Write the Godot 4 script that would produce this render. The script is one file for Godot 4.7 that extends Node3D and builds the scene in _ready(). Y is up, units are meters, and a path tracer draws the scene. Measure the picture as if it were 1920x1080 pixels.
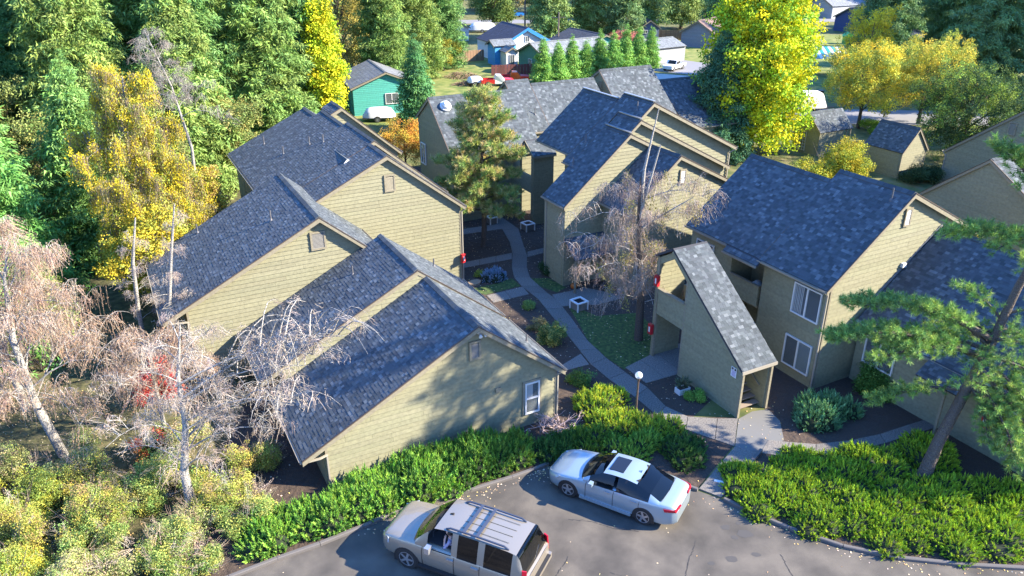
extends Node3D
# Apartment lot seen from a drone. Lot axes: u runs away along the ridges, v runs to the right along the gable walls, both turned 28 degrees.
const TH := 0.4886921906
var rng := RandomNumberGenerator.new()
var M := {}
var taken := {}

class MB:
	var v := PackedVector3Array()
	var n := PackedVector3Array()
	var c := PackedColorArray()
	var col := Color.WHITE
	func tri(a: Vector3, b: Vector3, d: Vector3, hint: Vector3) -> void:
		var nn := (d - a).cross(b - a)
		if nn.dot(hint) < 0.0:
			var t := b
			b = d
			d = t
			nn = -nn
		nn = nn.normalized()
		v.append(a); v.append(b); v.append(d)
		for i in 3:
			n.append(nn)
			c.append(col)
	func poly(p: Array, hint: Vector3) -> void:
		for i in range(1, p.size() - 1):
			tri(p[0], p[i], p[i + 1], hint)
	func prism(p: Array, ext: Vector3) -> void:
		var m := Vector3.ZERO
		for q in p:
			m += q
		m = m / p.size() + ext * 0.5
		var back := []
		for q in p:
			back.append(q + ext)
		poly(p, -ext)
		poly(back, ext)
		for i in p.size():
			var j := (i + 1) % p.size()
			var mid: Vector3 = (p[i] + p[j]) * 0.5 + ext * 0.5
			var nn: Vector3 = (p[j] - p[i]).cross(ext)
			if nn.dot(mid - m) < 0.0:
				nn = -nn
			poly([p[i], p[j], back[j], back[i]], nn)
	func box(o: Vector3, s: Vector3, b := Basis.IDENTITY) -> void:
		var h := s * 0.5
		prism([o + b * Vector3(-h.x, -h.y, -h.z), o + b * Vector3(h.x, -h.y, -h.z), o + b * Vector3(h.x, h.y, -h.z), o + b * Vector3(-h.x, h.y, -h.z)], b * Vector3(0, 0, s.z))
	func beam(a: Vector3, b: Vector3, w: float, h: float, up := Vector3.UP) -> void:
		var z := (b - a)
		var x := up.cross(z).normalized()
		var y := z.normalized().cross(x)
		prism([a - x * w * 0.5 - y * h * 0.5, a + x * w * 0.5 - y * h * 0.5, a + x * w * 0.5 + y * h * 0.5, a - x * w * 0.5 + y * h * 0.5], z)
	func vert(p: Vector3, nn: Vector3) -> void:
		v.append(p); n.append(nn); c.append(col)
	func tube(p: Array, r: Array, sides: int) -> void:
		var rings := []
		var px := Vector3.RIGHT
		for i in p.size():
			var d: Vector3 = (p[mini(i + 1, p.size() - 1)] - p[maxi(i - 1, 0)]).normalized()
			if absf(d.dot(px)) > 0.9:
				px = Vector3.FORWARD if absf(d.dot(Vector3.FORWARD)) < 0.9 else Vector3.UP
			px = (px - d * d.dot(px)).normalized()
			var py := d.cross(px)
			var ring := []
			for k in sides:
				var a := TAU * k / sides
				var o := px * cos(a) + py * sin(a)
				ring.append([p[i] + o * r[i], o])
			rings.append(ring)
		for i in p.size() - 1:
			for k in sides:
				var k2 := (k + 1) % sides
				quad_s(rings[i][k], rings[i][k2], rings[i + 1][k2], rings[i + 1][k])
	func quad_s(a: Array, b: Array, d: Array, e: Array) -> void:
		var hint: Vector3 = a[1] + b[1] + d[1] + e[1]
		for t in [[a, b, d], [a, d, e]]:
			var nn: Vector3 = (t[2][0] - t[0][0]).cross(t[1][0] - t[0][0])
			var o := [0, 1, 2] if nn.dot(hint) >= 0.0 else [0, 2, 1]
			for k in o:
				vert(t[k][0], t[k][1])
	func lathe(o: Vector3, prof: Array, sides: int, ax := Vector3.UP) -> void:
		var px := ax.cross(Vector3.FORWARD if absf(ax.z) < 0.9 else Vector3.RIGHT).normalized()
		var py := ax.cross(px)
		for i in prof.size() - 1:
			var d: Vector2 = prof[i + 1] - prof[i]
			var nr := Vector2(d.y, -d.x).normalized()
			for k in sides:
				var q := []
				for e in [[i, k], [i, k + 1], [i + 1, k + 1], [i + 1, k]]:
					var a: float = TAU * e[1] / sides
					var rad := px * cos(a) + py * sin(a)
					q.append([o + rad * prof[e[0]].x + ax * prof[e[0]].y, (rad * nr.x + ax * nr.y).normalized()])
				quad_s(q[0], q[1], q[2], q[3])
	func grid(g: Array, closed := false, flip := false) -> void: # smooth sheet through rows of points
		var rows := g.size()
		var cols: int = g[0].size()
		var nn := []
		for i in rows:
			var r := []
			for j in cols:
				var j0 := (j - 1 + cols) % cols if closed else maxi(j - 1, 0)
				var j1 := (j + 1) % cols if closed else mini(j + 1, cols - 1)
				var du: Vector3 = g[mini(i + 1, rows - 1)][j] - g[maxi(i - 1, 0)][j]
				var dv: Vector3 = g[i][j1] - g[i][j0]
				var q := du.cross(dv).normalized()
				r.append(-q if flip else q)
			nn.append(r)
		for i in rows - 1:
			for j in (cols if closed else cols - 1):
				var j1 := (j + 1) % cols
				quad_s([g[i][j], nn[i][j]], [g[i][j1], nn[i][j1]], [g[i + 1][j1], nn[i + 1][j1]], [g[i + 1][j], nn[i + 1][j]])
	func mesh() -> ArrayMesh:
		var a := []
		a.resize(Mesh.ARRAY_MAX)
		a[Mesh.ARRAY_VERTEX] = v
		a[Mesh.ARRAY_NORMAL] = n
		a[Mesh.ARRAY_COLOR] = c
		var m := ArrayMesh.new()
		m.add_surface_from_arrays(Mesh.PRIMITIVE_TRIANGLES, a)
		return m

func fr(u: float, v: float, y := 0.0) -> Vector3:
	return Vector3(v * cos(TH) - u * sin(TH), y, -v * sin(TH) - u * cos(TH))

func numbered(called: String) -> String:
	taken[called] = taken.get(called, -1) + 1
	return called if taken[called] == 0 else "%s_%03d" % [called, taken[called]]

func tag(o: Node, label: String, category: String, group := "") -> Node:
	o.set_meta("label", label)
	o.set_meta("category", category)
	if group:
		o.set_meta("group", group)
	return o

func thing(called: String, label: String, category: String, at: Vector3, turn := 0.0, group := "") -> Node3D:
	var o := Node3D.new()
	o.name = numbered(called)
	add_child(o)
	o.position = at
	o.rotation.y = turn
	tag(o, label, category, group)
	return o

func part(called: String, mb: MB, mat: Material, parent: Node) -> MeshInstance3D:
	return inst(called, mb.mesh(), mat, parent)

func inst(called: String, mesh: Mesh, mat: Material, parent: Node) -> MeshInstance3D:
	var o := MeshInstance3D.new()
	o.name = called
	o.mesh = mesh
	o.material_override = mat
	parent.add_child(o, true)
	return o

func structure(called: String, mb: MB, mat: Material) -> MeshInstance3D:
	var o := part(numbered(called), mb, mat, self)
	o.set_meta("kind", "structure")
	return o

func lin(r: float, g: float, b: float) -> Color:
	return Color(r * 0.78, g * 0.78, b * 0.78).linear_to_srgb()

func ramp_tex(freq: float, oct: int, cols: Array, seed_: int, size := 512, kind := FastNoiseLite.TYPE_SIMPLEX_SMOOTH) -> NoiseTexture2D:
	var t := NoiseTexture2D.new()
	t.width = size
	t.height = size
	t.seamless = true
	var f := FastNoiseLite.new()
	f.seed = seed_
	f.noise_type = kind
	f.frequency = freq
	f.fractal_octaves = oct
	t.noise = f
	var g := Gradient.new()
	var off := PackedFloat32Array()
	var cc := PackedColorArray()
	for i in cols.size():
		off.append(cols[i][0])
		cc.append(cols[i][1])
	g.offsets = off
	g.colors = cc
	t.color_ramp = g
	return t

func mat(called: String, col: Color, rough := 0.85, vcol := false) -> StandardMaterial3D:
	var m := StandardMaterial3D.new()
	m.resource_name = called
	m.albedo_color = col
	m.roughness = rough
	m.vertex_color_use_as_albedo = vcol
	M[called] = m
	return m

func tri_tex(m: StandardMaterial3D, tex: Texture2D, scale: float) -> void:
	m.albedo_texture = tex
	m.uv1_triplanar = true
	m.uv1_world_triplanar = true
	m.uv1_scale = Vector3.ONE * scale

func bump(m: StandardMaterial3D, tex: Texture2D, cm: float) -> void:
	m.heightmap_enabled = true
	m.heightmap_texture = tex
	m.heightmap_scale = cm

func pick(a: Array) -> Variant:
	return a[rng.randi() % a.size()]

func materials() -> void:
	var gv := func(v: float) -> Color: return Color(v, v, v)
	var grain := ramp_tex(0.03, 4, [[0.0, gv.call(0.80)], [0.5, gv.call(0.93)], [1.0, gv.call(1.0)]], 3)
	var fine := ramp_tex(0.12, 3, [[0.0, gv.call(0.72)], [0.5, gv.call(0.9)], [1.0, gv.call(1.0)]], 4)
	var coarse := ramp_tex(0.015, 5, [[0.2, gv.call(0.0)], [0.8, gv.call(1.0)]], 5)
	M.grain = grain
	M.fine = fine
	M.rough_height = coarse
	var m := mat("siding_paint", Color.WHITE, 0.75, true)
	tri_tex(m, grain, 0.35)
	m = mat("trim_paint", lin(0.31, 0.275, 0.19), 0.7)
	tri_tex(m, grain, 0.4)
	m = mat("dark_trim", lin(0.085, 0.06, 0.045), 0.7)
	m = mat("shingle", Color.WHITE, 0.92, true)
	tri_tex(m, fine, 1.1)
	m = mat("roof_deck", lin(0.05, 0.052, 0.06), 0.95)
	m = mat("gutter", lin(0.34, 0.31, 0.25), 0.5)
	m = mat("pipe_dark", lin(0.12, 0.12, 0.13), 0.6)
	m = mat("vent_slat", lin(0.16, 0.155, 0.14), 0.6)
	m = mat("flashing", lin(0.42, 0.43, 0.45), 0.35)
	m.metallic = 0.6
	m = mat("white_vinyl", lin(0.72, 0.72, 0.7), 0.4)
	m = mat("pane", Color(0.55, 0.6, 0.62, 0.25), 0.03)
	m.transparency = BaseMaterial3D.TRANSPARENCY_ALPHA
	m = mat("interior", lin(0.022, 0.022, 0.025), 0.9)
	m = mat("curtain", lin(0.5, 0.5, 0.48), 0.9)
	m = mat("blind", lin(0.16, 0.2, 0.2), 0.8)
	m = mat("red_paint", lin(0.5, 0.02, 0.03), 0.4)
	m = mat("white_paint", lin(0.78, 0.78, 0.76), 0.5)
	m = mat("black_paint", lin(0.02, 0.02, 0.022), 0.5)
	m = mat("sign_print", lin(0.25, 0.1, 0.45), 0.6)
	m = mat("concrete_path", Color.WHITE, 0.9, true)
	tri_tex(m, ramp_tex(0.05, 5, [[0.15, Color(0.5, 0.49, 0.48)], [0.5, Color(0.65, 0.63, 0.61)], [0.85, Color(0.75, 0.73, 0.7)]], 8), 0.5)
	bump(m, coarse, 0.4)
	m = mat("asphalt", lin(0.8, 0.745, 0.64), 0.9)
	tri_tex(m, ramp_tex(0.006, 6, [[0.1, Color(0.37, 0.36, 0.355)], [0.45, Color(0.46, 0.445, 0.435)], [0.8, Color(0.55, 0.53, 0.51)]], 9, 1024), 0.08)
	m.detail_enabled = true
	m.detail_blend_mode = BaseMaterial3D.BLEND_MODE_MUL
	m.detail_albedo = ramp_tex(0.35, 2, [[0.2, gv.call(0.62)], [0.6, gv.call(0.95)], [1.0, gv.call(1.0)]], 10, 1024)
	m.uv2_triplanar = true
	m.uv2_world_triplanar = true
	m.uv2_scale = Vector3.ONE * 0.35
	m.detail_uv_layer = BaseMaterial3D.DETAIL_UV_2
	m = mat("far_road", lin(0.24, 0.235, 0.24), 0.9)
	m = mat("kerb_concrete", lin(0.17, 0.155, 0.145), 0.9)
	tri_tex(m, fine, 0.5)
	m = mat("mulch", Color.WHITE, 0.98)
	tri_tex(m, ramp_tex(0.08, 5, [[0.1, lin(0.028, 0.018, 0.013)], [0.45, lin(0.06, 0.04, 0.03)], [0.7, lin(0.1, 0.07, 0.05)], [0.95, lin(0.17, 0.12, 0.085)]], 12, 1024), 0.3)
	bump(m, coarse, 3.0)
	m = mat("lawn_soil", Color.WHITE, 0.98)
	tri_tex(m, ramp_tex(0.012, 6, [[0.1, lin(0.05, 0.075, 0.018)], [0.4, lin(0.11, 0.125, 0.03)], [0.6, lin(0.17, 0.16, 0.05)], [0.9, lin(0.22, 0.18, 0.09)]], 13, 1024), 0.045)
	m = mat("moss_lawn", Color.WHITE, 0.98)
	tri_tex(m, ramp_tex(0.03, 5, [[0.15, lin(0.03, 0.05, 0.014)], [0.5, lin(0.055, 0.1, 0.02)], [0.85, lin(0.1, 0.15, 0.035)]], 14, 1024), 0.12)
	bump(m, coarse, 3.0)
	m = mat("forest_floor", Color.WHITE, 0.98)
	tri_tex(m, ramp_tex(0.02, 6, [[0.1, lin(0.05, 0.045, 0.02)], [0.5, lin(0.1, 0.1, 0.035)], [0.9, lin(0.17, 0.14, 0.07)]], 15, 1024), 0.1)
	m = mat("gravel", lin(0.42, 0.39, 0.34), 0.95)
	tri_tex(m, fine, 0.3)
	m = mat("leaf", Color.WHITE, 0.75, true)
	m.metallic_specular = 0.25
	m.backlight_enabled = true
	m.backlight = Color(0.62, 0.62, 0.62)
	m = mat("needle", Color.WHITE, 0.75, true)
	m.metallic_specular = 0.25
	m.backlight_enabled = true
	m.backlight = Color(0.55, 0.55, 0.5)
	m = mat("bark", lin(0.26, 0.205, 0.165), 0.95)
	tri_tex(m, ramp_tex(0.06, 4, [[0.2, gv.call(0.35)], [0.55, gv.call(0.75)], [0.9, gv.call(1.0)]], 16), 0.9)
	bump(m, coarse, 3.0)
	m = mat("grey_bark", lin(0.2, 0.165, 0.14), 0.95)
	tri_tex(m, M.bark.albedo_texture, 0.9)
	m = mat("birch_bark", lin(0.54, 0.51, 0.46), 0.85)
	tri_tex(m, ramp_tex(0.05, 4, [[0.28, gv.call(0.16)], [0.4, gv.call(0.75)], [0.6, gv.call(1.0)]], 17), 0.8)
	m = mat("twig", Color.WHITE, 0.85, true)

# ---------------------------------------------------------------- setting
func sheet(pts: Array, y: float) -> MB:
	var mb := MB.new()
	var p2 := PackedVector2Array()
	for p in pts:
		p2.append(p)
	var idx := Geometry2D.triangulate_polygon(p2)
	for i in range(0, idx.size(), 3):
		var q := []
		for k in 3:
			var p := p2[idx[i + k]]
			q.append(Vector3(p.x, y, p.y))
		mb.tri(q[0], q[1], q[2], Vector3.UP)
	return mb

func strip_slabs(parent: Node, pairs: Array, y: float, called: String, lo := 0.3, hi := 0.42) -> void:
	for i in pairs.size() - 1:
		var a: Vector2 = pairs[i][0]
		var b: Vector2 = pairs[i][1]
		var d: Vector2 = pairs[i + 1][0]
		var e: Vector2 = pairs[i + 1][1]
		var g1: Vector2 = (d - a).normalized() * 0.012
		var g2: Vector2 = (e - b).normalized() * 0.012
		a += g1; b += g2; d -= g1; e -= g2
		var mb := MB.new()
		var t := rng.randf_range(lo, hi)
		mb.col = Color(t * 1.03, t, t * 0.95)
		var yy := y + rng.randf_range(-0.004, 0.004)
		mb.prism([Vector3(a.x, yy, a.y), Vector3(b.x, yy, b.y), Vector3(e.x, yy, e.y), Vector3(d.x, yy, d.y)], Vector3(0, -0.09, 0))
		part(called, mb, M.concrete_path, parent)

func resample(pairs: Array, step: float) -> Array:
	var out := []
	for i in pairs.size() - 1:
		var a: Vector2 = pairs[i][0]
		var b: Vector2 = pairs[i][1]
		var d: Vector2 = pairs[i + 1][0]
		var e: Vector2 = pairs[i + 1][1]
		var k := maxi(1, roundi(((d + e) * 0.5 - (a + b) * 0.5).length() / step))
		for j in k:
			out.append([a.lerp(d, float(j) / k), b.lerp(e, float(j) / k)])
	out.append(pairs[-1])
	return out

func kerb(pts: Array) -> void:
	var root := MeshInstance3D.new()
	var mb := MB.new()
	mb.box(Vector3(pts[0].x, -0.2, pts[0].y), Vector3(0.1, 0.05, 0.1))
	root = structure("kerb", mb, M.kerb_concrete)
	for i in pts.size() - 1:
		var a: Vector2 = pts[i]
		var b: Vector2 = pts[i + 1]
		var k := maxi(1, roundi((b - a).length() / 1.5))
		for j in k:
			var p := a.lerp(b, float(j) / k + 0.004)
			var q := a.lerp(b, float(j + 1) / k - 0.004)
			var d := (q - p).normalized()
			var n := Vector2(-d.y, d.x)
			var s := MB.new()
			var prof := [[-0.075, -0.05], [0.075, -0.05], [0.075, 0.11], [0.05, 0.135], [-0.045, 0.135], [-0.075, 0.105]]
			var pp := []
			for e in prof:
				pp.append(Vector3(p.x + n.x * e[0], e[1], p.y + n.y * e[0]))
			s.prism(pp, Vector3(q.x - p.x, 0, q.y - p.y))
			part("kerb_stone", s, M.kerb_concrete, root)

# ---------------------------------------------------------------- buildings; local x across the gable, z = -distance behind it
func PT(s: float, y: float, t: float) -> Vector3:
	return Vector3(s, y, -t)

var tab_meshes := {}
var tones := [Color(0.052, 0.064, 0.073), Color(0.065, 0.079, 0.089), Color(0.082, 0.098, 0.109), Color(0.108, 0.126, 0.138), Color(0.158, 0.18, 0.192)]

func tab_mesh(w: float, tone: int, thick: float, expo: float) -> ArrayMesh:
	var key := "%.2f_%d_%.3f" % [w, tone, thick]
	if not tab_meshes.has(key):
		var mb := MB.new()
		mb.col = tones[tone]
		var x := w * 0.5 - 0.003
		mb.prism([Vector3(-x, 0.002, 0), Vector3(-x, thick, 0), Vector3(-x, 0.004, -expo - 0.015), Vector3(-x, 0.001, -expo - 0.015)], Vector3(x * 2, 0, 0))
		tab_meshes[key] = mb.mesh()
	return tab_meshes[key]

# eave corner e0 -> e1 along the eave, up = vector from eave to ridge
func shingles(parent: Node, e0: Vector3, e1: Vector3, up: Vector3, single := 0, bright := 1.0, expo := 0.14) -> void:
	var ax := (e1 - e0).normalized()
	var by := up.normalized()
	var nn := ax.cross(by).normalized()
	if nn.y < 0.0:
		nn = -nn
	var W := (e1 - e0).length()
	var L := up.length()
	var mb := MB.new()
	var rows := int(L / expo)
	var made := 0
	var flat := Basis(ax, nn, -by)
	if ax.cross(nn).dot(-by) < 0.0:
		flat = Basis(-ax, nn, -by)
	for r in rows:
		var b0 := r * expo
		var b1 := minf(b0 + expo + 0.015, L)
		var x := -rng.randf() * 0.3
		while x < W:
			var w: float = pick([0.13, 0.16, 0.2, 0.25])
			var x0 := maxf(x, 0.0)
			var x1 := minf(x + w, W)
			x += w
			if x1 - x0 < 0.02:
				continue
			var tone: int = pick([0, 0, 1, 1, 1, 1, 2, 2, 2, 2, 2, 3, 3, 3, 4])
			var thick: float = pick([0.006, 0.009, 0.014])
			if made < single and x1 - x0 > w - 0.001:
				made += 1
				var o := inst("shingle", tab_mesh(w, tone, thick, expo), M.shingle, parent)
				o.transform = Transform3D(flat, e0 + ax * (x0 + x1) * 0.5 + by * b0)
				continue
			var k := rng.randf_range(0.9, 1.1) * bright
			var t: Color = tones[tone]
			mb.col = Color(t.r * k, t.g * k, t.b * k)
			var a := e0 + ax * (x0 + 0.002) + by * b0
			var b := e0 + ax * (x1 - 0.002) + by * b0
			var a2 := a + by * (b1 - b0) + nn * 0.004
			var b2 := b + by * (b1 - b0) + nn * 0.004
			mb.poly([a + nn * thick, b + nn * thick, b2, a2], nn)
			mb.poly([a, b, b + nn * thick, a + nn * thick], -by)
	if mb.v.size():
		var s := part("shingle_field", mb, M.shingle, parent)
		s.set_meta("kind", "stuff")

# roof slope from eave line to ridge line; e0,e1 front and back ends of the eave, r0,r1 of the ridge
func slope(parent: Node, e0: Vector3, e1: Vector3, r0: Vector3, single := 0, expo := 0.14) -> Node:
	var up := r0 - e0
	var nn := (e1 - e0).cross(up).normalized()
	if nn.y < 0.0:
		nn = -nn
	var mb := MB.new()
	mb.prism([e0, e1, e1 + up, r0], -nn * 0.1)
	var deck := part("roof", mb, M.roof_deck, parent)
	shingles(deck, e0 + nn * 0.002, e1 + nn * 0.002, up, single, 1.0, expo)
	return deck

func ridge_cap(parent: Node, a: Vector3, b: Vector3, ml: float, mr: float, w := 0.17, h := 0.045) -> void:
	# ml, mr: fall per metre to the left and to the right
	var d := (b - a).normalized()
	var side := Vector3.UP.cross(d).normalized()
	if side.x < 0.0:
		side = -side
	var n := maxi(1, int((b - a).length() / 0.3))
	var mb := MB.new()
	for i in n:
		var p := a.lerp(b, (i + 0.02) / n)
		var q := a.lerp(b, (i + 0.98) / n)
		mb.col = tones[pick([0, 0, 1, 1, 2])]
		var hh := h + rng.randf_range(0.0, 0.012)
		mb.prism([p + Vector3.UP * hh, p + side * w + Vector3.UP * (hh - mr * w), p + side * w + Vector3.UP * (-mr * w - 0.01), p + Vector3.DOWN * 0.02, p - side * w + Vector3.UP * (-ml * w - 0.01), p - side * w + Vector3.UP * (hh - ml * w)], q - p)
	part("ridge_cap", mb, M.shingle, parent)

func clip_poly(p: PackedVector2Array, x0: float, x1: float, y0: float, y1: float) -> Array:
	return Geometry2D.intersect_polygons(p, PackedVector2Array([Vector2(x0, y0), Vector2(x1, y0), Vector2(x1, y1), Vector2(x0, y1)]))

var wall_tone := Color(0.243, 0.232, 0.143)

# wall of lapped boards: o origin, ax horizontal direction, nn outward
func siding(parent: Node, o: Vector3, ax: Vector3, nn: Vector3, poly: Array, tone := Color(-1, 0, 0), board := 0.2, blen := 3.7, back := 0.14) -> void:
	if tone.r < 0.0:
		tone = wall_tone
	var pp := PackedVector2Array()
	for q in poly:
		pp.append(q)
	var w := MB.new()
	w.col = tone
	var p3 := []
	for q in poly:
		p3.append(o + ax * q.x + Vector3.UP * q.y)
	w.prism(p3, -nn * back)
	var wall := part("wall", w, M.siding_paint, parent)
	var xmin := 1e9
	var xmax := -1e9
	var ymin := 1e9
	var ymax := -1e9
	for q in pp:
		xmin = minf(xmin, q.x); xmax = maxf(xmax, q.x); ymin = minf(ymin, q.y); ymax = maxf(ymax, q.y)
	var y := ymin
	while y < ymax - 0.02:
		var x := xmin - rng.randf() * blen
		while x < xmax:
			var len := blen * rng.randf_range(0.8, 1.1)
			var k := rng.randf_range(0.93, 1.05)
			for piece in clip_poly(pp, x + 0.003, x + len - 0.003, y + 0.001, y + board - 0.001):
				if piece.size() < 3:
					continue
				var mb := MB.new()
				mb.col = Color(tone.r * k, tone.g * k, tone.b * k)
				var front := []
				var base := []
				for q in piece:
					var f: float = clampf((q.y - y) / board, 0.0, 1.0)
					var a: Vector3 = o + ax * q.x + Vector3.UP * q.y
					base.append(a + nn * 0.001)
					front.append(a + nn * lerpf(0.03, 0.003, f))
				mb.poly(front, nn)
				var mid := Vector2.ZERO
				for q in piece:
					mid += q
				mid /= piece.size()
				for i in piece.size():
					var j: int = (i + 1) % piece.size()
					var e: Vector2 = piece[j] - piece[i]
					var on := Vector2(e.y, -e.x)
					if on.dot((piece[i] + piece[j]) * 0.5 - mid) < 0.0:
						on = -on
					mb.poly([front[i], front[j], base[j], base[i]], ax * on.x + Vector3.UP * on.y)
				part("siding_board", mb, M.siding_paint, wall)
			x += len
		y += board

func rake(parent: Node, a: Vector3, b: Vector3, depth := 0.2, thick := 0.04, m: Material = null) -> void:
	# fascia under the sloping roof edge, a and b on the roof surface; a dark drip strip runs above it
	var z := (b - a).normalized()
	var out := Vector3(0, 0, 1)
	var down := Vector3.DOWN
	var mb := MB.new()
	mb.prism([a + down * 0.03, b + down * 0.03, b + down * (0.03 + depth), a + down * (0.03 + depth)], out * thick)
	part("fascia", mb, m if m else M.trim_paint, parent)
	var mb2 := MB.new()
	mb2.prism([a + Vector3.UP * 0.012, b + Vector3.UP * 0.012, b + down * 0.028, a + down * 0.028], out * (thick + 0.02))
	part("drip_edge", mb2, M.dark_trim, parent)

func gutter(parent: Node, a: Vector3, b: Vector3, out: Vector3, m: Material = null) -> void:
	var mb := MB.new()
	var prof := [[0.0, -0.02], [0.0, -0.12], [0.09, -0.12], [0.12, -0.02], [0.105, -0.02], [0.08, -0.1], [0.015, -0.1], [0.015, -0.02]]
	for i in prof.size() - 1:
		var p: Array = prof[i]
		var q: Array = prof[i + 1]
		var pa: Vector3 = a + out * p[0] + Vector3.UP * p[1]
		var qa: Vector3 = a + out * q[0] + Vector3.UP * q[1]
		mb.poly([pa, qa, qa + b - a, pa + b - a], Vector3.UP if i > 3 else out)
	part("gutter", mb, m if m else M.gutter, parent)

func downspout(parent: Node, pts: Array, m: Material = null) -> void:
	var mb := MB.new()
	for i in pts.size() - 1:
		var d: Vector3 = (pts[i + 1] - pts[i]).normalized()
		mb.beam(pts[i], pts[i + 1] + d * 0.03, 0.075, 0.06, Vector3.RIGHT if absf(d.y) > 0.7 else Vector3.UP)
	part("downspout", mb, m if m else M.gutter, parent)

# o: lower left corner on the wall face
func window(parent: Node, o: Vector3, ax: Vector3, nn: Vector3, w: float, h: float, style: String, trim := true) -> void:
	var up := Vector3.UP
	var f := MB.new()
	var fw := 0.06
	var dep := nn * 0.085
	var z := nn * 0.012
	f.prism([o + z, o + ax * w + z, o + ax * w + up * fw + z, o + up * fw + z], dep)
	f.prism([o + up * (h - fw) + z, o + ax * w + up * (h - fw) + z, o + ax * w + up * h + z, o + up * h + z], dep)
	f.prism([o + up * fw + z, o + ax * fw + up * fw + z, o + ax * fw + up * (h - fw) + z, o + up * (h - fw) + z], dep)
	f.prism([o + ax * (w - fw) + up * fw + z, o + ax * w + up * fw + z, o + ax * w + up * (h - fw) + z, o + ax * (w - fw) + up * (h - fw) + z], dep)
	var win := part("window", f, M.white_vinyl, parent)
	var mu := MB.new()
	if style == "hung":
		mu.prism([o + ax * fw + up * h * 0.47 + z, o + ax * (w - fw) + up * h * 0.47 + z, o + ax * (w - fw) + up * h * 0.52 + z, o + ax * fw + up * h * 0.52 + z], dep * 0.85)
	else:
		mu.prism([o + ax * w * 0.475 + up * fw + z, o + ax * w * 0.525 + up * fw + z, o + ax * w * 0.525 + up * (h - fw) + z, o + ax * w * 0.475 + up * (h - fw) + z], dep * 0.85)
	part("mullion", mu, M.white_vinyl, win)
	var bk := MB.new()
	bk.prism([o + ax * fw + up * fw, o + ax * (w - fw) + up * fw, o + ax * (w - fw) + up * (h - fw), o + ax * fw + up * (h - fw)], nn * 0.03)
	part("dark_room", bk, M.interior, win)
	if style == "curtain":
		var cu := MB.new()
		for i in 6:
			var x0 := fw + 0.01 + i * (w * 0.34 / 6.0)
			cu.prism([o + ax * x0 + up * 0.08 + nn * 0.032, o + ax * (x0 + w * 0.034) + up * 0.08 + nn * 0.032, o + ax * (x0 + w * 0.034) + up * (h - 0.08) + nn * 0.032, o + ax * x0 + up * (h - 0.08) + nn * 0.032], nn * (0.008 + 0.01 * (i % 2)))
		part("curtain", cu, M.curtain, win)
	if style == "blind":
		var bl := MB.new()
		var k := int((h - 0.16) / 0.05)
		for i in k:
			var y0 := 0.08 + i * 0.05
			bl.prism([o + ax * (w * 0.53) + up * y0 + nn * 0.034, o + ax * (w - 0.08) + up * y0 + nn * 0.034, o + ax * (w - 0.08) + up * (y0 + 0.044) + nn * 0.032, o + ax * (w * 0.53) + up * (y0 + 0.044) + nn * 0.032], nn * 0.006)
		part("blind", bl, M.blind, win)
	if style == "hung":
		var sh := MB.new()
		sh.prism([o + ax * fw + up * h * 0.53 + nn * 0.034, o + ax * w * 0.55 + up * h * 0.53 + nn * 0.034, o + ax * w * 0.55 + up * (h - fw) + nn * 0.034, o + ax * fw + up * (h - fw) + nn * 0.034], nn * 0.006)
		part("shade", sh, M.curtain, win)
	var g := MB.new()
	g.poly([o + ax * fw + up * fw + nn * 0.062, o + ax * (w - fw) + up * fw + nn * 0.062, o + ax * (w - fw) + up * (h - fw) + nn * 0.062, o + ax * fw + up * (h - fw) + nn * 0.062], nn)
	part("pane", g, M.pane, win)
	if trim:
		var t := MB.new()
		t.prism([o + ax * -0.1 + up * h, o + ax * (w + 0.1) + up * h, o + ax * (w + 0.1) + up * (h + 0.09), o + ax * -0.1 + up * (h + 0.09)], nn * 0.06)
		t.prism([o + ax * -0.1 + up * -0.02, o + ax * -0.004 + up * -0.02, o + ax * -0.004 + up * h, o + ax * -0.1 + up * h], nn * 0.05)
		t.prism([o + ax * (w + 0.004) + up * -0.02, o + ax * (w + 0.1) + up * -0.02, o + ax * (w + 0.1) + up * h, o + ax * (w + 0.004) + up * h], nn * 0.05)
		part("window_trim", t, M.trim_paint, win)

func vent(parent: Node, o: Vector3, ax: Vector3, nn: Vector3, w: float, h: float, m: Material) -> void:
	var up := Vector3.UP
	var f := MB.new()
	var b := 0.09
	f.prism([o, o + ax * w, o + ax * w + up * b, o + up * b], nn * 0.075)
	f.prism([o + up * (h - b), o + ax * w + up * (h - b), o + ax * w + up * h, o + up * h], nn * 0.075)
	f.prism([o + up * b, o + ax * b + up * b, o + ax * b + up * (h - b), o + up * (h - b)], nn * 0.075)
	f.prism([o + ax * (w - b) + up * b, o + ax * w + up * b, o + ax * w + up * (h - b), o + ax * (w - b) + up * (h - b)], nn * 0.075)
	var v := part("gable_vent", f, M.trim_paint, parent)
	var k := int((h - 2 * b) / 0.06)
	for i in k:
		var s := MB.new()
		var y0 := b + i * 0.06
		s.prism([o + ax * b + up * y0 + nn * 0.06, o + ax * (w - b) + up * y0 + nn * 0.06, o + ax * (w - b) + up * (y0 + 0.045) + nn * 0.03, o + ax * b + up * (y0 + 0.045) + nn * 0.03], up * 0.008)
		part("slat", s, m, v)

func pipe(parent: Node, base: Vector3, h: float, r := 0.036) -> void:
	var mb := MB.new()
	mb.lathe(base - Vector3.UP * 0.1, [Vector2(r * 2.6, 0.0), Vector2(r * 2.4, 0.1), Vector2(r * 1.2, 0.18), Vector2(r, 0.2), Vector2(r, h + 0.1), Vector2(r * 0.7, h + 0.1)], 8)
	part("vent_pipe", mb, M.pipe_dark, parent)

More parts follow.
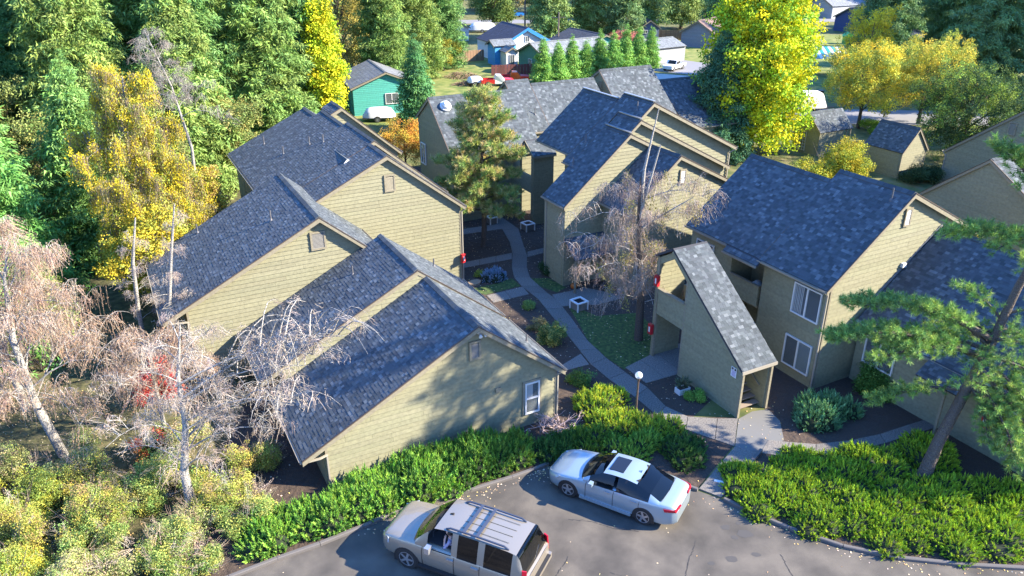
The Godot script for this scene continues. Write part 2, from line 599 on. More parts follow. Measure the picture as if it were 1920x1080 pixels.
# a gabled block: sl, sr, sR = left eave, ridge, right eave across; yl, yr, yR heights of the roof surface there; t0, t1 front and back
func block(b: Node, sl: float, sr: float, sR: float, yl: float, yr: float, yR: float, t0: float, t1: float, o := {}) -> void:
	var oh: float = o.get("oh", 0.3)
	var ovl: float = o.get("ovl", 0.35)
	var ovr: float = o.get("ovr", 0.2)
	var tf := t0 - oh
	var single: int = o.get("single", 0)
	var ml := (yr - yl) / (sr - sl)
	var mr := (yr - yR) / (sR - sr)
	var expo: float = o.get("expo", 0.14)
	slope(b, PT(sl, yl, tf), PT(sl, yl, t1), PT(sr, yr, tf), single, expo)
	slope(b, PT(sR, yR, tf), PT(sR, yR, t1), PT(sr, yr, tf), o.get("single_r", 0), expo)
	ridge_cap(b, PT(sr, yr, tf + 0.02), PT(sr, yr, t1), ml, mr)
	rake(b, PT(sl, yl, tf), PT(sr, yr, tf))
	rake(b, PT(sr, yr, tf), PT(sR, yR, tf))
	var wl := sl + ovl
	var wr := sR - ovr
	var hl := yl + ml * ovl - 0.13
	var hr := yR + mr * ovr - 0.13
	var y0: float = o.get("y0", 0.0)
	var tone: Color = o.get("tone", wall_tone)
	if o.get("front", true):
		siding(b, PT(0, 0, t0), Vector3.RIGHT, Vector3(0, 0, 1), [Vector2(wl, y0), Vector2(wr, y0), Vector2(wr, hr), Vector2(sr, yr - 0.13), Vector2(wl, hl)], tone)
	if o.get("left", true):
		siding(b, PT(wl, 0, t0 + 0.15), Vector3(0, 0, -1), Vector3.LEFT, [Vector2(0, y0), Vector2(t1 - t0 - 0.15, y0), Vector2(t1 - t0 - 0.15, hl), Vector2(0, hl)], tone)
	if o.get("right", true):
		siding(b, PT(wr, 0, t0 + 0.15), Vector3(0, 0, -1), Vector3.RIGHT, [Vector2(0, y0), Vector2(t1 - t0 - 0.15, y0), Vector2(t1 - t0 - 0.15, hr), Vector2(0, hr)], tone, 0.4, 8.0)
	if o.get("back", true):
		var mb := MB.new()
		mb.col = tone
		mb.prism([PT(wl, y0, t1 - 0.1), PT(wr, y0, t1 - 0.1), PT(wr, hr, t1 - 0.1), PT(sr, yr - 0.13, t1 - 0.1), PT(wl, hl, t1 - 0.1)], Vector3(0, 0, 0.1))
		part("rear_wall", mb, M.siding_paint, b)
	if o.get("gl", true):
		gutter(b, PT(sl, yl, tf), PT(sl, yl, t1), Vector3.LEFT)
	if o.get("gr", true):
		gutter(b, PT(sR, yR, tf), PT(sR, yR, t1), Vector3.RIGHT)
	# corner boards
	if o.get("corners", true):
		for e in [[wl, hl, 1.0], [wr, hr, -1.0]]:
			var cb := MB.new()
			cb.prism([PT(e[0], y0, t0) + Vector3(0, 0, 0.001), PT(e[0] + e[2] * 0.09, y0, t0) + Vector3(0, 0, 0.001), PT(e[0] + e[2] * 0.09, e[1], t0) + Vector3(0, 0, 0.001), PT(e[0], e[1], t0) + Vector3(0, 0, 0.001)], Vector3(0, 0, 0.034))
			part("corner_board", cb, M.trim_paint, b)

func house(called: String, label: String, u0: float, v0: float, facing_left := false) -> Node3D:
	return thing(called, label, "building", fr(u0, v0), TH - PI / 2.0 if facing_left else TH, "olive apartment buildings" if called == "apartment_building" else "")

func extinguisher(at: Vector3, turn: float, label: String) -> void:
	# at: middle of the box back on the wall
	var t := thing("extinguisher_box", label, "fire extinguisher", at, turn, "red fire extinguisher boxes")
	t.scale = Vector3.ONE * 0.75
	var mb := MB.new()
	for e in [[Vector3(0, 0.33, 0.1), Vector3(0.34, 0.04, 0.2)], [Vector3(0, -0.33, 0.1), Vector3(0.34, 0.04, 0.2)], [Vector3(-0.15, 0, 0.1), Vector3(0.04, 0.62, 0.2)], [Vector3(0.15, 0, 0.1), Vector3(0.04, 0.62, 0.2)], [Vector3(0, 0, 0.01), Vector3(0.26, 0.62, 0.02)]]:
		mb.box(e[0], e[1])
	part("case", mb, M.red_paint, t)
	var d := MB.new()
	d.box(Vector3(0, 0.0, 0.205), Vector3(0.3, 0.64, 0.012))
	part("door", d, M.red_paint, t)
	var p := MB.new()
	p.box(Vector3(0, 0.0, 0.215), Vector3(0.13, 0.36, 0.008))
	part("door_window", p, M.white_paint, t)

func flood_light(parent: Node, o: Vector3) -> void:
	var mb := MB.new()
	mb.lathe(o, [Vector2(0.0, 0.0), Vector2(0.09, 0.0), Vector2(0.09, 0.03), Vector2(0.0, 0.05)], 10, Vector3(0, 0, 1))
	mb.beam(o, o + Vector3(0.06, -0.03, 0.16), 0.03, 0.03)
	var f := part("flood_light", mb, M.white_paint, parent)
	for s in [-1.0, 1.0]:
		var h := MB.new()
		h.lathe(o + Vector3(0.06 + s * 0.07, 0.02, 0.12), [Vector2(0.0, 0.0), Vector2(0.035, 0.01), Vector2(0.045, 0.08), Vector2(0.07, 0.15), Vector2(0.072, 0.2), Vector2(0.0, 0.19)], 10, Vector3(0.25 * s, -0.45, 0.8).normalized())
		part("lamp_head", h, M.white_paint, f)

func buildings() -> void:
	# A: near single-storey pair
	var a := house("apartment_building", "single-storey olive building with window and pine shadow on its gable, behind the parking lot", 23.6, 10.9)
	block(a, -7.05, 0.04, 4.0, 1.72, 5.44, 2.42, 0.0, 4.9, {"ovl": 0.9, "ovr": 0.24, "single": 260, "back": false})
	block(a, -7.37, -0.32, 3.8, 2.29, 5.83, 2.66, 4.9, 9.7, {"ovl": 0.9, "ovr": 0.24, "oh": 0.0, "left": true, "right": true})
	window(a, PT(2.22, 0.62, 0) + Vector3(0, 0, 0.022), Vector3.RIGHT, Vector3(0, 0, 1), 0.68, 1.5, "hung")
	vent(a, PT(-0.25, 3.88, 0) + Vector3(0, 0, 0.02), Vector3.RIGHT, Vector3(0, 0, 1), 0.5, 0.82, M.vent_slat)
	flood_light(a, PT(0.2, 5.02, 0) + Vector3(0, 0, 0.02))
	downspout(a, [PT(3.98, 2.32, -0.25), PT(3.8, 2.15, -0.05), PT(3.8, 0.1, -0.05)])
	downspout(a, [PT(-7.1, 1.6, -0.25), PT(-6.4, 1.55, -0.22), PT(-6.1, 1.5, -0.06), PT(-6.1, 0.1, -0.06)])
	pipe(a, PT(3.2, 3.0, 1.6), 0.4)
	pipe(a, PT(1.9, 4.15, 8.6), 0.4)
	pipe(a, PT(-2.3, 4.8, 8.0), 0.45)
	var box := MB.new()
	box.box(PT(0.98, 2.2, 0) + Vector3(0, 0, 0.05), Vector3(0.22, 0.2, 0.1))
	part("dryer_vent", box, M.trim_paint, a)
	# C: taller block behind, pushed left
	var c := house("apartment_building", "middle left olive building, gable half hidden by the white birch and the near roof", 33.4, 7.7)
	block(c, -7.2, 0.02, 3.4, 3.62, 7.24, 4.35, 0.0, 7.6, {"ovl": 1.0, "back": false})
	vent(c, PT(-0.45, 5.6, 0) + Vector3(0, 0, 0.02), Vector3.RIGHT, Vector3(0, 0, 1), 0.72, 0.9, M.vent_slat)
	pipe(c, PT(-1.6, 6.45, 2.6), 0.5)
	pipe(c, PT(-4.6, 4.95, 6.8), 0.45)
	downspout(c, [PT(-7.2, 3.5, -0.25), PT(-6.2, 3.3, -0.06), PT(-6.2, 0.1, -0.06)])
	# B: long two-storey row
	var b := house("apartment_building", "tall left olive building with a wide sunlit gable and long stepped roof", 38.35, 12.8)
	block(b, -5.9, 0.0, 4.44, 5.43, 8.25, 4.75, 0.0, 2.5, {"oh": 0.22, "ovl": 0.4, "back": false})
	block(b, -5.9, 0.26, 4.5, 5.43, 8.4, 4.8, 2.5, 7.6, {"oh": 0.0, "ovl": 0.4, "front": false, "back": false, "corners": false})
	block(b, -5.9, 0.03, 4.5, 5.43, 8.27, 4.8, 7.6, 12.4, {"oh": 0.0, "ovl": 0.4, "front": false, "back": false, "corners": false})
	block(b, -5.9, -0.5, 4.5, 5.43, 8.0, 4.6, 12.4, 15.2, {"oh": 0.0, "ovl": 0.4, "front": false, "corners": false})
	block(b, 0.1, 0.86, 4.75, 8.3, 8.68, 5.3, 10.95, 13.0, {"oh": 0.2, "ovl": 0.05, "left": false, "gl": false, "corners": false, "back": false})
	vent(b, PT(-0.2, 6.2, 0) + Vector3(0, 0, 0.02), Vector3.RIGHT, Vector3(0, 0, 1), 0.62, 0.95, M.trim_paint)
	downspout(b, [PT(4.5, 4.62, -0.18), PT(4.3, 4.4, -0.04), PT(4.3, 0.1, -0.04)])
	for e in [[-3.5, 9.0], [-2.1, 7.9], [-1.5, 6.9], [-3.9, 12.8]]:
		pipe(b, PT(e[0], 8.25 + e[0] * 0.478, e[1]), 0.5)
	var wd := MB.new()
	wd.prism([PT(-1.75, 7.4, 2.1), PT(-1.34, 7.6, 2.1), PT(-1.5, 7.66, 2.1)], PT(0.0, 0, 0.05))
	wd.col = tones[3]
	wd.poly([PT(-1.34, 7.62, 2.1), PT(-1.5, 7.67, 2.1), PT(-1.45, 7.57, 5.2)], Vector3(1, 1, 0))
	wd.col = tones[1]
	wd.poly([PT(-1.75, 7.42, 2.1), PT(-1.5, 7.67, 2.1), PT(-1.45, 7.57, 5.2)], Vector3(-1, 1, 0))
	part("roof_saddle", wd, M.shingle, b)
	# D: right-hand row behind the bare birch
	var d := house("apartment_building", "olive building with stepped dark roof and three overlapping gables behind the bare birch", 34.9, 21.9)
	block(d, -0.16, 4.12, 6.5, 4.98, 8.63, 7.44, 0.0, 2.25, {"oh": 0.2, "ovl": 0.2, "ovr": 0.05, "back": false, "gr": false, "corners": false})
	block(d, 4.14, 4.9, 12.0, 8.65, 9.3, 5.7, 0.25, 2.1, {"oh": 0.3, "ovl": 0.02, "left": false, "gl": false, "corners": false, "back": false})
	block(d, 4.92, 5.9, 12.6, 9.32, 10.15, 6.8, 0.5, 2.25, {"oh": 0.35, "ovl": 0.02, "left": false, "gl": false, "corners": false, "back": false})
	block(d, 1.72, 5.9, 12.6, 6.58, 10.15, 6.8, 2.26, 3.1, {"oh": 0.0, "ovl": 2.4, "front": false, "back": false, "corners": false})
	block(d, 2.14, 5.54, 12.3, 6.95, 9.85, 6.5, 3.1, 7.0, {"oh": 0.0, "ovl": 2.2, "front": false, "corners": false})
	block(d, 2.3, 5.7, 10.0, 4.9, 7.8, 5.65, -2.6, 0.0, {"oh": 0.2, "ovl": 0.4, "back": false, "single": 0})
	vent(d, PT(5.85, 6.1, -2.6) + Vector3(0, 0, 0.02), Vector3.RIGHT, Vector3(0, 0, 1), 0.45, 0.85, M.white_vinyl)
	downspout(d, [PT(-0.18, 4.86, 2.0), PT(0.0, 4.7, 2.0), PT(-0.02, 0.1, 2.0)])
	downspout(d, [PT(12.6, 6.7, 0.1), PT(12.3, 6.4, 0.4), PT(12.3, 0.1, 0.45)])
	for e in [[1.7, 1.9], [3.0, 2.6], [5.3, 0.9]]:
		pipe(d, PT(e[0], 4.98 + (e[0] + 0.16) * 0.853, e[1]), 0.5)
	pipe(d, PT(9.5, 7.2, 0.9), 0.5)
	for e in [[4.12, 8.71, -0.2, 2.2], [4.9, 9.38, -0.05, 2.05], [5.9, 10.23, 0.15, 3.1], [5.54, 9.93, 3.15, 7.0]]:
		var fs := MB.new()
		fs.beam(PT(e[0], e[1], e[2]), PT(e[0], e[1], e[3]), 0.16, 0.05)
		part("ridge_flashing", fs, M.flashing, d)
	var rl := MB.new()
	rl.col = wall_tone
	rl.box(PT(3.0, 3.0, 5.0), Vector3(0.1, 1.05, 3.9))
	part("balcony_rail", rl, M.siding_paint, d)
	var bf := MB.new()
	bf.box(PT(3.6, 2.45, 5.0), Vector3(1.3, 0.12, 3.9))
	part("balcony_floor", bf, M.trim_paint, d)
	var por := MB.new()
	por.beam(PT(0.12, 0.0, -1.2), PT(0.12, 2.1, -1.2), 0.1, 0.1, Vector3.RIGHT)
	part("porch_post", por, M.trim_paint, d)
	slope(d, PT(0.02, 2.1, -1.3), PT(3.4, 2.1, -1.3), PT(0.02, 3.0, -0.05))
	rake(d, PT(0.02, 2.1, -1.3), PT(3.4, 2.1, -1.3), 0.1)
	# E: right block with the facade windows
	var e_ := house("apartment_building", "two-storey olive building right of the stair tower, dark blue-grey roof and two stacked windows", 19.95, 26.1)
	block(e_, -0.48, 4.02, 9.9, 5.14, 8.8, 5.9, 0.0, 3.8, {"oh": 0.2, "ovl": 0.5, "single": 260, "back": false})
	block(e_, -0.46, 3.52, 9.9, 5.16, 8.38, 5.5, 3.8, 9.0, {"oh": 0.0, "ovl": 0.5, "left": false, "front": false, "gl": false, "corners": false})
	slope(e_, PT(-0.76, 4.915, 3.6), PT(-0.76, 4.915, 5.85), PT(-0.47, 5.15, 3.6))
	gutter(e_, PT(-0.76, 4.92, 3.6), PT(-0.76, 4.92, 5.85), Vector3.LEFT)
	gutter(e_, PT(-0.46, 5.16, 5.9), PT(-0.46, 5.16, 9.0), Vector3.LEFT)
	for s in [[5.95, 9.0, 0.0, 5.4], [4.0, 5.95, 2.45, 3.5]]:
		siding(e_, PT(0.04, 0, s[0]), Vector3(0, 0, -1), Vector3.LEFT, [Vector2(0, s[2]), Vector2(s[1] - s[0], s[2]), Vector2(s[1] - s[0], s[3]), Vector2(0, s[3])])
	siding(e_, PT(1.5, 0, 3.95), Vector3(0, 0, -1), Vector3.LEFT, [Vector2(0, 0), Vector2(2.0, 0), Vector2(2.0, 6.4), Vector2(0, 6.4)])
	siding(e_, PT(0.04, 0, 6.0), Vector3.RIGHT, Vector3(0, 0, 1), [Vector2(0, 0), Vector2(1.5, 0), Vector2(1.5, 6.4), Vector2(0, 5.3)])
	var bal := MB.new()
	bal.box(PT(0.75, 2.45, 4.95), Vector3(1.4, 0.12, 2.0))
	part("balcony_floor", bal, M.trim_paint, e_)
	var cap := MB.new()
	cap.box(PT(0.02, 3.53, 4.95), Vector3(0.16, 0.05, 2.0))
	part("rail_cap", cap, M.trim_paint, e_)
	var dr := MB.new()
	dr.box(PT(1.45, 3.55, 4.5), Vector3(0.06, 2.1, 0.9))
	part("balcony_door", dr, M.black_paint, e_)
	window(e_, PT(-0.005, 3.2, 1.85), Vector3(0, 0, 1), Vector3.LEFT, 1.56, 1.5, "curtain", false)
	window(e_, PT(-0.005, 0.52, 1.88), Vector3(0, 0, 1), Vector3.LEFT, 1.56, 1.53, "blind", false)
	window(e_, PT(0.015, 3.0, 8.5), Vector3(0, 0, 1), Vector3.LEFT, 1.3, 1.5, "slide", false)
	vent(e_, PT(3.85, 7.22, 0) + Vector3(0, 0, 0.02), Vector3.RIGHT, Vector3(0, 0, 1), 0.44, 0.85, M.white_vinyl)
	pipe(e_, PT(3.48, 8.36, 0.5), 0.55)
	pipe(e_, PT(0.9, 6.25, 7.6), 0.4)
	downspout(e_, [PT(-0.5, 5.02, 0.0), PT(-0.08, 4.8, 0.02), PT(-0.06, 0.1, 0.02)])
	var dv := MB.new()
	dv.box(PT(4.5, 5.3, 0) + Vector3(0, 0, 0.08), Vector3(0.24, 0.2, 0.14))
	part("dryer_vent", dv, M.white_vinyl, e_)
	var fl := MB.new()
	fl.beam(PT(2.55, 3.62, -0.02) + Vector3(0, 0, 0.02), PT(6.7, 6.85, -0.02) + Vector3(0, 0, 0.02), 0.05, 0.1)
	part("step_flashing", fl, M.flashing, e_)
	# F: lower block at the right edge
	var f := house("apartment_building", "low olive building on the right edge behind the leaning pine", 9.5, 28.45)
	block(f, -0.42, 4.33, 9.0, 3.08, 6.76, 4.4, 0.0, 10.35, {"ovl": 0.42, "back": false})
	window(f, PT(-0.02, 1.2, 9.85), Vector3(0, 0, 1), Vector3.LEFT, 1.55, 1.35, "slide", false)
	window(f, PT(-0.02, 1.1, 3.2), Vector3(0, 0, 1), Vector3.LEFT, 1.5, 1.3, "slide", false)
	var por2 := MB.new()
	por2.beam(PT(-0.9, 0.0, 5.4), PT(-0.9, 2.6, 5.4), 0.1, 0.1, Vector3.RIGHT)
	part("porch_post", por2, M.trim_paint, f)
	slope(f, PT(-1.2, 2.55, 4.6), PT(-1.2, 2.55, 6.6), PT(-0.44, 3.1, 4.6))
	# stair tower of E
	stair_tower()
	# stair tower of D
	var t := house("stair_tower", "small olive stair tower with grey roof beside the central pine", 44.7, 25.45)
	t.set_meta("category", "stair tower")
	var sd := wall_tone
	siding(t, PT(0, 0, 0), Vector3.RIGHT, Vector3(0, 0, 1), [Vector2(0, 0), Vector2(1.6, 0), Vector2(1.6, 4.95), Vector2(0, 4.95)], sd)
	siding(t, PT(0, 0, 0.15), Vector3(0, 0, -1), Vector3.LEFT, [Vector2(0, 0), Vector2(0.18, 0), Vector2(0.18, 5.0), Vector2(0, 4.95)], sd)
	siding(t, PT(0, 0, 0.34), Vector3(0, 0, -1), Vector3.LEFT, [Vector2(0, 2.3), Vector2(1.56, 2.3), Vector2(1.56, 3.5), Vector2(0, 3.5)], sd)
	siding(t, PT(0, 0, 1.9), Vector3(0, 0, -1), Vector3.LEFT, [Vector2(0, 0), Vector2(1.6, 0), Vector2(1.6, 4.2), Vector2(0, 5.0)], sd)
	siding(t, PT(1.6, 0, 0.15), Vector3(0, 0, -1), Vector3.RIGHT, [Vector2(0, 0), Vector2(1.6, 0), Vector2(1.6, 5.0), Vector2(1.1, 5.7), Vector2(0, 5.0)], sd)
	slope(t, PT(-0.12, 5.03, -0.12), PT(1.75, 5.03, -0.12), PT(-0.12, 5.88, 1.15))
	slope(t, PT(-0.12, 4.9, 2.1), PT(1.75, 4.9, 2.1), PT(-0.12, 5.88, 1.15))
	var fa := MB.new()
	fa.beam(PT(-0.1, 4.93, -0.14), PT(1.73, 4.93, -0.14), 0.04, 0.14)
	fa.beam(PT(-0.1, 4.95, -0.1), PT(-0.1, 5.78, 1.12), 0.04, 0.2)
	fa.beam(PT(-0.1, 5.78, 1.12), PT(-0.1, 4.8, 2.1), 0.04, 0.2)
	part("fascia", fa, M.trim_paint, t)
	# G, G2, H, I beyond, ridges along v
	var g := house("apartment_building", "olive building with round white skylight on its roof, left of the central pine", 51.7, 20.8, true)
	block(g, -2.6, 0.0, 4.2, 6.4, 8.2, 4.55, 0.0, 7.0, {"oh": 0.1, "ovl": 0.3, "expo": 0.18})
	var sk := MB.new()
	sk.lathe(PT(0.75, 7.6, 0.9), [Vector2(0.42, 0.0), Vector2(0.42, 0.12), Vector2(0.34, 0.16), Vector2(0.3, 0.3), Vector2(0.18, 0.42), Vector2(0.0, 0.46)], 16, Vector3(0.66, 0.75, 0).normalized())
	part("skylight", sk, M.white_vinyl, g)
	window(g, PT(-1.9, 3.0, 0) + Vector3(0, 0, 0.03), Vector3.RIGHT, Vector3(0, 0, 1), 0.9, 1.6, "slide", false)
	var g2 := house("apartment_building", "olive building with pale sunlit roof right behind the central pine", 54.55, 28.45, true)
	block(g2, -2.4, 0.0, 3.8, 6.6, 8.3, 5.0, 0.0, 2.0, {"oh": 0.1, "expo": 0.18})
	block(g2, -2.4, 0.38, 3.8, 6.3, 7.98, 5.0, 2.0, 8.0, {"oh": 0.0, "front": false, "corners": false, "expo": 0.18})
	vent(g2, PT(-0.3, 6.3, 0) + Vector3(0, 0, 0.02), Vector3.RIGHT, Vector3(0, 0, 1), 0.5, 0.9, M.trim_paint)
	pipe(g2, PT(2.6, 6.05, 1.2), 0.5)
	var h := house("apartment_building", "far olive building whose roof carries dappled tree shade", 54.5, 37.3, true)
	block(h, -2.8, 0.0, 4.6, 6.8, 8.5, 4.6, 0.0, 5.2, {"oh": 0.1, "expo": 0.18})
	vent(h, PT(-0.1, 6.7, 0) + Vector3(0, 0, 0.02), Vector3.RIGHT, Vector3(0, 0, 1), 0.5, 0.9, M.trim_paint)
	var i_ := house("apartment_building", "farthest olive building, low pale roof beside the yellow poplar", 55.3, 44.1, true)
	block(i_, -3.2, 0.0, 4.6, 4.9, 7.0, 3.6, 0.0, 7.0, {"oh": 0.1, "expo": 0.2})
	# J, K at the right edge, gables in shade
	var j := house("apartment_building", "shaded olive gable at the top right edge with a dark louvre vent", 38.2, 60.7, true)
	block(j, 0.0, 7.4, 13.0, 2.6, 8.4, 4.6, 0.0, 9.0, {"oh": 0.1, "ovl": 0.2, "expo": 0.2})
	vent(j, PT(4.6, 4.9, 0) + Vector3(0, 0, 0.02), Vector3.RIGHT, Vector3(0, 0, 1), 0.6, 1.0, M.trim_paint)
	downspout(j, [PT(0.0, 2.5, -0.1), PT(0.22, 2.2, -0.05), PT(0.22, 0.1, -0.05)])
	var k := house("apartment_building", "shaded olive gable behind the yellow bush at the right edge", 25.92, 46.0, true)
	block(k, -5.6, 0.0, 4.6, 2.2, 6.74, 3.9, 0.0, 9.0, {"oh": 0.1, "ovl": 0.2, "expo": 0.18})
	# sheds
	var s1 := house("garden_shed", "small shed with pale roof and white lattice, beside the yellow poplar", 49.9, 57.75, true)
	s1.set_meta("category", "shed")
	block(s1, -1.65, 0.0, 1.65, 2.2, 3.8, 2.2, 0.0, 3.1, {"oh": 0.1, "ovl": 0.12, "ovr": 0.12, "gl": false, "gr": false})
	slope(s1, PT(1.65, 2.2, 3.1), PT(1.65, 2.2, 4.2), PT(0.0, 3.8, 3.1))
	slope(s1, PT(-1.65, 2.2, 3.1), PT(-1.65, 2.2, 4.2), PT(0.0, 3.8, 3.1))
	for z in [[1.45, 4.1], [-1.45, 4.1], [1.45, 3.6]]:
		var po := MB.new()
		po.beam(PT(z[0], 0.0, z[1]), PT(z[0], 2.2, z[1]), 0.1, 0.1, Vector3.RIGHT)
		part("post", po, M.trim_paint, s1)
	var la := MB.new()
	for q in 4:
		la.box(PT(-0.9 + q * 0.3, 1.1, -0.06), Vector3(0.03, 1.8, 0.03))
	for q in 7:
		la.box(PT(-0.45, 0.25 + q * 0.28, -0.085), Vector3(0.95, 0.03, 0.03))
	part("lattice", la, M.white_vinyl, s1)
	var s2 := house("garden_shed", "small shed with dark shaded roof below the dark evergreen", 40.15, 59.73)
	s2.set_meta("category", "shed")
	block(s2, -1.66, 0.0, 1.66, 2.2, 4.13, 2.2, 0.0, 3.7, {"oh": 0.1, "ovl": 0.12, "ovr": 0.12, "gl": false, "gr": false})

func stair_tower() -> void:
	var t := house("stair_tower", "olive stair tower with steep grey shingle roof and notice sign beside the path", 19.9, 21.5)
	t.set_meta("category", "stair tower")
	var w := 1.66
	var roof_y := func(q: float) -> float: return 2.44 + q * 0.741 if q < 4.9 else 6.07 - (q - 4.9) * 0.6
	siding(t, PT(0, 0, 0), Vector3(0, 0, -1), Vector3.LEFT, [Vector2(0.0, 0), Vector2(3.85, 0), Vector2(3.85, 5.15), Vector2(0.0, 2.32)], Color(-1, 0, 0), 0.2, 5.0)
	siding(t, PT(0, 0, 3.86), Vector3(0, 0, -1), Vector3.LEFT, [Vector2(0, 2.42), Vector2(1.95, 2.42), Vector2(1.95, 3.72), Vector2(0, 3.72)])
	siding(t, PT(w, 0, 0), Vector3(0, 0, -1), Vector3.RIGHT, [Vector2(0.0, 0), Vector2(3.85, 0), Vector2(3.85, 5.15), Vector2(0.0, 2.32)], Color(-1, 0, 0), 0.2, 5.0)
	siding(t, PT(w, 0, 3.86), Vector3(0, 0, -1), Vector3.RIGHT, [Vector2(0, 2.42), Vector2(1.95, 2.42), Vector2(1.95, 3.6), Vector2(0, 3.6)])
	siding(t, PT(0, 0, 5.95), Vector3.RIGHT, Vector3(0, 0, 1), [Vector2(0.02, 0), Vector2(w, 0), Vector2(w, 5.3), Vector2(0.02, 5.3)])
	# header boards framing the upper opening
	var hd := MB.new()
	hd.col = wall_tone
	hd.prism([PT(0, 4.75, 3.86), PT(0, 5.15, 3.86), PT(0, 5.9, 4.9), PT(0, 5.55, 4.9)], Vector3(0.1, 0, 0))
	hd.prism([PT(0, 5.55, 4.9), PT(0, 5.9, 4.9), PT(0, 5.32, 5.85), PT(0, 4.95, 5.85)], Vector3(0.1, 0, 0))
	part("header", hd, M.siding_paint, t)
	for q in [[5.9, 5.3], [3.86, 5.1]]:
		var po := MB.new()
		po.beam(PT(0.04, 0.0, q[0]), PT(0.04, q[1], q[0]), 0.12, 0.12, Vector3.RIGHT)
		part("corner_post", po, M.trim_paint, t)
	for q in [0.02, w - 0.02]:
		var po := MB.new()
		po.beam(PT(q, 0.0, -0.06), PT(q, 2.32, -0.06), 0.11, 0.11, Vector3.RIGHT)
		part("entry_post", po, M.trim_paint, t)
	var sill := MB.new()
	sill.box(PT(-0.01, 3.75, 4.85), Vector3(0.2, 0.05, 1.9))
	part("sill", sill, M.trim_paint, t)
	slope(t, PT(-0.14, 2.36, -0.15), PT(w + 0.14, 2.36, -0.15), PT(-0.14, 6.1, 4.9), 300)
	slope(t, PT(-0.14, 5.38, 6.1), PT(w + 0.14, 5.38, 6.1), PT(-0.14, 6.1, 4.9))
	var fa := MB.new()
	fa.beam(PT(-0.16, 2.28, -0.17), PT(w + 0.16, 2.28, -0.17), 0.05, 0.14)
	part("gutter_board", fa, M.gutter, t)
	var ra := MB.new()
	ra.col = wall_tone
	ra.beam(PT(-0.12, 2.22, -0.12), PT(-0.12, 5.95, 4.9), 0.04, 0.16)
	ra.beam(PT(w + 0.12, 2.22, -0.12), PT(w + 0.12, 5.95, 4.9), 0.04, 0.16)
	part("fascia", ra, M.siding_paint, t)
	var la := MB.new()
	la.box(PT(w * 0.5, 2.4, 4.9), Vector3(w - 0.2, 0.14, 2.0))
	part("landing", la, M.trim_paint, t)
	for i in 13:
		var st := MB.new()
		st.box(PT(w * 0.5, 0.18 + i * 0.175, 0.35 + i * 0.275), Vector3(w - 0.32, 0.045, 0.29))
		part("stair_tread", st, M.step_wood, t)
	var hr := MB.new()
	hr.beam(PT(w - 0.2, 1.0, 0.3), PT(w - 0.2, 3.2, 3.7), 0.05, 0.05)
	part("handrail", hr, M.trim_paint, t)
	var ch := MB.new()
	ch.beam(PT(0.9, 2.5, 5.3), PT(0.75, 3.9, 5.0), 0.03, 0.03)
	ch.beam(PT(0.75, 3.9, 5.0), PT(0.6, 2.5, 4.8), 0.03, 0.03)
	tag_sign(t)
	extinguisher(fr(25.72, 21.44, 4.15), TH - PI / 2.0, "red extinguisher box on the upper landing of the stair tower")
	extinguisher(fr(25.84, 21.4, 1.55), TH - PI / 2.0, "red extinguisher box on the post beside the ground floor passage of the stair tower")
	extinguisher(fr(38.2, 17.0, 1.55), TH + 0.35, "red extinguisher box at the right corner of the wide gable")
	extinguisher(fr(13.5, 28.35, 1.5), TH - PI / 2.0, "red extinguisher box behind the leaning pine trunk")

func tag_sign(t: Node) -> void:
	var s := thing("notice_sign", "small white and purple notice sign on the stair tower wall", "sign", fr(20.32, 21.46, 2.03), TH - PI / 2.0)
	var mb := MB.new()
	mb.box(Vector3(0, 0, 0.01), Vector3(0.32, 0.46, 0.012))
	part("board", mb, M.white_paint, s)
	var pr := MB.new()
	for e in [[-0.08, 0.15], [0.08, 0.15]]:
		pr.box(Vector3(e[0], e[1], 0.018), Vector3(0.1, 0.1, 0.003))
	part("pictogram", pr, M.black_paint, s)
	var ln := MB.new()
	for q in 6:
		ln.box(Vector3(0.0, 0.05 - q * 0.045, 0.018), Vector3(0.24 - 0.03 * (q % 3), 0.018, 0.003))
	part("print_lines", ln, M.sign_print, s)

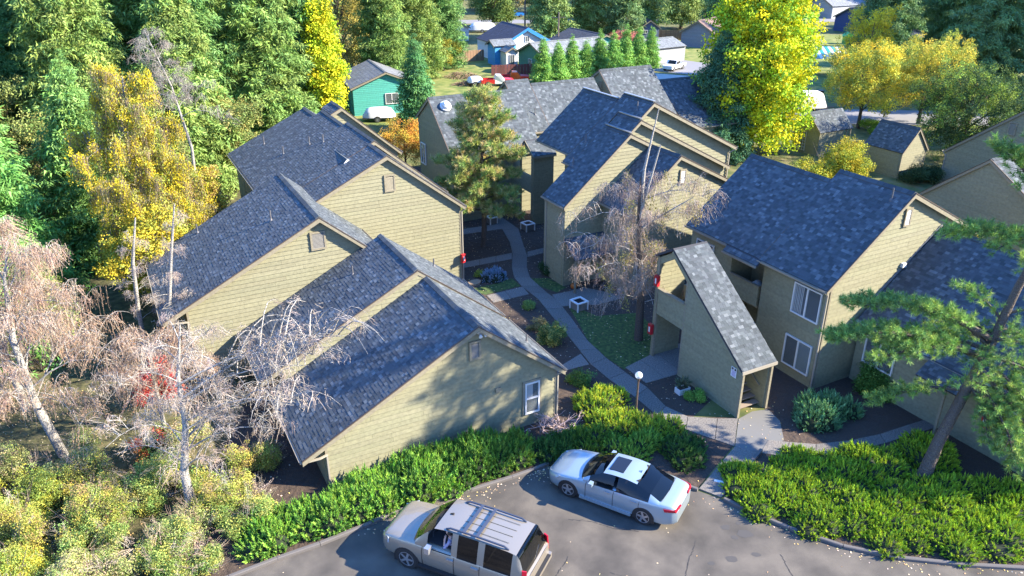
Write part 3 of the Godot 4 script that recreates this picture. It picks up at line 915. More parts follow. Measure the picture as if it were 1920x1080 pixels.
func setting() -> void:
	var g := MB.new()
	g.poly([Vector3(-700, 0, 60), Vector3(700, 0, 60), Vector3(700, 0, -900), Vector3(-700, 0, -900)], Vector3.UP)
	structure("ground", g, M.lawn_soil)
	structure("forest_floor", sheet([Vector2(-120, -8), Vector2(-10.5, -8), Vector2(-9.3, -19), Vector2(-6, -24), Vector2(-12, -34), Vector2(-18, -48), Vector2(-24, -66), Vector2(-18, -90), Vector2(-30, -140), Vector2(-120, -140)], 0.004), M.forest_floor)
	structure("planting_bed", sheet([Vector2(-11.5, -18.2), Vector2(-9.1, -18.6), Vector2(-5.2, -20.95), Vector2(-1.6, -22.9), Vector2(1.5, -24.5), Vector2(4.15, -24.2), Vector2(6.9, -22.9), Vector2(9.0, -25.6), Vector2(9.72, -27.6), Vector2(7.8, -27.65), Vector2(11.4, -32.0), Vector2(21.0, -34.0), Vector2(14.0, -60.0), Vector2(-14.0, -68.0), Vector2(-12.0, -34.0)], 0.008), M.mulch)
	structure("planting_bed", sheet([Vector2(7.82, -22.3), Vector2(9.7, -20.85), Vector2(12.81, -19.46), Vector2(16.9, -19.0), Vector2(30, -18.8), Vector2(34, -34), Vector2(12.5, -33.0), Vector2(11.0, -28.0), Vector2(9.9, -25.0)], 0.0085), M.mulch)
	structure("lawn", sheet([Vector2(3.0, -39.0), Vector2(3.5, -36.7), Vector2(3.9, -34.4), Vector2(4.65, -32.7), Vector2(5.35, -31.6), Vector2(6.7, -32.8), Vector2(7.6, -35.5), Vector2(6.9, -37.6), Vector2(4.6, -37.2)], 0.0125), M.moss_lawn)
	structure("lawn", sheet([Vector2(1.1, -42.2), Vector2(1.7, -41.0), Vector2(2.6, -40.2), Vector2(3.2, -40.9), Vector2(2.2, -42.2)], 0.0128), M.moss_lawn)
	structure("lawn", sheet([Vector2(-2.7, -40.6), Vector2(-1.5, -39.9), Vector2(0.5, -41.1), Vector2(0.0, -42.2), Vector2(-1.0, -41.4)], 0.0129), M.moss_lawn)
	structure("parking_lot", sheet([Vector2(-10.98, -17.58), Vector2(-9.14, -18.55), Vector2(-7.81, -19.37), Vector2(-6.55, -20.05), Vector2(-5.24, -20.88), Vector2(-4.22, -21.61), Vector2(-3.12, -22.15), Vector2(-1.59, -22.8), Vector2(0.0, -23.57), Vector2(0.83, -24.02), Vector2(1.49, -24.44), Vector2(2.72, -24.44), Vector2(4.15, -24.11), Vector2(5.51, -23.57), Vector2(6.5, -23.1), Vector2(6.94, -22.83), Vector2(7.79, -22.32), Vector2(8.78, -21.47), Vector2(9.7, -20.8), Vector2(11.23, -19.93), Vector2(12.81, -19.41), Vector2(15, -19.08), Vector2(16.88, -18.94), Vector2(19.88, -18.85), Vector2(60, -18.0), Vector2(60, 20), Vector2(-40, 20), Vector2(-40, -5), Vector2(-14.0, -15.5)], 0.016), M.asphalt)
	kerb([Vector2(-14.0, -15.5), Vector2(-10.98, -17.58), Vector2(-9.14, -18.55), Vector2(-7.81, -19.37), Vector2(-6.55, -20.05), Vector2(-5.24, -20.88), Vector2(-4.22, -21.61), Vector2(-3.12, -22.15), Vector2(-1.59, -22.8), Vector2(0.0, -23.57), Vector2(0.83, -24.02), Vector2(1.49, -24.44), Vector2(2.72, -24.44), Vector2(4.15, -24.11), Vector2(5.51, -23.57), Vector2(6.5, -23.1), Vector2(6.94, -22.83)])
	kerb([Vector2(7.79, -22.32), Vector2(8.78, -21.47), Vector2(9.7, -20.8), Vector2(11.23, -19.93), Vector2(12.81, -19.41), Vector2(15, -19.08), Vector2(16.88, -18.94), Vector2(19.88, -18.85), Vector2(26, -18.7)])
	var path := structure("path", sheet([Vector2(9.05, -25.54), Vector2(9.72, -27.5), Vector2(10.46, -28.06), Vector2(11.2, -28.22), Vector2(11.44, -27.34), Vector2(11.18, -25.98), Vector2(9.96, -25.19)], 0.02), M.path_pad)
	var main := [[Vector2(-1.62, -53.03), Vector2(-0.85, -53.26)], [Vector2(-0.65, -50.39), Vector2(0.45, -50.6)], [Vector2(-0.16, -48.15), Vector2(0.75, -47.61)], [Vector2(0.03, -46.09), Vector2(0.97, -45.73)], [Vector2(0.0, -43.83), Vector2(0.92, -43.83)], [Vector2(0.13, -42.29), Vector2(1.08, -42.29)], [Vector2(0.57, -41.06), Vector2(1.6, -41.06)], [Vector2(1.01, -40.22), Vector2(2.03, -40.11)], [Vector2(1.49, -39.29), Vector2(2.5, -39.29)], [Vector2(1.89, -38.04), Vector2(2.86, -38.1)], [Vector2(2.25, -36.94), Vector2(3.2, -36.96)], [Vector2(2.93, -34.78), Vector2(3.86, -34.39)], [Vector2(3.81, -32.05), Vector2(4.6, -32.66)], [Vector2(4.53, -30.69), Vector2(5.36, -31.31)], [Vector2(5.51, -29.2), Vector2(6.2, -29.95)], [Vector2(6.29, -27.7), Vector2(6.75, -28.45)], [Vector2(7.3, -26.7), Vector2(7.57, -27.65)], [Vector2(8.35, -26.0), Vector2(8.81, -27.5)], [Vector2(9.03, -25.54), Vector2(9.7, -27.5)]]
	strip_slabs(path, resample(main, 1.4), 0.04, "slab")
	strip_slabs(path, resample([[Vector2(9.94, -25.12), Vector2(10.52, -25.98)], [Vector2(10.84, -24.92), Vector2(11.35, -25.83)], [Vector2(12.11, -24.92), Vector2(12.39, -25.69)], [Vector2(13.74, -25.26), Vector2(14.03, -25.98)], [Vector2(15.25, -25.76), Vector2(15.3, -26.38)], [Vector2(16.91, -26.49), Vector2(16.84, -27.07)], [Vector2(18.58, -27.14), Vector2(18.42, -27.74)], [Vector2(20.61, -27.94), Vector2(20.49, -28.56)]], 1.4), 0.036, "slab")
	for s in [[[Vector2(-3.05, -43.74), Vector2(-3.09, -44.59)], [Vector2(0.0, -45.19), Vector2(0.0, -46.2)]], [[Vector2(-1.05, -38.85), Vector2(-1.47, -39.75)], [Vector2(0.98, -39.96), Vector2(0.63, -40.99)]], [[Vector2(1.0, -46.4), Vector2(0.98, -45.5)], [Vector2(2.18, -47.1), Vector2(2.15, -46.27)]], [[Vector2(2.12, -31.26), Vector2(2.3, -31.85)], [Vector2(3.73, -32.05), Vector2(3.4, -33.07)]], [[Vector2(2.3, -39.86), Vector2(2.78, -38.37)], [Vector2(3.33, -40.34), Vector2(4.86, -38.6)]], [[Vector2(3.33, -40.34), Vector2(4.86, -38.6)], [Vector2(4.2, -40.9), Vector2(6.6, -39.6)]], [[Vector2(5.43, -31.75), Vector2(6.2, -30.35)], [Vector2(7.1, -33.2), Vector2(8.1, -31.3)]], [[Vector2(-3.38, -49.55), Vector2(-3.44, -50.6)], [Vector2(-0.66, -50.61), Vector2(-0.86, -51.68)]], [[Vector2(7.1, -33.2), Vector2(8.1, -31.3)], [Vector2(9.2, -34.6), Vector2(9.9, -32.6)]]]:
		strip_slabs(path, resample(s, 1.2), 0.034, "slab", 0.38, 0.46)
	strip_slabs(path, resample([[Vector2(7.0, -22.9), Vector2(7.72, -22.42)], [Vector2(9.03, -25.5), Vector2(9.94, -25.14)]], 1.5), 0.06, "ramp_slab", 0.36, 0.4)
	# painted anti-slip marks and edge board of the ramp
	var mk := MB.new()
	for q in [[0.25, 0.0], [0.5, 0.05]]:
		var p := Vector2(7.36, -22.65).lerp(Vector2(9.45, -25.3), q[0])
		mk.box(Vector3(p.x, 0.066, p.y), Vector3(0.42, 0.003, 0.13), Basis(Vector3.UP, -0.35))
	part("ramp_mark", mk, M.white_paint, path)
	var eb := MB.new()
	eb.beam(Vector3(8.85, 0.1, -23.75), Vector3(10.0, 0.1, -25.2), 0.12, 0.14)
	part("edge_board", eb, M.kerb_concrete, path)
	# cracks sealed in the asphalt
	var lot := get_node("parking_lot")
	for line in [[Vector2(3.2, -18.8), Vector2(4.3, -18.3), Vector2(5.1, -18.2), Vector2(5.6, -18.6), Vector2(5.9, -19.4), Vector2(6.3, -20.2)], [Vector2(5.6, -18.6), Vector2(6.6, -18.0), Vector2(7.6, -17.6)], [Vector2(2.0, -21.3), Vector2(2.8, -21.2), Vector2(3.6, -20.8), Vector2(4.4, -20.7)], [Vector2(9.0, -19.6), Vector2(9.1, -18.6), Vector2(9.0, -17.5)], [Vector2(0.5, -17.8), Vector2(1.4, -18.6), Vector2(1.9, -19.5)]]:
		var cr := MB.new()
		for i in line.size() - 1:
			for j in 6:
				var p: Vector2 = line[i].lerp(line[i + 1], j / 6.0)
				var q: Vector2 = line[i].lerp(line[i + 1], (j + 1) / 6.0)
				var nn := (q - p).normalized().orthogonal() * rng.randf_range(0.008, 0.022)
				var jt := Vector2(rng.randf_range(-0.04, 0.04), rng.randf_range(-0.04, 0.04))
				cr.poly([Vector3(p.x + nn.x, 0.0195, p.y + nn.y), Vector3(q.x + nn.x + jt.x, 0.0195, q.y + nn.y + jt.y), Vector3(q.x - nn.x + jt.x, 0.0195, q.y - nn.y + jt.y), Vector3(p.x - nn.x, 0.0195, p.y - nn.y)], Vector3.UP)
		part("crack", cr, M.crack, lot)
	for e in [[8.1, -20.6, 0.22], [7.5, -20.9, 0.14], [7.7, -20.4, 0.1], [8.2, -19.6, 0.12], [7.3, -19.4, 0.16], [6.6, -19.2, 0.1], [8.0, -21.1, 0.08]]:
		var st := MB.new()
		var ring := []
		for k in 11:
			var a := TAU * k / 11.0
			var r: float = e[2] * rng.randf_range(0.75, 1.15)
			ring.append(Vector3(e[0] + cos(a) * r * 1.3, 0.0205, e[1] + sin(a) * r))
		st.poly(ring, Vector3.UP)
		part("oil_stain", st, M.oil, lot)
	# far roads and yards
	structure("road", sheet([Vector2(-160, -175), Vector2(160, -190), Vector2(160, -198), Vector2(-160, -183)], 0.02), M.far_road)
	structure("road", sheet([Vector2(20, -84), Vector2(80, -80), Vector2(80, -87), Vector2(20, -92)], 0.024), M.far_road)
	structure("road", sheet([Vector2(21.0, -118), Vector2(29, -112), Vector2(33, -122), Vector2(25.5, -131)], 0.028), M.far_road)
	structure("driveway", sheet([Vector2(19, -104), Vector2(27, -100), Vector2(30, -111), Vector2(20, -116)], 0.022), M.driveway)
	structure("meadow", sheet([Vector2(-19, -84), Vector2(-8, -80), Vector2(6, -96), Vector2(6, -118), Vector2(-3, -132), Vector2(-14, -140)], 0.012), M.meadow)
	structure("meadow", sheet([Vector2(24, -132), Vector2(36, -118), Vector2(60, -125), Vector2(50, -160), Vector2(26, -160)], 0.012), M.meadow)
	structure("meadow", sheet([Vector2(28, -97), Vector2(60, -93), Vector2(95, -140), Vector2(60, -165)], 0.013), M.meadow)

# ---------------------------------------------------------------- plants
func scatter(called: String, mesh: Mesh, m: Material, parent: Node, xf: Array, cols: Array) -> MultiMeshInstance3D:
	var mm := MultiMesh.new()
	mm.transform_format = MultiMesh.TRANSFORM_3D
	mm.use_colors = true
	mm.mesh = mesh
	mm.instance_count = xf.size()
	var buf := PackedFloat32Array()
	buf.resize(xf.size() * 16)
	var k := 0
	for i in xf.size():
		var t: Transform3D = xf[i]
		var b := t.basis
		buf[k] = b.x.x; buf[k + 1] = b.y.x; buf[k + 2] = b.z.x; buf[k + 3] = t.origin.x
		buf[k + 4] = b.x.y; buf[k + 5] = b.y.y; buf[k + 6] = b.z.y; buf[k + 7] = t.origin.y
		buf[k + 8] = b.x.z; buf[k + 9] = b.y.z; buf[k + 10] = b.z.z; buf[k + 11] = t.origin.z
		var c: Color = cols[i]
		buf[k + 12] = c.r; buf[k + 13] = c.g; buf[k + 14] = c.b; buf[k + 15] = 1.0
		k += 16
	mm.buffer = buf
	var o := MultiMeshInstance3D.new()
	o.name = called
	o.multimesh = mm
	o.material_override = m
	parent.add_child(o, true)
	o.set_meta("kind", "stuff")
	return o

func rv() -> Vector3:
	while true:
		var p := Vector3(rng.randf_range(-1, 1), rng.randf_range(-1, 1), rng.randf_range(-1, 1))
		if p.length_squared() < 1.0 and p.length_squared() > 0.01:
			return p.normalized()
	return Vector3.UP

func aim(y: Vector3, roll: float) -> Basis: # basis whose y axis points along y
	y = y.normalized()
	var x := y.cross(Vector3.FORWARD if absf(y.z) < 0.9 else Vector3.RIGHT).normalized()
	x = x.rotated(y, roll)
	return Basis(x, y, x.cross(y))

var G := {}

func leaf_quad(mb: MB, p: Vector3, d: Vector3, side: Vector3, l: float, w: float) -> void:
	# two triangles folded along the midrib
	var nn := side.cross(d).normalized()
	var mid := p + d * l * 0.5
	mb.tri(p, mid + side * w * 0.5 + nn * w * 0.12, p + d * l, nn)
	mb.tri(p, mid - side * w * 0.5 + nn * w * 0.12, p + d * l, nn)

func plant_meshes() -> void:
	# leaf clumps: unit radius about 0.5 m
	for k in 3:
		var mb := MB.new()
		for i in [60, 60, 34][k]:
			var p := rv() * 0.5 * pow(rng.randf(), 0.45)
			var d := (rv() + p * 1.2 + Vector3(0, [-0.1, -0.9, -0.2][k], 0)).normalized()
			var s := d.cross(rv()).normalized()
			var t := rng.randf_range(0.6, 1.25)
			mb.col = Color(t, t * rng.randf_range(0.92, 1.05), t * 0.95)
			var l: float = rng.randf_range(0.1, 0.19) * [1.0, 0.9, 1.7][k]
			leaf_quad(mb, p, d, s, l, l * [0.72, 0.55, 0.7][k])
		G["leaf%d" % k] = mb.mesh()
	# conifer frond: unit length along y, drooping towards -z
	for k in 2:
		var mb := MB.new()
		for i in 30:
			var f := (i + 0.5) / 30.0
			var side := -1.0 if i % 2 else 1.0
			var p := Vector3(0, f, -0.22 * f * f)
			var l := (1.0 - f) * 0.42 + 0.09
			var d := Vector3(side * 0.85, 0.62, -0.18 + rng.randf_range(-0.2, 0.12)).normalized()
			var t := rng.randf_range(0.55, 1.0) * (0.75 + 0.45 * f)
			mb.col = Color(t, t, t * 0.95)
			var up := Vector3(0, 0, 1)
			var w := 0.05 + 0.045 * (1.0 - f)
			var e := p + d * l
			var q := d.cross(up).normalized() * w
			mb.tri(p - q * 0.6, p + q * 0.6, e, up)
			mb.tri(p + d * l * 0.25 + up * 0.01 - q, p + d * l * 0.25 + q, p + d * l * 0.7 + d.cross(q).normalized() * -0.11, up)
			# hanging spray under the twig
			mb.tri(p + d * l * 0.2, e, p + d * l * 0.55 + Vector3(0, 0.02, -0.13 - 0.1 * rng.randf()), d.cross(up))
		mb.col = Color(0.5, 0.4, 0.3)
		mb.tri(Vector3(-0.012, 0, 0), Vector3(0.012, 0, 0), Vector3(0, 0.9, -0.2), Vector3(0, 0, 1))
		G["frond%d" % k] = mb.mesh()
	# flattened clumps of short conifer sprays, about 1 unit across
	for k in 2:
		var mb := MB.new()
		for i in 70:
			var p := rv() * pow(rng.randf(), 0.5) * Vector3(0.5, 0.24, 0.5)
			var d := (Vector3(p.x, p.y * 0.6 - 0.12, p.z) * 1.8 + rv() * 0.45 + Vector3(0, rng.randf_range(-0.25, 0.2), 0)).normalized()
			var t := rng.randf_range(0.55, 1.2)
			mb.col = Color(t * rng.randf_range(0.9, 1.15), t, t * 0.9)
			var q := d.cross(rv()).normalized() * rng.randf_range(0.025, 0.05)
			mb.tri(p - q, p + q, p + d * rng.randf_range(0.16, 0.34), q.cross(d))
		G["clump%d" % k] = mb.mesh()
	# pine tuft: needles round a shoot along y
	for k in 2:
		var mb := MB.new()
		for i in 46:
			var f := rng.randf()
			var a := rng.randf() * TAU
			var d := (Vector3(cos(a), 0.25 + 0.9 * f, sin(a))).normalized()
			var p := Vector3(0, f * 0.45, 0)
			var t := rng.randf_range(0.55, 1.2)
			mb.col = Color(t, t, t * 0.9)
			var s := d.cross(rv()).normalized() * 0.02
			mb.tri(p - s, p + s, p + d * rng.randf_range(0.3, 0.48), s.cross(d))
		G["tuft%d" % k] = mb.mesh()
	# juniper sprig: feathered shoot along y, 1 unit
	for k in 2:
		var mb := MB.new()
		for i in 22:
			var f := i / 22.0
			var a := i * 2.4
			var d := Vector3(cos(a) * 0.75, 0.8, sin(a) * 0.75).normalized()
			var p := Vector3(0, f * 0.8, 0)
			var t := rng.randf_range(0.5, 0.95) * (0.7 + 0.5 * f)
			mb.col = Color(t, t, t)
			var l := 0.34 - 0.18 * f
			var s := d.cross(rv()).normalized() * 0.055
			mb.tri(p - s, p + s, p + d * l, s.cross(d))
		mb.col = Color(1.15, 1.15, 1.0)
		for i in 3:
			var s := Vector3(cos(i * 2.1), 0, sin(i * 2.1)) * 0.05
			mb.tri(Vector3(0, 0.6, 0) - s, Vector3(0, 0.6, 0) + s, Vector3(0, 1.08, 0), s.cross(Vector3.UP))
		G["sprig%d" % k] = mb.mesh()
	# hanging birch twigs: strands falling along -y from the origin, unit length; leafless and with a few dry leaves
	for k in 2:
		var mb := MB.new()
		for i in 7:
			var p := Vector3(rng.randf_range(-0.22, 0.22), rng.randf_range(-0.1, 0.1), rng.randf_range(-0.22, 0.22))
			var drift := Vector3(rng.randf_range(-0.25, 0.25), 0, rng.randf_range(-0.25, 0.25))
			var l := rng.randf_range(0.5, 1.0)
			var prev := p
			var t := rng.randf_range(0.7, 1.15)
			for s in 4:
				var f := (s + 1) / 4.0
				var q := p + drift * f * (1.0 - 0.4 * f) + Vector3(0, -l * f, 0) + rv() * 0.03
				var w := 0.0075 * (1.0 - 0.55 * f)
				mb.col = Color(t, t, t)
				var x := Vector3(w, 0, 0) if i % 2 else Vector3(0, 0, w)
				mb.poly([prev - x, prev + x, q + x * 0.7, q - x * 0.7], x.cross(q - prev))
				if k == 0:
					for j in 2:
						var lp := prev.lerp(q, rng.randf())
						mb.col = Color(1.25, 0.95, 0.68) * rng.randf_range(0.55, 1.15)
						leaf_quad(mb, lp, (rv() + Vector3.DOWN).normalized(), rv(), 0.05, 0.036)
				else:
					var lp := prev.lerp(q, rng.randf())
					mb.col = Color(t * 1.1, t * 1.1, t)
					mb.tri(lp - Vector3(0.008, 0, 0), lp + Vector3(0.008, 0, 0), lp + (rv() + Vector3.DOWN * 0.4).normalized() * 0.17, Vector3(0, 0, 1))
				prev = q
		G["twig%d" % k] = mb.mesh()

func tint(c: Color, dv: float, dh: float) -> Color:
	var k := rng.randf_range(1.0 - dv, 1.0 + dv) * 1.25
	return Color(c.r * k * rng.randf_range(1.0 - dh, 1.0 + dh), c.g * k, c.b * k * rng.randf_range(1.0 - dh, 1.0 + dh))

func limbs(mb: MB, from: Vector3, to: Vector3, r: float, bend: Vector3, sides := 6) -> void:
	var p := []
	var rr := []
	for i in 6:
		var f := i / 5.0
		p.append(from.lerp(to, f) + bend * sin(f * PI) + rv() * 0.03 * (to - from).length() * 0.5 * f)
		rr.append(r * (1.0 - 0.8 * f))
	mb.tube(p, rr, sides)

# broadleaf tree: the crown is a set of lobes filled with leaf clumps
func broadleaf(called: String, label: String, at: Vector3, h: float, r: float, base: float, cols: Array, o := {}) -> Node3D:
	var t := thing(called, label, o.get("cat", "tree"), at, 0.0, o.get("group", ""))
	var tr := MB.new()
	var tw: float = o.get("trunk", h * 0.022)
	var top := Vector3(rng.randf_range(-0.3, 0.3), h * 0.8, rng.randf_range(-0.3, 0.3))
	tr.tube([Vector3(0, -0.1, 0), Vector3(0, 0.15, 0), Vector3(0, base, 0), top * 0.7, top], [tw * 1.5, tw * 1.1, tw * 0.85, tw * 0.5, tw * 0.15], 8)
	part("trunk", tr, o.get("bark", M.bark), t)
	var br := MB.new()
	var xf := []
	var cc := []
	var lobes: int = o.get("lobes", 16)
	var per: int = o.get("per", 26)
	var cs: float = o.get("cs", 1.0)
	var taper: float = o.get("taper", 0.0)
	var mid := (h + base) * 0.5
	var hy := (h - base) * 0.5
	for i in lobes:
		var a := i * 2.39996 + rng.randf() * 0.6
		var fy := -0.82 + 1.7 * (i + 0.5) / lobes
		var ring := sqrt(maxf(0.0, 1.0 - fy * fy)) * rng.randf_range(0.45, 0.85) * (1.0 - taper * (fy * 0.5 + 0.5))
		var lc := Vector3(cos(a) * r * ring, mid + fy * hy * 0.86, sin(a) * r * ring)
		var lr: float = r * rng.randf_range(0.3, 0.46) * o.get("lobe", 1.0)
		limbs(br, Vector3(0, clampf(lc.y * 0.55, base * 0.7, h * 0.8), 0), lc, tw * 0.35, Vector3(0, 0.1 * r, 0), 5)
		for j in per:
			var d := rv()
			var p := lc + d * lr * pow(rng.randf(), 0.4) * Vector3(1, 0.8, 1)
			var sc := cs * rng.randf_range(0.7, 1.25)
			xf.append(Transform3D(aim((d + Vector3.UP * 0.4).normalized(), rng.randf() * TAU).scaled(Vector3.ONE * sc), p))
			cc.append(tint(cols[rng.randi() % cols.size()] if not o.has("lobe_cols") else cols[(i + (1 if rng.randf() < 0.25 else 0)) % cols.size()], 0.3, 0.12))
	part("branches", br, o.get("bark", M.bark), t)
	scatter("crown", G[o.get("leaf", "leaf0")], M.leaf, t, xf, cc)
	return t

func conifer(called: String, label: String, at: Vector3, h: float, r: float, base: float, col: Color, o := {}) -> Node3D:
	var t := thing(called, label, "tree", at, 0.0, o.get("group", ""))
	var tr := MB.new()
	var tw := h * 0.013
	tr.tube([Vector3(0, -0.1, 0), Vector3(0, h * 0.3, 0), Vector3(0, h * 0.98, 0)], [tw * 1.3, tw, 0.02], 7)
	part("trunk", tr, M.bark, t)
	var xf := []
	var cc := []
	var y := base
	var step: float = o.get("step", 0.42)
	var turn := rng.randf() * TAU
	while y < h:
		var f := (y - base) / (h - base)
		var len: float = r * pow(1.0 - f, o.get("pow", 0.8)) * (1.0 if f > 0.12 else 0.7 + 2.5 * f) + 0.25
		var n := int(lerpf(o.get("n", 8.0), 5.0, f))
		for i in n:
			turn += TAU / n + rng.randf_range(-0.25, 0.25)
			var out := Vector3(cos(turn), 0, sin(turn))
			var el := lerpf(-0.25, 0.75, f * f) + rng.randf_range(-0.18, 0.15)
			var d := (out + Vector3.UP * el).normalized()
			var x := d.cross(Vector3.UP).normalized()
			var l := len * rng.randf_range(0.65, 1.15)
			var size: float = o.get("frond", 1.25)
			var k := maxi(1, ceili(l / (size * 0.55)))
			for s in k:
				var g := 1.0 - s / float(k) * 0.72
				var tip := d * l * g + Vector3(0, -0.1 * l * g * g * (1.0 - f), 0)
				var d2 := d.rotated(Vector3.UP, 0.0 if s == 0 else rng.randf_range(-0.75, 0.75))
				var l2 := minf(l * 0.9, size * rng.randf_range(0.7, 1.25))
				var x2 := d2.cross(Vector3.UP).normalized()
				if o.get("fronds", false):
					xf.append(Transform3D(Basis(x2 * l2, d2 * l2, x2.cross(d2) * l2), Vector3(0, y + rng.randf_range(-0.2, 0.2), 0) + tip - d2 * l2 * 0.7))
				else:
					xf.append(Transform3D(aim(Vector3.UP + rv() * 0.45 + d * 0.3, rng.randf() * TAU).scaled(Vector3.ONE * l2 * 0.95), Vector3(0, y + rng.randf_range(-0.35, 0.35), 0) + tip - d2 * l2 * 0.3))
				cc.append(tint(Color(col.r * 1.75, col.g * 1.95, col.b * 1.75), 0.3, 0.14))
		y += step * rng.randf_range(0.8, 1.2) * (1.0 - 0.45 * f)
	scatter("crown", G[("frond%d" if o.get("fronds", false) else "clump%d") % (rng.randi() % 2)], M.needle, t, xf, cc)
	return t

func pine(called: String, label: String, at: Vector3, spine: Array, rad: Array, boughs: Array, cols: Array, ts := 0.75, dens := 1.0) -> Node3D:
	# spine: trunk points, boughs: [start, end, thickness of foliage]
	var t := thing(called, label, "tree", at)
	var tr := MB.new()
	tr.tube(spine, rad, 10)
	part("trunk", tr, M.bark, t)
	var br := MB.new()
	var xf := []
	var cc := []
	for b in boughs:
		var p: Vector3 = b[0]
		var q: Vector3 = b[1]
		var len := (q - p).length()
		var bend := Vector3(0, 0.1 * len, 0)
		limbs(br, p, q, 0.022 * len + 0.02, bend, 5)
		var n := int(len * len * 5.5 * dens) + int(len * 9 * dens) + 6
		for i in n:
			var f := 0.22 + 0.8 * pow(rng.randf(), 0.75)
			var wd: float = b[2] * (0.35 + 0.75 * sin(clampf(f, 0.0, 1.0) * 2.6))
			var off := rv() * wd * pow(rng.randf(), 0.5)
			off.y *= 0.5
			var c := p.lerp(q, f) + bend * sin(f * PI) + off
			var d := ((q - p).normalized() * 0.7 + off.normalized() * 0.8 + Vector3.UP * 0.6 + rv() * 0.4).normalized()
			xf.append(Transform3D(aim(d, rng.randf() * TAU).scaled(Vector3.ONE * ts * rng.randf_range(0.65, 1.2)), c))
			cc.append(tint(cols[rng.randi() % cols.size()], 0.25, 0.12))
			if i % 5 == 0:
				br.tube([p.lerp(q, f * 0.9) + bend * sin(f * 0.9 * PI), c], [0.02, 0.008], 3)
	part("branches", br, M.bark, t)
	scatter("crown", G["tuft%d" % (rng.randi() % 2)], M.needle, t, xf, cc)
	return t

# mound of juniper: lobes of sprigs over a dark woody heart
func juniper(called: String, label: String, at: Vector3, rx: float, rz: float, h: float, turn: float, cols: Array, o := {}) -> void:
	var t := thing(called, label, "shrub", at, turn, o.get("group", "juniper shrubs"))
	var lob := []
	var n: int = o.get("lobes", 7)
	for i in n:
		var a := i * 2.4 + rng.randf()
		var f := sqrt((i + 0.3) / n)
		lob.append([Vector3(cos(a) * rx * f * 0.7, 0, sin(a) * rz * f * 0.7), rng.randf_range(0.36, 0.55) * minf(rx, rz) + 0.18, h * rng.randf_range(0.62, 1.0) * (1.0 - 0.25 * f)])
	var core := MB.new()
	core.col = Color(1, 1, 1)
	var xf := []
	var cc := []
	var dens: float = o.get("dens", 58.0)
	var size: float = o.get("size", 0.36)
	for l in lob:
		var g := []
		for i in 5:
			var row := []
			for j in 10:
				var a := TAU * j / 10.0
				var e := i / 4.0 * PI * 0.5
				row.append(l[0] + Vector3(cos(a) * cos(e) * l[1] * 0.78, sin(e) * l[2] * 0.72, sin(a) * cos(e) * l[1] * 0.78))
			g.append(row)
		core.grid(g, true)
		var area: float = TAU * l[1] * (l[1] + l[2]) * 0.5
		for i in int(area * dens):
			var d := rv()
			d.y = absf(d.y)
			var p: Vector3 = l[0] + Vector3(d.x * l[1], d.y * l[2], d.z * l[1]) * rng.randf_range(0.72, 1.0)
			var dir: Vector3 = (d * Vector3(1, 0.8, 1) + Vector3.UP * o.get("up", 0.45) + rv() * 0.45).normalized()
			var s := size * rng.randf_range(0.6, 1.3)
			xf.append(Transform3D(aim(dir, rng.randf() * TAU).scaled(Vector3(s * 0.8, s, s * 0.8)), p - dir * s * 0.5))
			cc.append(tint(cols[rng.randi() % cols.size()], 0.28, 0.12))
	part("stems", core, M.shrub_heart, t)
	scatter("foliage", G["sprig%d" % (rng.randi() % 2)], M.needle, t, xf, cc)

# leafy shrub of clumps
func shrub(called: String, label: String, at: Vector3, r: float, h: float, cols: Array, o := {}) -> void:
	var t := thing(called, label, o.get("cat", "shrub"), at, 0.0, o.get("group", ""))
	var st := MB.new()
	for i in 6:
		var a := i * 1.05 + rng.randf()
		st.tube([Vector3(cos(a) * 0.08, -0.05, sin(a) * 0.08), Vector3(cos(a) * r * 0.3, h * 0.4, sin(a) * r * 0.3), Vector3(cos(a) * r * 0.55, h * 0.75, sin(a) * r * 0.55)], [0.03, 0.02, 0.008], 4)
	part("stems", st, M.bark, t)
	var xf := []
	var cc := []
	var cs: float = o.get("cs", 0.6)
	var n := int(o.get("n", 40.0) * r * (r + h) * 0.5 / (cs * cs))
	var bumps := []
	for i in 9:
		var q := rv()
		bumps.append([Vector3(q.x * r * 0.62, h * rng.randf_range(0.12, 0.68), q.z * r * 0.62), rng.randf_range(0.26, 0.5)])
	for i in n:
		var b: Array = bumps[rng.randi() % 9]
		var d := rv()
		var p: Vector3 = b[0] + d * Vector3(r, h * 0.75, r) * b[1] * pow(rng.randf(), 0.45)
		if rng.randf() < 0.06:
			p += Vector3(d.x * 0.2, rng.randf_range(0.1, 0.45), d.z * 0.2) * cs
		p.y = maxf(p.y, 0.05)
		xf.append(Transform3D(aim((d + Vector3.UP * 0.3).normalized(), rng.randf() * TAU).scaled(Vector3.ONE * cs * rng.randf_range(0.55, 1.3)), p))
		cc.append(tint(cols[rng.randi() % cols.size()], 0.35, 0.14))
	scatter("foliage", G[o.get("leaf", "leaf0")], M.leaf, t, xf, cc)
	if o.has("twigs"):
		var tx := []
		var tc := []
		for i in int(o.twigs):
			var b: Array = bumps[rng.randi() % 9]
			var d := rv()
			var p: Vector3 = b[0] + d * Vector3(r, h * 0.8, r) * b[1] + Vector3(0, 0.15, 0)
			p.y = maxf(p.y, 0.3)
			tx.append(Transform3D(aim(-(d + Vector3.UP * 0.6).normalized() + rv() * 0.7, rng.randf() * TAU).scaled(Vector3.ONE * rng.randf_range(0.4, 0.8)), p))
			tc.append(tint(pick([Color(0.3, 0.22, 0.17), Color(0.36, 0.3, 0.24), Color(0.24, 0.19, 0.13)]), 0.2, 0.08))
		scatter("twigs", G.twig1, M.twig, t, tx, tc)

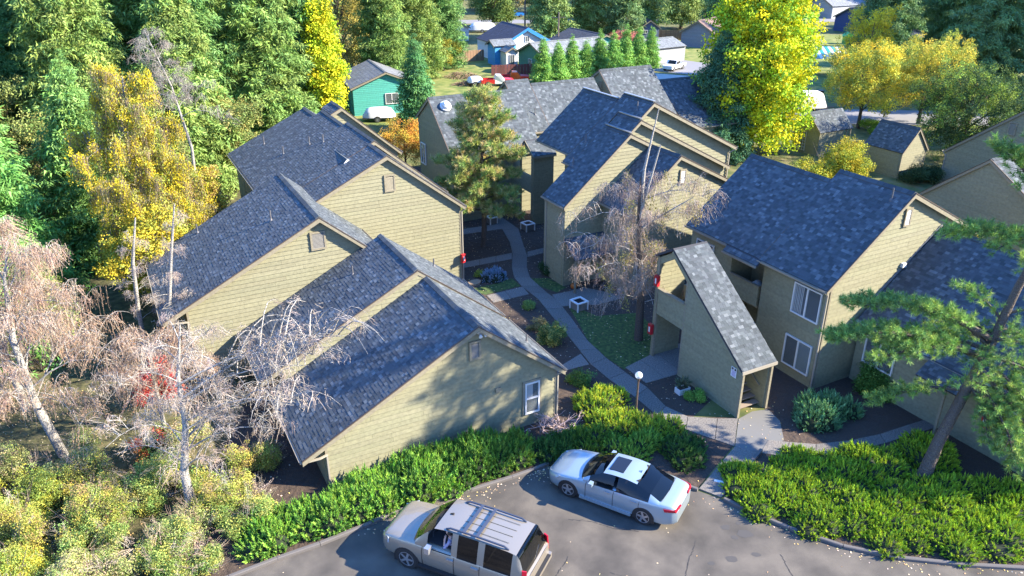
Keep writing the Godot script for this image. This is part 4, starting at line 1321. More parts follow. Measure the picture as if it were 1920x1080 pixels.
# weeping birch: white trunk, arching limbs, hanging twigs
func birch(called: String, label: String, at: Vector3, spine: Array, rad: Array, arms: Array, cols: Array, o := {}) -> Node3D:
	var t := thing(called, label, "tree", at)
	var tr := MB.new()
	tr.tube(spine, rad, 9)
	part("trunk", tr, o.get("trunk_mat", M.birch_bark), t)
	for e in o.get("leaders", []):
		var ld := MB.new()
		ld.tube(e[0], e[1], 7)
		part("leader", ld, M.birch_bark, t)
	var br := MB.new()
	var xf := []
	var cc := []
	var per: float = o.get("per", 9.0)
	var hang: float = o.get("hang", 1.2)
	var lf := []
	var lc := []
	for a in arms:
		var p: Vector3 = a[0]
		var q: Vector3 = a[1]
		var len := (q - p).length()
		var bend: Vector3 = Vector3.UP * len * a[2]
		limbs(br, p, q, 0.008 * len + 0.009, bend, 5)
		for s in int(len * o.get("subs", 2.2)) + 1:
			var f := rng.randf_range(0.25, 1.0)
			var c := p.lerp(q, f) + bend * sin(f * PI)
			var d := ((q - p).normalized() * 0.6 + rv() * 0.9)
			d.y = absf(d.y) * 0.35
			var e := c + d.normalized() * len * rng.randf_range(0.2, 0.45)
			limbs(br, c, e, 0.005 * len + 0.003, Vector3.UP * 0.12 * len, 3)
			for k in int(per):
				var g := rng.randf_range(0.15, 1.0)
				var pos := c.lerp(e, g) + Vector3.UP * 0.12 * len * sin(g * PI)
				var l := hang * rng.randf_range(0.45, 1.2)
				l = minf(l, maxf(0.25, pos.y - 0.1))
				var tilt := Basis(Vector3(rng.randf_range(-1, 1), 0, rng.randf_range(-1, 1)).normalized(), rng.randf_range(0.0, o.get("tilt", 0.3)))
				xf.append(Transform3D(tilt * Basis(Vector3.UP, rng.randf() * TAU).scaled(Vector3(0.9, l, 0.9)), pos))
				cc.append(tint(cols[rng.randi() % cols.size()] * 0.56, 0.25, 0.08))
				if o.has("leaf_cols") and rng.randf() < o.get("leafy", 1.0):
					for m in int(o.get("leaf_n", 2)):
						lf.append(Transform3D(aim(Vector3.DOWN + rv() * 0.4, rng.randf() * TAU).scaled(Vector3(0.55, 0.9, 0.55) * rng.randf_range(0.6, 1.2)), pos + Vector3(rng.randf_range(-0.2, 0.2), -l * rng.randf(), rng.randf_range(-0.2, 0.2))))
						var lcs: Array = o.leaf_cols
						lc.append(tint(lcs[rng.randi() % lcs.size()], 0.25, 0.1))
	part("branches", br, o.get("arm_mat", M.birch_bark), t)
	scatter("twigs", G["twig%d" % o.get("kind", 0)], M.twig, t, xf, cc)
	if lf.size():
		scatter("crown", G["leaf1"], M.leaf, t, lf, lc)
	return t

func weeping_arms(h0: float, h1: float, r: float, n: int, spine: Array, rise := 0.25) -> Array:
	var out := []
	for i in n:
		var f := (i + rng.randf() * 0.6) / n
		var y := lerpf(h0, h1, f)
		var p: Vector3 = spine[0]
		for k in spine.size() - 1:
			if spine[k].y <= y and spine[k + 1].y >= y:
				p = spine[k].lerp(spine[k + 1], (y - spine[k].y) / maxf(0.01, spine[k + 1].y - spine[k].y))
		var a := i * 2.4 + rng.randf() * 0.7
		var l := r * (1.0 - 0.6 * f) * rng.randf_range(0.65, 1.1)
		out.append([p, p + Vector3(cos(a) * l, l * rng.randf_range(-0.1, 0.35), sin(a) * l), rise])
	return out

func vegetation() -> void:
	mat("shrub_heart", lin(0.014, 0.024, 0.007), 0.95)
	plant_meshes()
	# --- forest on the left
	var fir := Color(0.1, 0.145, 0.045)
	var k := 0
	var firs := [[-37.0, -47.0, 19.0, 4.6, "lowest dark fir at the left edge behind the brown birch"], [-31.0, -56.0, 23.0, 4.6, "fir left of the yellow birch top"], [-26.5, -64.0, 25.0, 4.6, "fir behind the bare grey birch crown"], [-21.5, -68.0, 26.0, 4.4, "fir directly behind the far end of the long stepped roof"], [-26.5, -77.0, 28.0, 5.0, "second row fir behind the long stepped roof"], [-35.0, -70.0, 27.0, 5.2, "tall fir in the second row of the left wood"], [-44.0, -60.0, 25.0, 5.0, "fir at the left edge of the wood"], [-52.0, -72.0, 28.0, 5.0, "rear fir at the upper left edge"], [-33.0, -90.0, 28.0, 5.0, "rear fir above the bare grey birch"], [-43.0, -86.0, 28.0, 5.0, "rear fir in the middle of the left wood"], [-24.0, -92.0, 27.0, 4.5, "rear fir left of the yellow-green column tree"], [-56.0, -90.0, 30.0, 5.5, "farthest fir at the upper left corner"], [-20.0, -118.0, 25.0, 4.2, "slim fir behind the yellow-green column tree"], [-13.5, -112.0, 22.0, 4.4, "dark fir standing right of the yellow-green column tree"], [-10.5, -120.0, 21.0, 4.0, "fir behind the backyard at the top"], [-37.0, -112.0, 30.0, 5.0, "fir deep in the left wood"], [-30.0, -66.0, 24.0, 4.6, "fir filling the middle of the left wood"], [-39.0, -56.0, 21.0, 4.6, "fir left of the bare grey birch, second row"], [-47.0, -52.0, 20.0, 4.8, "low fir at the left edge, second row"], [-24.5, -58.0, 17.0, 3.8, "shorter fir beside the far end of the long stepped roof"], [-34.5, -62.0, 24.0, 4.8, "fir behind the golden birch"], [-29.0, -72.0, 26.0, 4.8, "fir in the third row behind the long stepped roof"], [-41.0, -74.0, 27.0, 5.0, "fir in the third row at the left"], [-20.5, -78.0, 20.0, 3.6, "fir just left of the yellow-green column tree"], [-16.0, -100.0, 20.0, 4.0, "fir behind the teal house"]]
	for e in firs:
		var c: Color = [fir, Color(0.12, 0.16, 0.05), Color(0.08, 0.14, 0.05)][k % 3]
		if k in [6, 7, 5]:
			c = Color(0.15, 0.16, 0.055)
		conifer("fir_tree", e[4], Vector3(e[0], 0, e[1]), e[2], e[3], 1.5, c, {"group": "firs of the left wood", "step": 0.5, "n": 11.0, "pow": 0.6, "frond": 1.4})
		k += 1
	# pale pine crown at the upper left
	broadleaf("column_tree", "yellow-green column tree behind the left roof, next to the teal house", Vector3(-18.6, 0, -77.0), 14.0, 2.9, 0.5, [Color(0.44, 0.5, 0.03), Color(0.3, 0.42, 0.03), Color(0.58, 0.56, 0.03)], {"lobes": 30, "per": 30, "cs": 0.9, "leaf": "leaf2", "taper": 0.6})
	conifer("fir_tree", "small bushy fir in front of the teal house", Vector3(-9.8, 0, -79.9), 9.4, 2.5, 0.4, Color(0.06, 0.13, 0.055), {"step": 0.3, "n": 9.0})
	broadleaf("maple_tree", "small orange and gold tree beside the long stepped roof", Vector3(-9.3, 0, -65.5), 4.3, 2.3, 0.8, [Color(0.45, 0.22, 0.05), Color(0.5, 0.32, 0.05), Color(0.38, 0.3, 0.05)], {"lobes": 14, "per": 26, "cs": 0.6})
	# --- yellow birch and bare birch behind C
	var ys := [Vector3(0, -0.1, 0), Vector3(0.1, 4, 0), Vector3(-0.2, 8, 0.2), Vector3(0.2, 12.2, 0)]
	birch("birch_tree", "tall weeping birch with golden leaves left of the middle roof", Vector3(-20.3, 0, -40.5), ys, [0.2, 0.15, 0.1, 0.03], weeping_arms(2.5, 12.0, 3.9, 36, ys, 0.3), [Color(0.36, 0.3, 0.22)], {"per": 6.0, "hang": 1.5, "leaf_n": 2, "leaf_cols": [Color(0.52, 0.42, 0.03), Color(0.42, 0.38, 0.04), Color(0.26, 0.32, 0.06), Color(0.55, 0.46, 0.03), Color(0.3, 0.28, 0.1)]})
	var bs := [Vector3(0, -0.1, 0), Vector3(0.3, 6, 0), Vector3(-0.3, 10, 0), Vector3(-1.2, 13.4, 0.3)]
	birch("birch_tree", "bare grey birch crown rising above the golden birch", Vector3(-21.5, 0, -50.0), bs, [0.13, 0.1, 0.06, 0.02], weeping_arms(8.0, 13.2, 2.9, 22, bs, 0.2), [Color(0.42, 0.38, 0.34), Color(0.36, 0.31, 0.27)], {"per": 3.0, "hang": 0.8, "kind": 1, "tilt": 1.3})
	broadleaf("birch_tree", "yellow-green bushy birch hugging the left eave of the middle roof", Vector3(-19.0, 0, -37.5), 6.2, 2.4, 0.6, [Color(0.4, 0.34, 0.04), Color(0.28, 0.3, 0.05), Color(0.5, 0.4, 0.04)], {"lobes": 14, "per": 26, "cs": 0.75, "bark": M.birch_bark})
	broadleaf("birch_tree", "golden bushy tree between the long stepped roof and the wood", Vector3(-19.8, 0, -46.0), 6.0, 2.3, 0.6, [Color(0.45, 0.36, 0.04), Color(0.3, 0.28, 0.05), Color(0.34, 0.24, 0.08)], {"lobes": 14, "per": 24, "cs": 0.75, "bark": M.birch_bark})
	conifer("fir_tree", "young bright green fir at the left edge below the wood", Vector3(-27.5, 0, -38.0), 11.0, 4.2, 0.3, Color(0.085, 0.17, 0.05), {"step": 0.35, "n": 9.0})
	conifer("fir_tree", "young green fir left of the golden birch", Vector3(-26.0, 0, -45.5), 12.5, 3.6, 0.3, Color(0.1, 0.17, 0.055), {"step": 0.38, "n": 9.0})
	conifer("fir_tree", "broad bright fir in the left edge thicket behind the rusty birch", Vector3(-25.0, 0, -33.0), 8.5, 3.6, 0.2, Color(0.09, 0.17, 0.05), {"step": 0.36, "n": 9.0})
	conifer("fir_tree", "green fir cut by the left edge, above the rusty birch", Vector3(-30.5, 0, -42.5), 13.0, 4.2, 0.2, Color(0.085, 0.16, 0.05), {"step": 0.4, "n": 9.0})
	# --- birches in the left foreground
	var pale := [Color(0.54, 0.46, 0.39), Color(0.46, 0.36, 0.3)]
	var brown := [Color(0.5, 0.38, 0.32), Color(0.58, 0.48, 0.42), Color(0.38, 0.28, 0.23)]
	var s1 := [Vector3(0, -0.1, 0), Vector3(-0.5, 2.5, 0), Vector3(-0.9, 5.0, -0.4), Vector3(-0.8, 7.4, -0.8), Vector3(-0.5, 8.4, -1.0)]
	birch("birch_tree", "weeping birch with rusty brown twigs at the left edge", Vector3(-17.9, 0, -25.0), s1, [0.2, 0.16, 0.12, 0.06, 0.02], weeping_arms(2.0, 8.2, 4.2, 30, s1, 0.3), brown, {"per": 4.5, "hang": 1.0, "tilt": 0.9, "subs": 3.0})
	var s6 := [Vector3(0, -0.1, 0), Vector3(-0.2, 3.0, 0), Vector3(0.1, 6.0, -0.2), Vector3(0.2, 8.8, -0.3)]
	birch("birch_tree", "tall rusty weeping birch cut by the left edge of the picture", Vector3(-21.2, 0, -28.2), s6, [0.18, 0.14, 0.09, 0.02], weeping_arms(2.0, 8.6, 3.8, 28, s6, 0.3), brown, {"per": 4.5, "hang": 1.1, "tilt": 0.9, "subs": 2.8})
	var s2 := [Vector3(0, -0.1, 0), Vector3(-0.1, 1.6, -0.2), Vector3(0.15, 3.4, -0.5), Vector3(0.1, 5.2, -0.8), Vector3(0.5, 7.2, -0.9)]
	var a2 := weeping_arms(1.6, 6.9, 3.2, 22, s2, 0.25)
	for e in [[3.2, 4.6, -0.9, 4.2], [4.2, 5.6, -1.6, 4.6], [5.0, 6.2, -1.2, 5.1], [2.4, 3.8, -0.3, 3.6], [3.5, 5.1, 0.1, 4.4], [4.4, 6.4, -2.2, 5.9], [2.9, 4.8, -1.8, 3.4]]:
		a2.append([Vector3(0.1, e[0], -0.5), Vector3(e[3] * 0.95, e[1] - 0.4, e[2]), 0.12])
	birch("birch_tree", "white weeping birch reaching over the near roof, left foreground", Vector3(-11.5, 0, -21.7), s2, [0.19, 0.15, 0.11, 0.07, 0.02], a2, pale, {"per": 2.6, "hang": 0.65, "kind": 1, "tilt": 1.5, "subs": 3.0})
	var s3 := [Vector3(0, -0.1, 0), Vector3(0.1, 3.0, 0), Vector3(0.4, 5.5, 0.1), Vector3(0.9, 7.6, 0)]
	birch("birch_tree", "slim white birch snag left of the middle building", Vector3(-17.4, 0, -31.8), s3, [0.12, 0.1, 0.08, 0.03], weeping_arms(1.5, 7.2, 1.3, 12, s3, 0.1), pale, {"per": 3.0, "hang": 0.5, "kind": 1, "tilt": 1.2})
	var s4 := [Vector3(0, -0.1, 0), Vector3(0.4, 3.0, 0), Vector3(1.1, 6.0, 0.1), Vector3(1.7, 8.6, 0)]
	birch("birch_tree", "thin white birch trunk standing in front of the middle roof eave", Vector3(-15.9, 0, -30.8), s4, [0.12, 0.1, 0.07, 0.03], weeping_arms(1.5, 8.2, 1.5, 14, s4, 0.1), pale, {"per": 3.0, "hang": 0.5, "kind": 1, "tilt": 1.2})
	var s5 := [Vector3(0, -0.1, 0), Vector3(0.0, 2.0, 0), Vector3(0.2, 4.4, 0.1)]
	birch("birch_tree", "low rusty birch between the two white trunks", Vector3(-14.6, 0, -26.8), s5, [0.1, 0.08, 0.03], weeping_arms(0.9, 4.3, 3.0, 20, s5, 0.35), brown, {"per": 4.5, "hang": 0.9, "tilt": 0.9})
	# --- bottom left thicket
	var yg := [[Color(0.34, 0.38, 0.08), Color(0.2, 0.28, 0.06), Color(0.42, 0.38, 0.08), Color(0.26, 0.2, 0.1)], [Color(0.42, 0.38, 0.045), Color(0.28, 0.34, 0.07), Color(0.24, 0.32, 0.07), Color(0.3, 0.38, 0.08)], [Color(0.2, 0.3, 0.08), Color(0.3, 0.36, 0.11), Color(0.12, 0.2, 0.05), Color(0.36, 0.34, 0.08)], [Color(0.36, 0.3, 0.18), Color(0.34, 0.36, 0.13), Color(0.26, 0.32, 0.1)]]
	var n := 0
	for e in [[-17.2, -20.8, 1.7, 2.9, 1, "tall golden-leaved thicket at the left edge"], [-14.6, -20.4, 1.6, 2.4, 0, "yellow-green thicket right of the golden one"], [-15.6, -17.6, 1.6, 2.2, 1, "golden thicket at the lower left corner"], [-13.2, -17.8, 1.5, 1.8, 3, "tan and green thicket at the bottom edge"], [-12.6, -22.6, 1.5, 2.0, 2, "green thicket behind the white birch trunk"], [-10.6, -22.0, 1.3, 1.7, 0, "yellow-green thicket right of the white birch trunk"], [-9.4, -21.2, 1.2, 1.4, 2, "green thicket where the junipers begin"], [-11.6, -19.2, 1.3, 1.5, 2, "blue-green thicket below the white birch trunk"], [-16.4, -23.4, 1.5, 2.0, 3, "tan thicket under the rusty birch"], [-13.2, -25.0, 1.5, 1.9, 3, "tan thicket under the low rusty birch"], [-19.6, -23.0, 1.6, 2.4, 3, "brown and green thicket at the far left edge"], [-10.2, -24.4, 1.2, 1.5, 0, "yellow-green thicket against the near building corner"], [-13.9, -19.2, 1.3, 1.6, 2, "green thicket in the middle of the lower left corner"], [-16.2, -19.2, 1.2, 2.4, 0, "yellow-green thicket behind the lower left golden one"], [-11.0, -20.6, 1.0, 1.2, 3, "tan thicket in front of the white birch trunk"], [-10.4, -18.9, 1.0, 1.0, 2, "small green thicket at the kerb's left end"], [-18.8, -19.0, 1.5, 2.6, 1, "golden thicket cut by the left edge"], [-15.0, -22.2, 1.3, 2.0, 0, "yellow-green thicket behind the golden one"]]:
		shrub("thicket_bush", e[5], Vector3(e[0], 0, e[1]), e[2], e[3], yg[e[4]], {"cs": 0.38, "n": 40.0, "leaf": "leaf1", "twigs": 28, "group": "thicket bushes at the lower left"})
		n += 1
	shrub("red_shrub", "scarlet-leaved shrub among the white birch trunks", Vector3(-15.7, 0, -29.0), 1.1, 2.3, [Color(0.55, 0.05, 0.05), Color(0.5, 0.1, 0.06), Color(0.4, 0.04, 0.05)], {"cs": 0.5, "n": 26.0})
	shrub("red_shrub", "low red and green shrub under the low rusty birch", Vector3(-13.9, 0, -24.6), 0.9, 1.7, [Color(0.45, 0.09, 0.05), Color(0.12, 0.2, 0.05), Color(0.4, 0.2, 0.06)], {"cs": 0.45, "n": 30.0})
	# --- junipers along the near building
	var jg := [Color(0.24, 0.42, 0.07), Color(0.3, 0.47, 0.075), Color(0.18, 0.34, 0.065)]
	var jl := [Color(0.4, 0.48, 0.05), Color(0.48, 0.52, 0.05), Color(0.26, 0.4, 0.055)]
	var jd := [Color(0.08, 0.16, 0.04), Color(0.11, 0.21, 0.045)]
	for e in [[-8.1, -20.6, 1.5, 1.1, 0.9, jg, "spiky green juniper at the left end of the kerb"], [-6.5, -21.6, 1.6, 1.2, 1.2, jg, "spiky green juniper in front of the gable's left corner"], [-4.9, -22.5, 1.6, 1.3, 1.25, jg, "bright spiky juniper behind the silver SUV's bonnet"], [-3.4, -23.5, 1.5, 1.3, 1.45, jg, "tall spiky juniper against the middle of the near gable"], [-1.8, -24.2, 1.5, 1.3, 1.6, [Color(0.13, 0.26, 0.05), Color(0.18, 0.33, 0.05)], "tallest dark green juniper against the near gable"], [-0.3, -24.9, 1.3, 1.1, 1.2, [Color(0.13, 0.26, 0.05), Color(0.2, 0.33, 0.05)], "dark green juniper left of the pink dead branches"], [-2.6, -22.9, 1.2, 0.7, 0.7, jg, "low juniper spilling over the kerb beside the SUV"], [1.7, -25.3, 1.1, 0.8, 0.8, jd, "dark low juniper in front of the sedan's bonnet"]]:
		juniper("juniper_shrub", e[6], Vector3(e[0], 0, e[1]), e[2], e[3], e[4], 0.5, e[5], {"size": 0.55, "up": 0.75, "dens": 48.0})
	for e in [[3.9, -28.6, 1.3, 1.1, 1.1, jl, "yellow-green juniper beside the lamp post, upper one"], [4.5, -27.0, 1.5, 1.0, 1.0, jl, "bright yellow-green juniper below the lamp post"], [6.0, -26.3, 1.3, 0.9, 0.95, [Color(0.28, 0.4, 0.05), Color(0.4, 0.46, 0.05)], "green juniper between the lamp post and the path"], [3.2, -25.7, 1.4, 0.9, 0.9, [Color(0.15, 0.27, 0.045), Color(0.2, 0.32, 0.045)], "dark green juniper behind the sedan's roof"], [4.9, -25.3, 1.4, 0.9, 0.9, jg, "green juniper behind the sedan's rear window"], [6.9, -25.0, 1.05, 0.95, 1.0, jd, "dark clipped round shrub right behind the sedan"]]:
		juniper("juniper_shrub", e[6], Vector3(e[0], 0, e[1]), e[2], e[3], e[4], 0.2, e[5], {"size": 0.36})
	# right bed: low spreading junipers
	var lowg := [Color(0.33, 0.46, 0.04), Color(0.42, 0.54, 0.04), Color(0.24, 0.37, 0.045)]
	for e in [[8.9, -23.3, 1.1, 0.8, "low juniper at the top of the ramp"], [9.3, -22.2, 1.2, 0.8, "low juniper at the kerb beside the ramp"], [10.6, -22.9, 1.4, 0.9, "bright low juniper right of the ramp"], [10.9, -21.3, 1.3, 0.8, "low juniper along the kerb, second from the ramp"], [12.4, -23.4, 1.5, 0.9, "low juniper left of the leaning pine trunk"], [12.4, -21.5, 1.5, 0.85, "low juniper between the kerb and the pine trunk"], [14.0, -22.0, 1.4, 0.9, "bright low juniper at the foot of the leaning pine"], [14.1, -24.2, 1.4, 0.9, "low juniper behind the foot of the leaning pine"], [13.3, -20.4, 1.3, 0.7, "low juniper at the bend of the right kerb"], [15.0, -20.4, 1.4, 0.75, "low juniper at the right kerb below the pine"], [16.0, -22.3, 1.5, 0.9, "low juniper right of the leaning pine"], [16.5, -24.6, 1.5, 0.95, "shaded low juniper behind the pine at the right edge"], [16.8, -20.6, 1.4, 0.8, "low juniper at the lower right corner"], [18.2, -22.0, 1.5, 0.9, "low juniper at the right edge of the bed"], [11.2, -24.3, 1.1, 0.6, "dull low juniper beside the right branch path"], [18.4, -20.4, 1.4, 0.8, "last low juniper along the right kerb"]]:
		juniper("juniper_shrub", e[4], Vector3(e[0], 0, e[1]), e[2], e[2] * 0.85, e[3], 0.4, lowg, {"size": 0.3, "dens": 72.0, "up": 0.35, "lobes": 8, "group": "low junipers in the right bed"})
	juniper("juniper_shrub", "cool green feathery juniper in the dark bed right of the stairs", Vector3(13.4, 0, -27.6), 2.0, 1.1, 1.35, 0.1, [Color(0.17, 0.33, 0.14), Color(0.23, 0.41, 0.18), Color(0.13, 0.26, 0.11)], {"size": 0.42, "up": 0.6})
	shrub("round_shrub", "round green shrub under the low right building's window", Vector3(16.6, 0, -29.6), 1.15, 1.5, [Color(0.07, 0.16, 0.03), Color(0.1, 0.2, 0.04)], {"cs": 0.45, "n": 55.0})
	# --- courtyard plants
	juniper("blue_spruce", "small pale blue dwarf spruce in the courtyard bed", Vector3(-1.1, 0, -42.1), 0.62, 0.62, 0.95, 0.0, [Color(0.28, 0.4, 0.52), Color(0.22, 0.33, 0.45)], {"size": 0.3, "up": 0.5, "group": ""})
	shrub("flowering_bush", "green bush with pale yellow blooms beside the winding path", Vector3(2.0, 0, -34.3), 0.85, 1.0, [Color(0.1, 0.18, 0.05), Color(0.08, 0.15, 0.05), Color(0.5, 0.46, 0.14)], {"cs": 0.36, "n": 44.0})
	shrub("courtyard_shrub", "tiny light green shrub left of the winding path", Vector3(0.85, 0, -38.2), 0.42, 0.45, [Color(0.2, 0.3, 0.08)], {"cs": 0.3})
	shrub("courtyard_shrub", "yellow-green sprig beside the blue dwarf spruce", Vector3(-1.95, 0, -42.4), 0.32, 0.4, [Color(0.24, 0.3, 0.05)], {"cs": 0.3})
	shrub("courtyard_shrub", "low green shrub at the right corner of the near building", Vector3(3.1, 0, -30.4), 0.6, 0.7, [Color(0.1, 0.2, 0.05), Color(0.16, 0.25, 0.05)], {"cs": 0.36})
	shrub("courtyard_shrub", "dark shrub at the foot of the olive corner, courtyard", Vector3(2.3, 0, -43.0), 0.75, 0.8, [Color(0.04, 0.08, 0.03)], {"cs": 0.4})
	shrub("courtyard_shrub", "bright green shrub beside the white planter", Vector3(8.15, 0, -29.0), 0.5, 0.4, [Color(0.16, 0.3, 0.05), Color(0.2, 0.34, 0.06)], {"cs": 0.32})
	shrub("courtyard_shrub", "dry tan shrub along the near building's right wall", Vector3(1.35, 0, -35.6), 0.55, 0.6, [Color(0.22, 0.2, 0.09), Color(0.16, 0.17, 0.07)], {"cs": 0.32})
	# --- central pine
	var sp := [Vector3(0, -0.1, 0), Vector3(0.05, 2.5, 0), Vector3(-0.05, 6, 0.1), Vector3(0.0, 10.0, 0)]
	var bo := []
	for i in 46:
		var f := i / 46.0
		var y := 2.3 + 7.7 * f
		var a := i * 2.4 + rng.randf() * 0.5
		var l := (2.9 * pow(1.0 - f, 0.7) + 0.35) * rng.randf_range(0.75, 1.1) * (0.75 if f < 0.06 else 1.0)
		bo.append([Vector3(0, y, 0), Vector3(cos(a) * l, y + l * (0.05 + 0.5 * f), sin(a) * l), 0.55])
	pine("pine_tree", "full green-gold pine in the middle of the courtyard", Vector3(-1.85, 0, -47.4), sp, [0.2, 0.16, 0.1, 0.02], bo, [Color(0.26, 0.32, 0.09), Color(0.36, 0.37, 0.12), Color(0.17, 0.27, 0.08), Color(0.44, 0.36, 0.16)], 0.62, 1.5)
	# --- bare weeping birch right of the path
	var cs := [Vector3(0, -0.1, 0), Vector3(-0.05, 2.5, 0), Vector3(-0.3, 5.0, 0), Vector3(-0.45, 7.0, 0), Vector3(-0.5, 8.6, 0)]
	var ca := weeping_arms(2.0, 8.6, 2.5, 32, cs, 0.18)
	for e in [[-3.4, 6.6, 0.6], [-3.9, 5.0, 1.0], [-3.0, 4.2, 1.4], [2.6, 6.4, -0.6], [2.8, 7.6, 0.3], [-2.2, 7.9, 0.2]]:
		ca.append([Vector3(-0.4, e[1] - 0.2, 0), Vector3(e[0], e[1], e[2]), 0.16])
	birch("birch_tree", "bare weeping birch with grey-brown twigs in front of the stepped gables", Vector3(6.48, 0, -34.56), cs, [0.24, 0.18, 0.14, 0.1, 0.03], ca, [Color(0.46, 0.33, 0.27), Color(0.54, 0.44, 0.38), Color(0.38, 0.28, 0.21)], {"leaders": [[[Vector3(-0.4, 6.2, 0), Vector3(-0.35, 9.0, 0), Vector3(0.1, 11.8, 0)], [0.09, 0.07, 0.02]], [[Vector3(-0.42, 6.6, 0.02), Vector3(-0.1, 8.4, 0.2), Vector3(0.25, 10.2, 0.3)], [0.08, 0.06, 0.03]], [[Vector3(-0.45, 6.0, 0), Vector3(0.9, 7.0, 0.2), Vector3(2.0, 7.7, 0.2)], [0.05, 0.035, 0.01]]], "trunk_mat": M.grey_bark, "per": 3.4, "hang": 1.0, "kind": 1, "subs": 2.8, "leaf_cols": [Color(0.26, 0.24, 0.07), Color(0.3, 0.25, 0.1)], "leafy": 0.05, "tilt": 0.8})
	# --- leaning pine at the right
	var rs := [Vector3(0, -0.1, 0), Vector3(0.1, 0.6, 0), Vector3(0.35, 1.75, -0.15), Vector3(1.05, 3.4, -0.6), Vector3(1.8, 5.3, -1.0), Vector3(2.4, 7.6, -1.3), Vector3(3.0, 10.5, -1.2), Vector3(3.4, 14.0, -0.6), Vector3(3.5, 18.0, 0.0)]
	var rb := []
	for e in [[1.6, 4.9, -0.9, -4.2, 5.9, -0.7, 0.5], [1.7, 5.0, -0.9, -2.6, 5.3, -0.2, 0.45], [1.9, 5.6, -1.0, -3.4, 6.9, -1.4, 0.45], [1.8, 5.3, -1.0, -0.6, 6.7, -1.3, 0.5], [1.2, 3.7, -0.7, -1.6, 2.6, -1.6, 0.35], [1.9, 5.6, -1.0, 0.6, 4.7, 0.4, 0.6], [2.0, 6.0, -1.1, 3.4, 5.4, -1.5, 0.7], [1.9, 5.4, -1.0, 1.3, 5.2, -2.4, 0.7], [2.0, 5.8, -1.1, 0.4, 5.6, -2.4, 0.6], [1.6, 4.8, -0.9, 2.6, 3.9, 0.9, 0.55], [1.4, 4.2, -0.7, 1.9, 2.6, 1.6, 0.5], [1.5, 4.4, -0.8, 3.0, 2.4, 1.6, 0.5], [1.3, 3.9, -0.7, 1.5, 2.4, 1.0, 0.4], [2.7, 9.0, -1.3, -1.0, 9.8, -0.7, 0.42], [2.8, 9.6, -1.3, 0.6, 9.4, -0.3, 0.45], [2.9, 10.0, -1.2, 1.0, 12.4, -2.4, 0.4], [2.5, 8.0, -1.3, 3.6, 8.0, -2.6, 0.5], [3.0, 10.4, -1.2, 4.8, 10.8, 0.4, 0.6], [1.5, 4.4, -0.8, 3.6, 2.9, 0.6, 0.6], [1.3, 4.0, -0.7, 2.4, 1.7, 1.4, 0.5], [1.7, 5.0, -0.9, 3.8, 4.2, 0.2, 0.65], [1.9, 5.6, -1.0, 2.2, 6.2, 0.8, 0.6], [2.1, 6.3, -1.1, 1.0, 7.2, -2.2, 0.5], [1.8, 5.2, -1.0, -1.6, 5.0, -1.9, 0.5], [2.2, 6.6, -1.2, 4.0, 6.9, -0.6, 0.7]]:
		rb.append([Vector3(e[0], e[1], e[2]), Vector3(e[3], e[4], e[5]), e[6]])
	for i in 40:
		var y := 10.2 + 7.6 * i / 40.0
		var a := i * 2.4
		var l := rng.randf_range(1.4, 3.1) * (1.0 - 0.5 * i / 40.0)
		rb.append([Vector3(3.2, y, -0.7), Vector3(3.2 + cos(a) * l, y + 0.4, -0.7 + sin(a) * l), 0.5])
	pine("pine_tree", "leaning pine with a bare lower trunk at the right", Vector3(15.49, 0, -23.32), rs, [0.3, 0.25, 0.21, 0.19, 0.16, 0.13, 0.11, 0.08, 0.02], rb, [Color(0.2, 0.33, 0.09), Color(0.3, 0.42, 0.1), Color(0.14, 0.24, 0.075)], 0.45, 1.35)
	# --- right background
	broadleaf("poplar_tree", "tall lemon-yellow and green poplar behind the stepped gables", Vector3(22.2, 0, -70.6), 17.5, 5.9, -1.0, [Color(0.5, 0.54, 0.025), Color(0.34, 0.47, 0.03), Color(0.62, 0.58, 0.02), Color(0.24, 0.4, 0.04)], {"lobes": 50, "per": 40, "cs": 0.95, "leaf": "leaf2", "taper": 0.25, "lobe": 0.85})
	conifer("spruce_tree", "dark blue-green spruce left of the lemon-yellow poplar", Vector3(18.4, 0, -69.0), 11.0, 4.0, 0.3, Color(0.045, 0.09, 0.05), {"step": 0.32, "n": 9.0})
	broadleaf("maple_tree", "gold and green maple behind the little sheds", Vector3(36.7, 0, -81.1), 8.8, 4.4, 2.0, [Color(0.56, 0.48, 0.06), Color(0.36, 0.4, 0.07), Color(0.68, 0.54, 0.05), Color(0.24, 0.3, 0.06)], {"lobes": 22, "per": 34, "cs": 0.9})
	broadleaf("maple_tree", "gold maple nearest the right group of dark conifers", Vector3(44.0, 0, -83.0), 9.0, 5.0, 2.0, [Color(0.58, 0.5, 0.07), Color(0.36, 0.4, 0.07), Color(0.64, 0.54, 0.08), Color(0.24, 0.3, 0.06)], {"lobes": 22, "per": 34, "cs": 0.9})
	broadleaf("maple_tree", "thin yellow tree rising between the two gold maples", Vector3(43.0, 0, -96.0), 11.5, 3.4, 4.0, [Color(0.6, 0.48, 0.03), Color(0.5, 0.42, 0.04)], {"lobes": 14, "per": 16, "cs": 0.9})
	broadleaf("maple_tree", "small green and gold tree beside the striped green roof", Vector3(31.0, 0, -92.0), 5.5, 2.6, 0.8, [Color(0.3, 0.3, 0.06), Color(0.14, 0.2, 0.05)], {"lobes": 12, "per": 26, "cs": 0.9})
	broadleaf("evergreen_tree", "dark glossy evergreen between the shed and the shaded gable", Vector3(40.6, 0, -68.2), 8.6, 5.2, 0.4, [Color(0.06, 0.1, 0.035), Color(0.09, 0.15, 0.045), Color(0.26, 0.36, 0.06)], {"lobes": 26, "per": 40, "cs": 0.8})
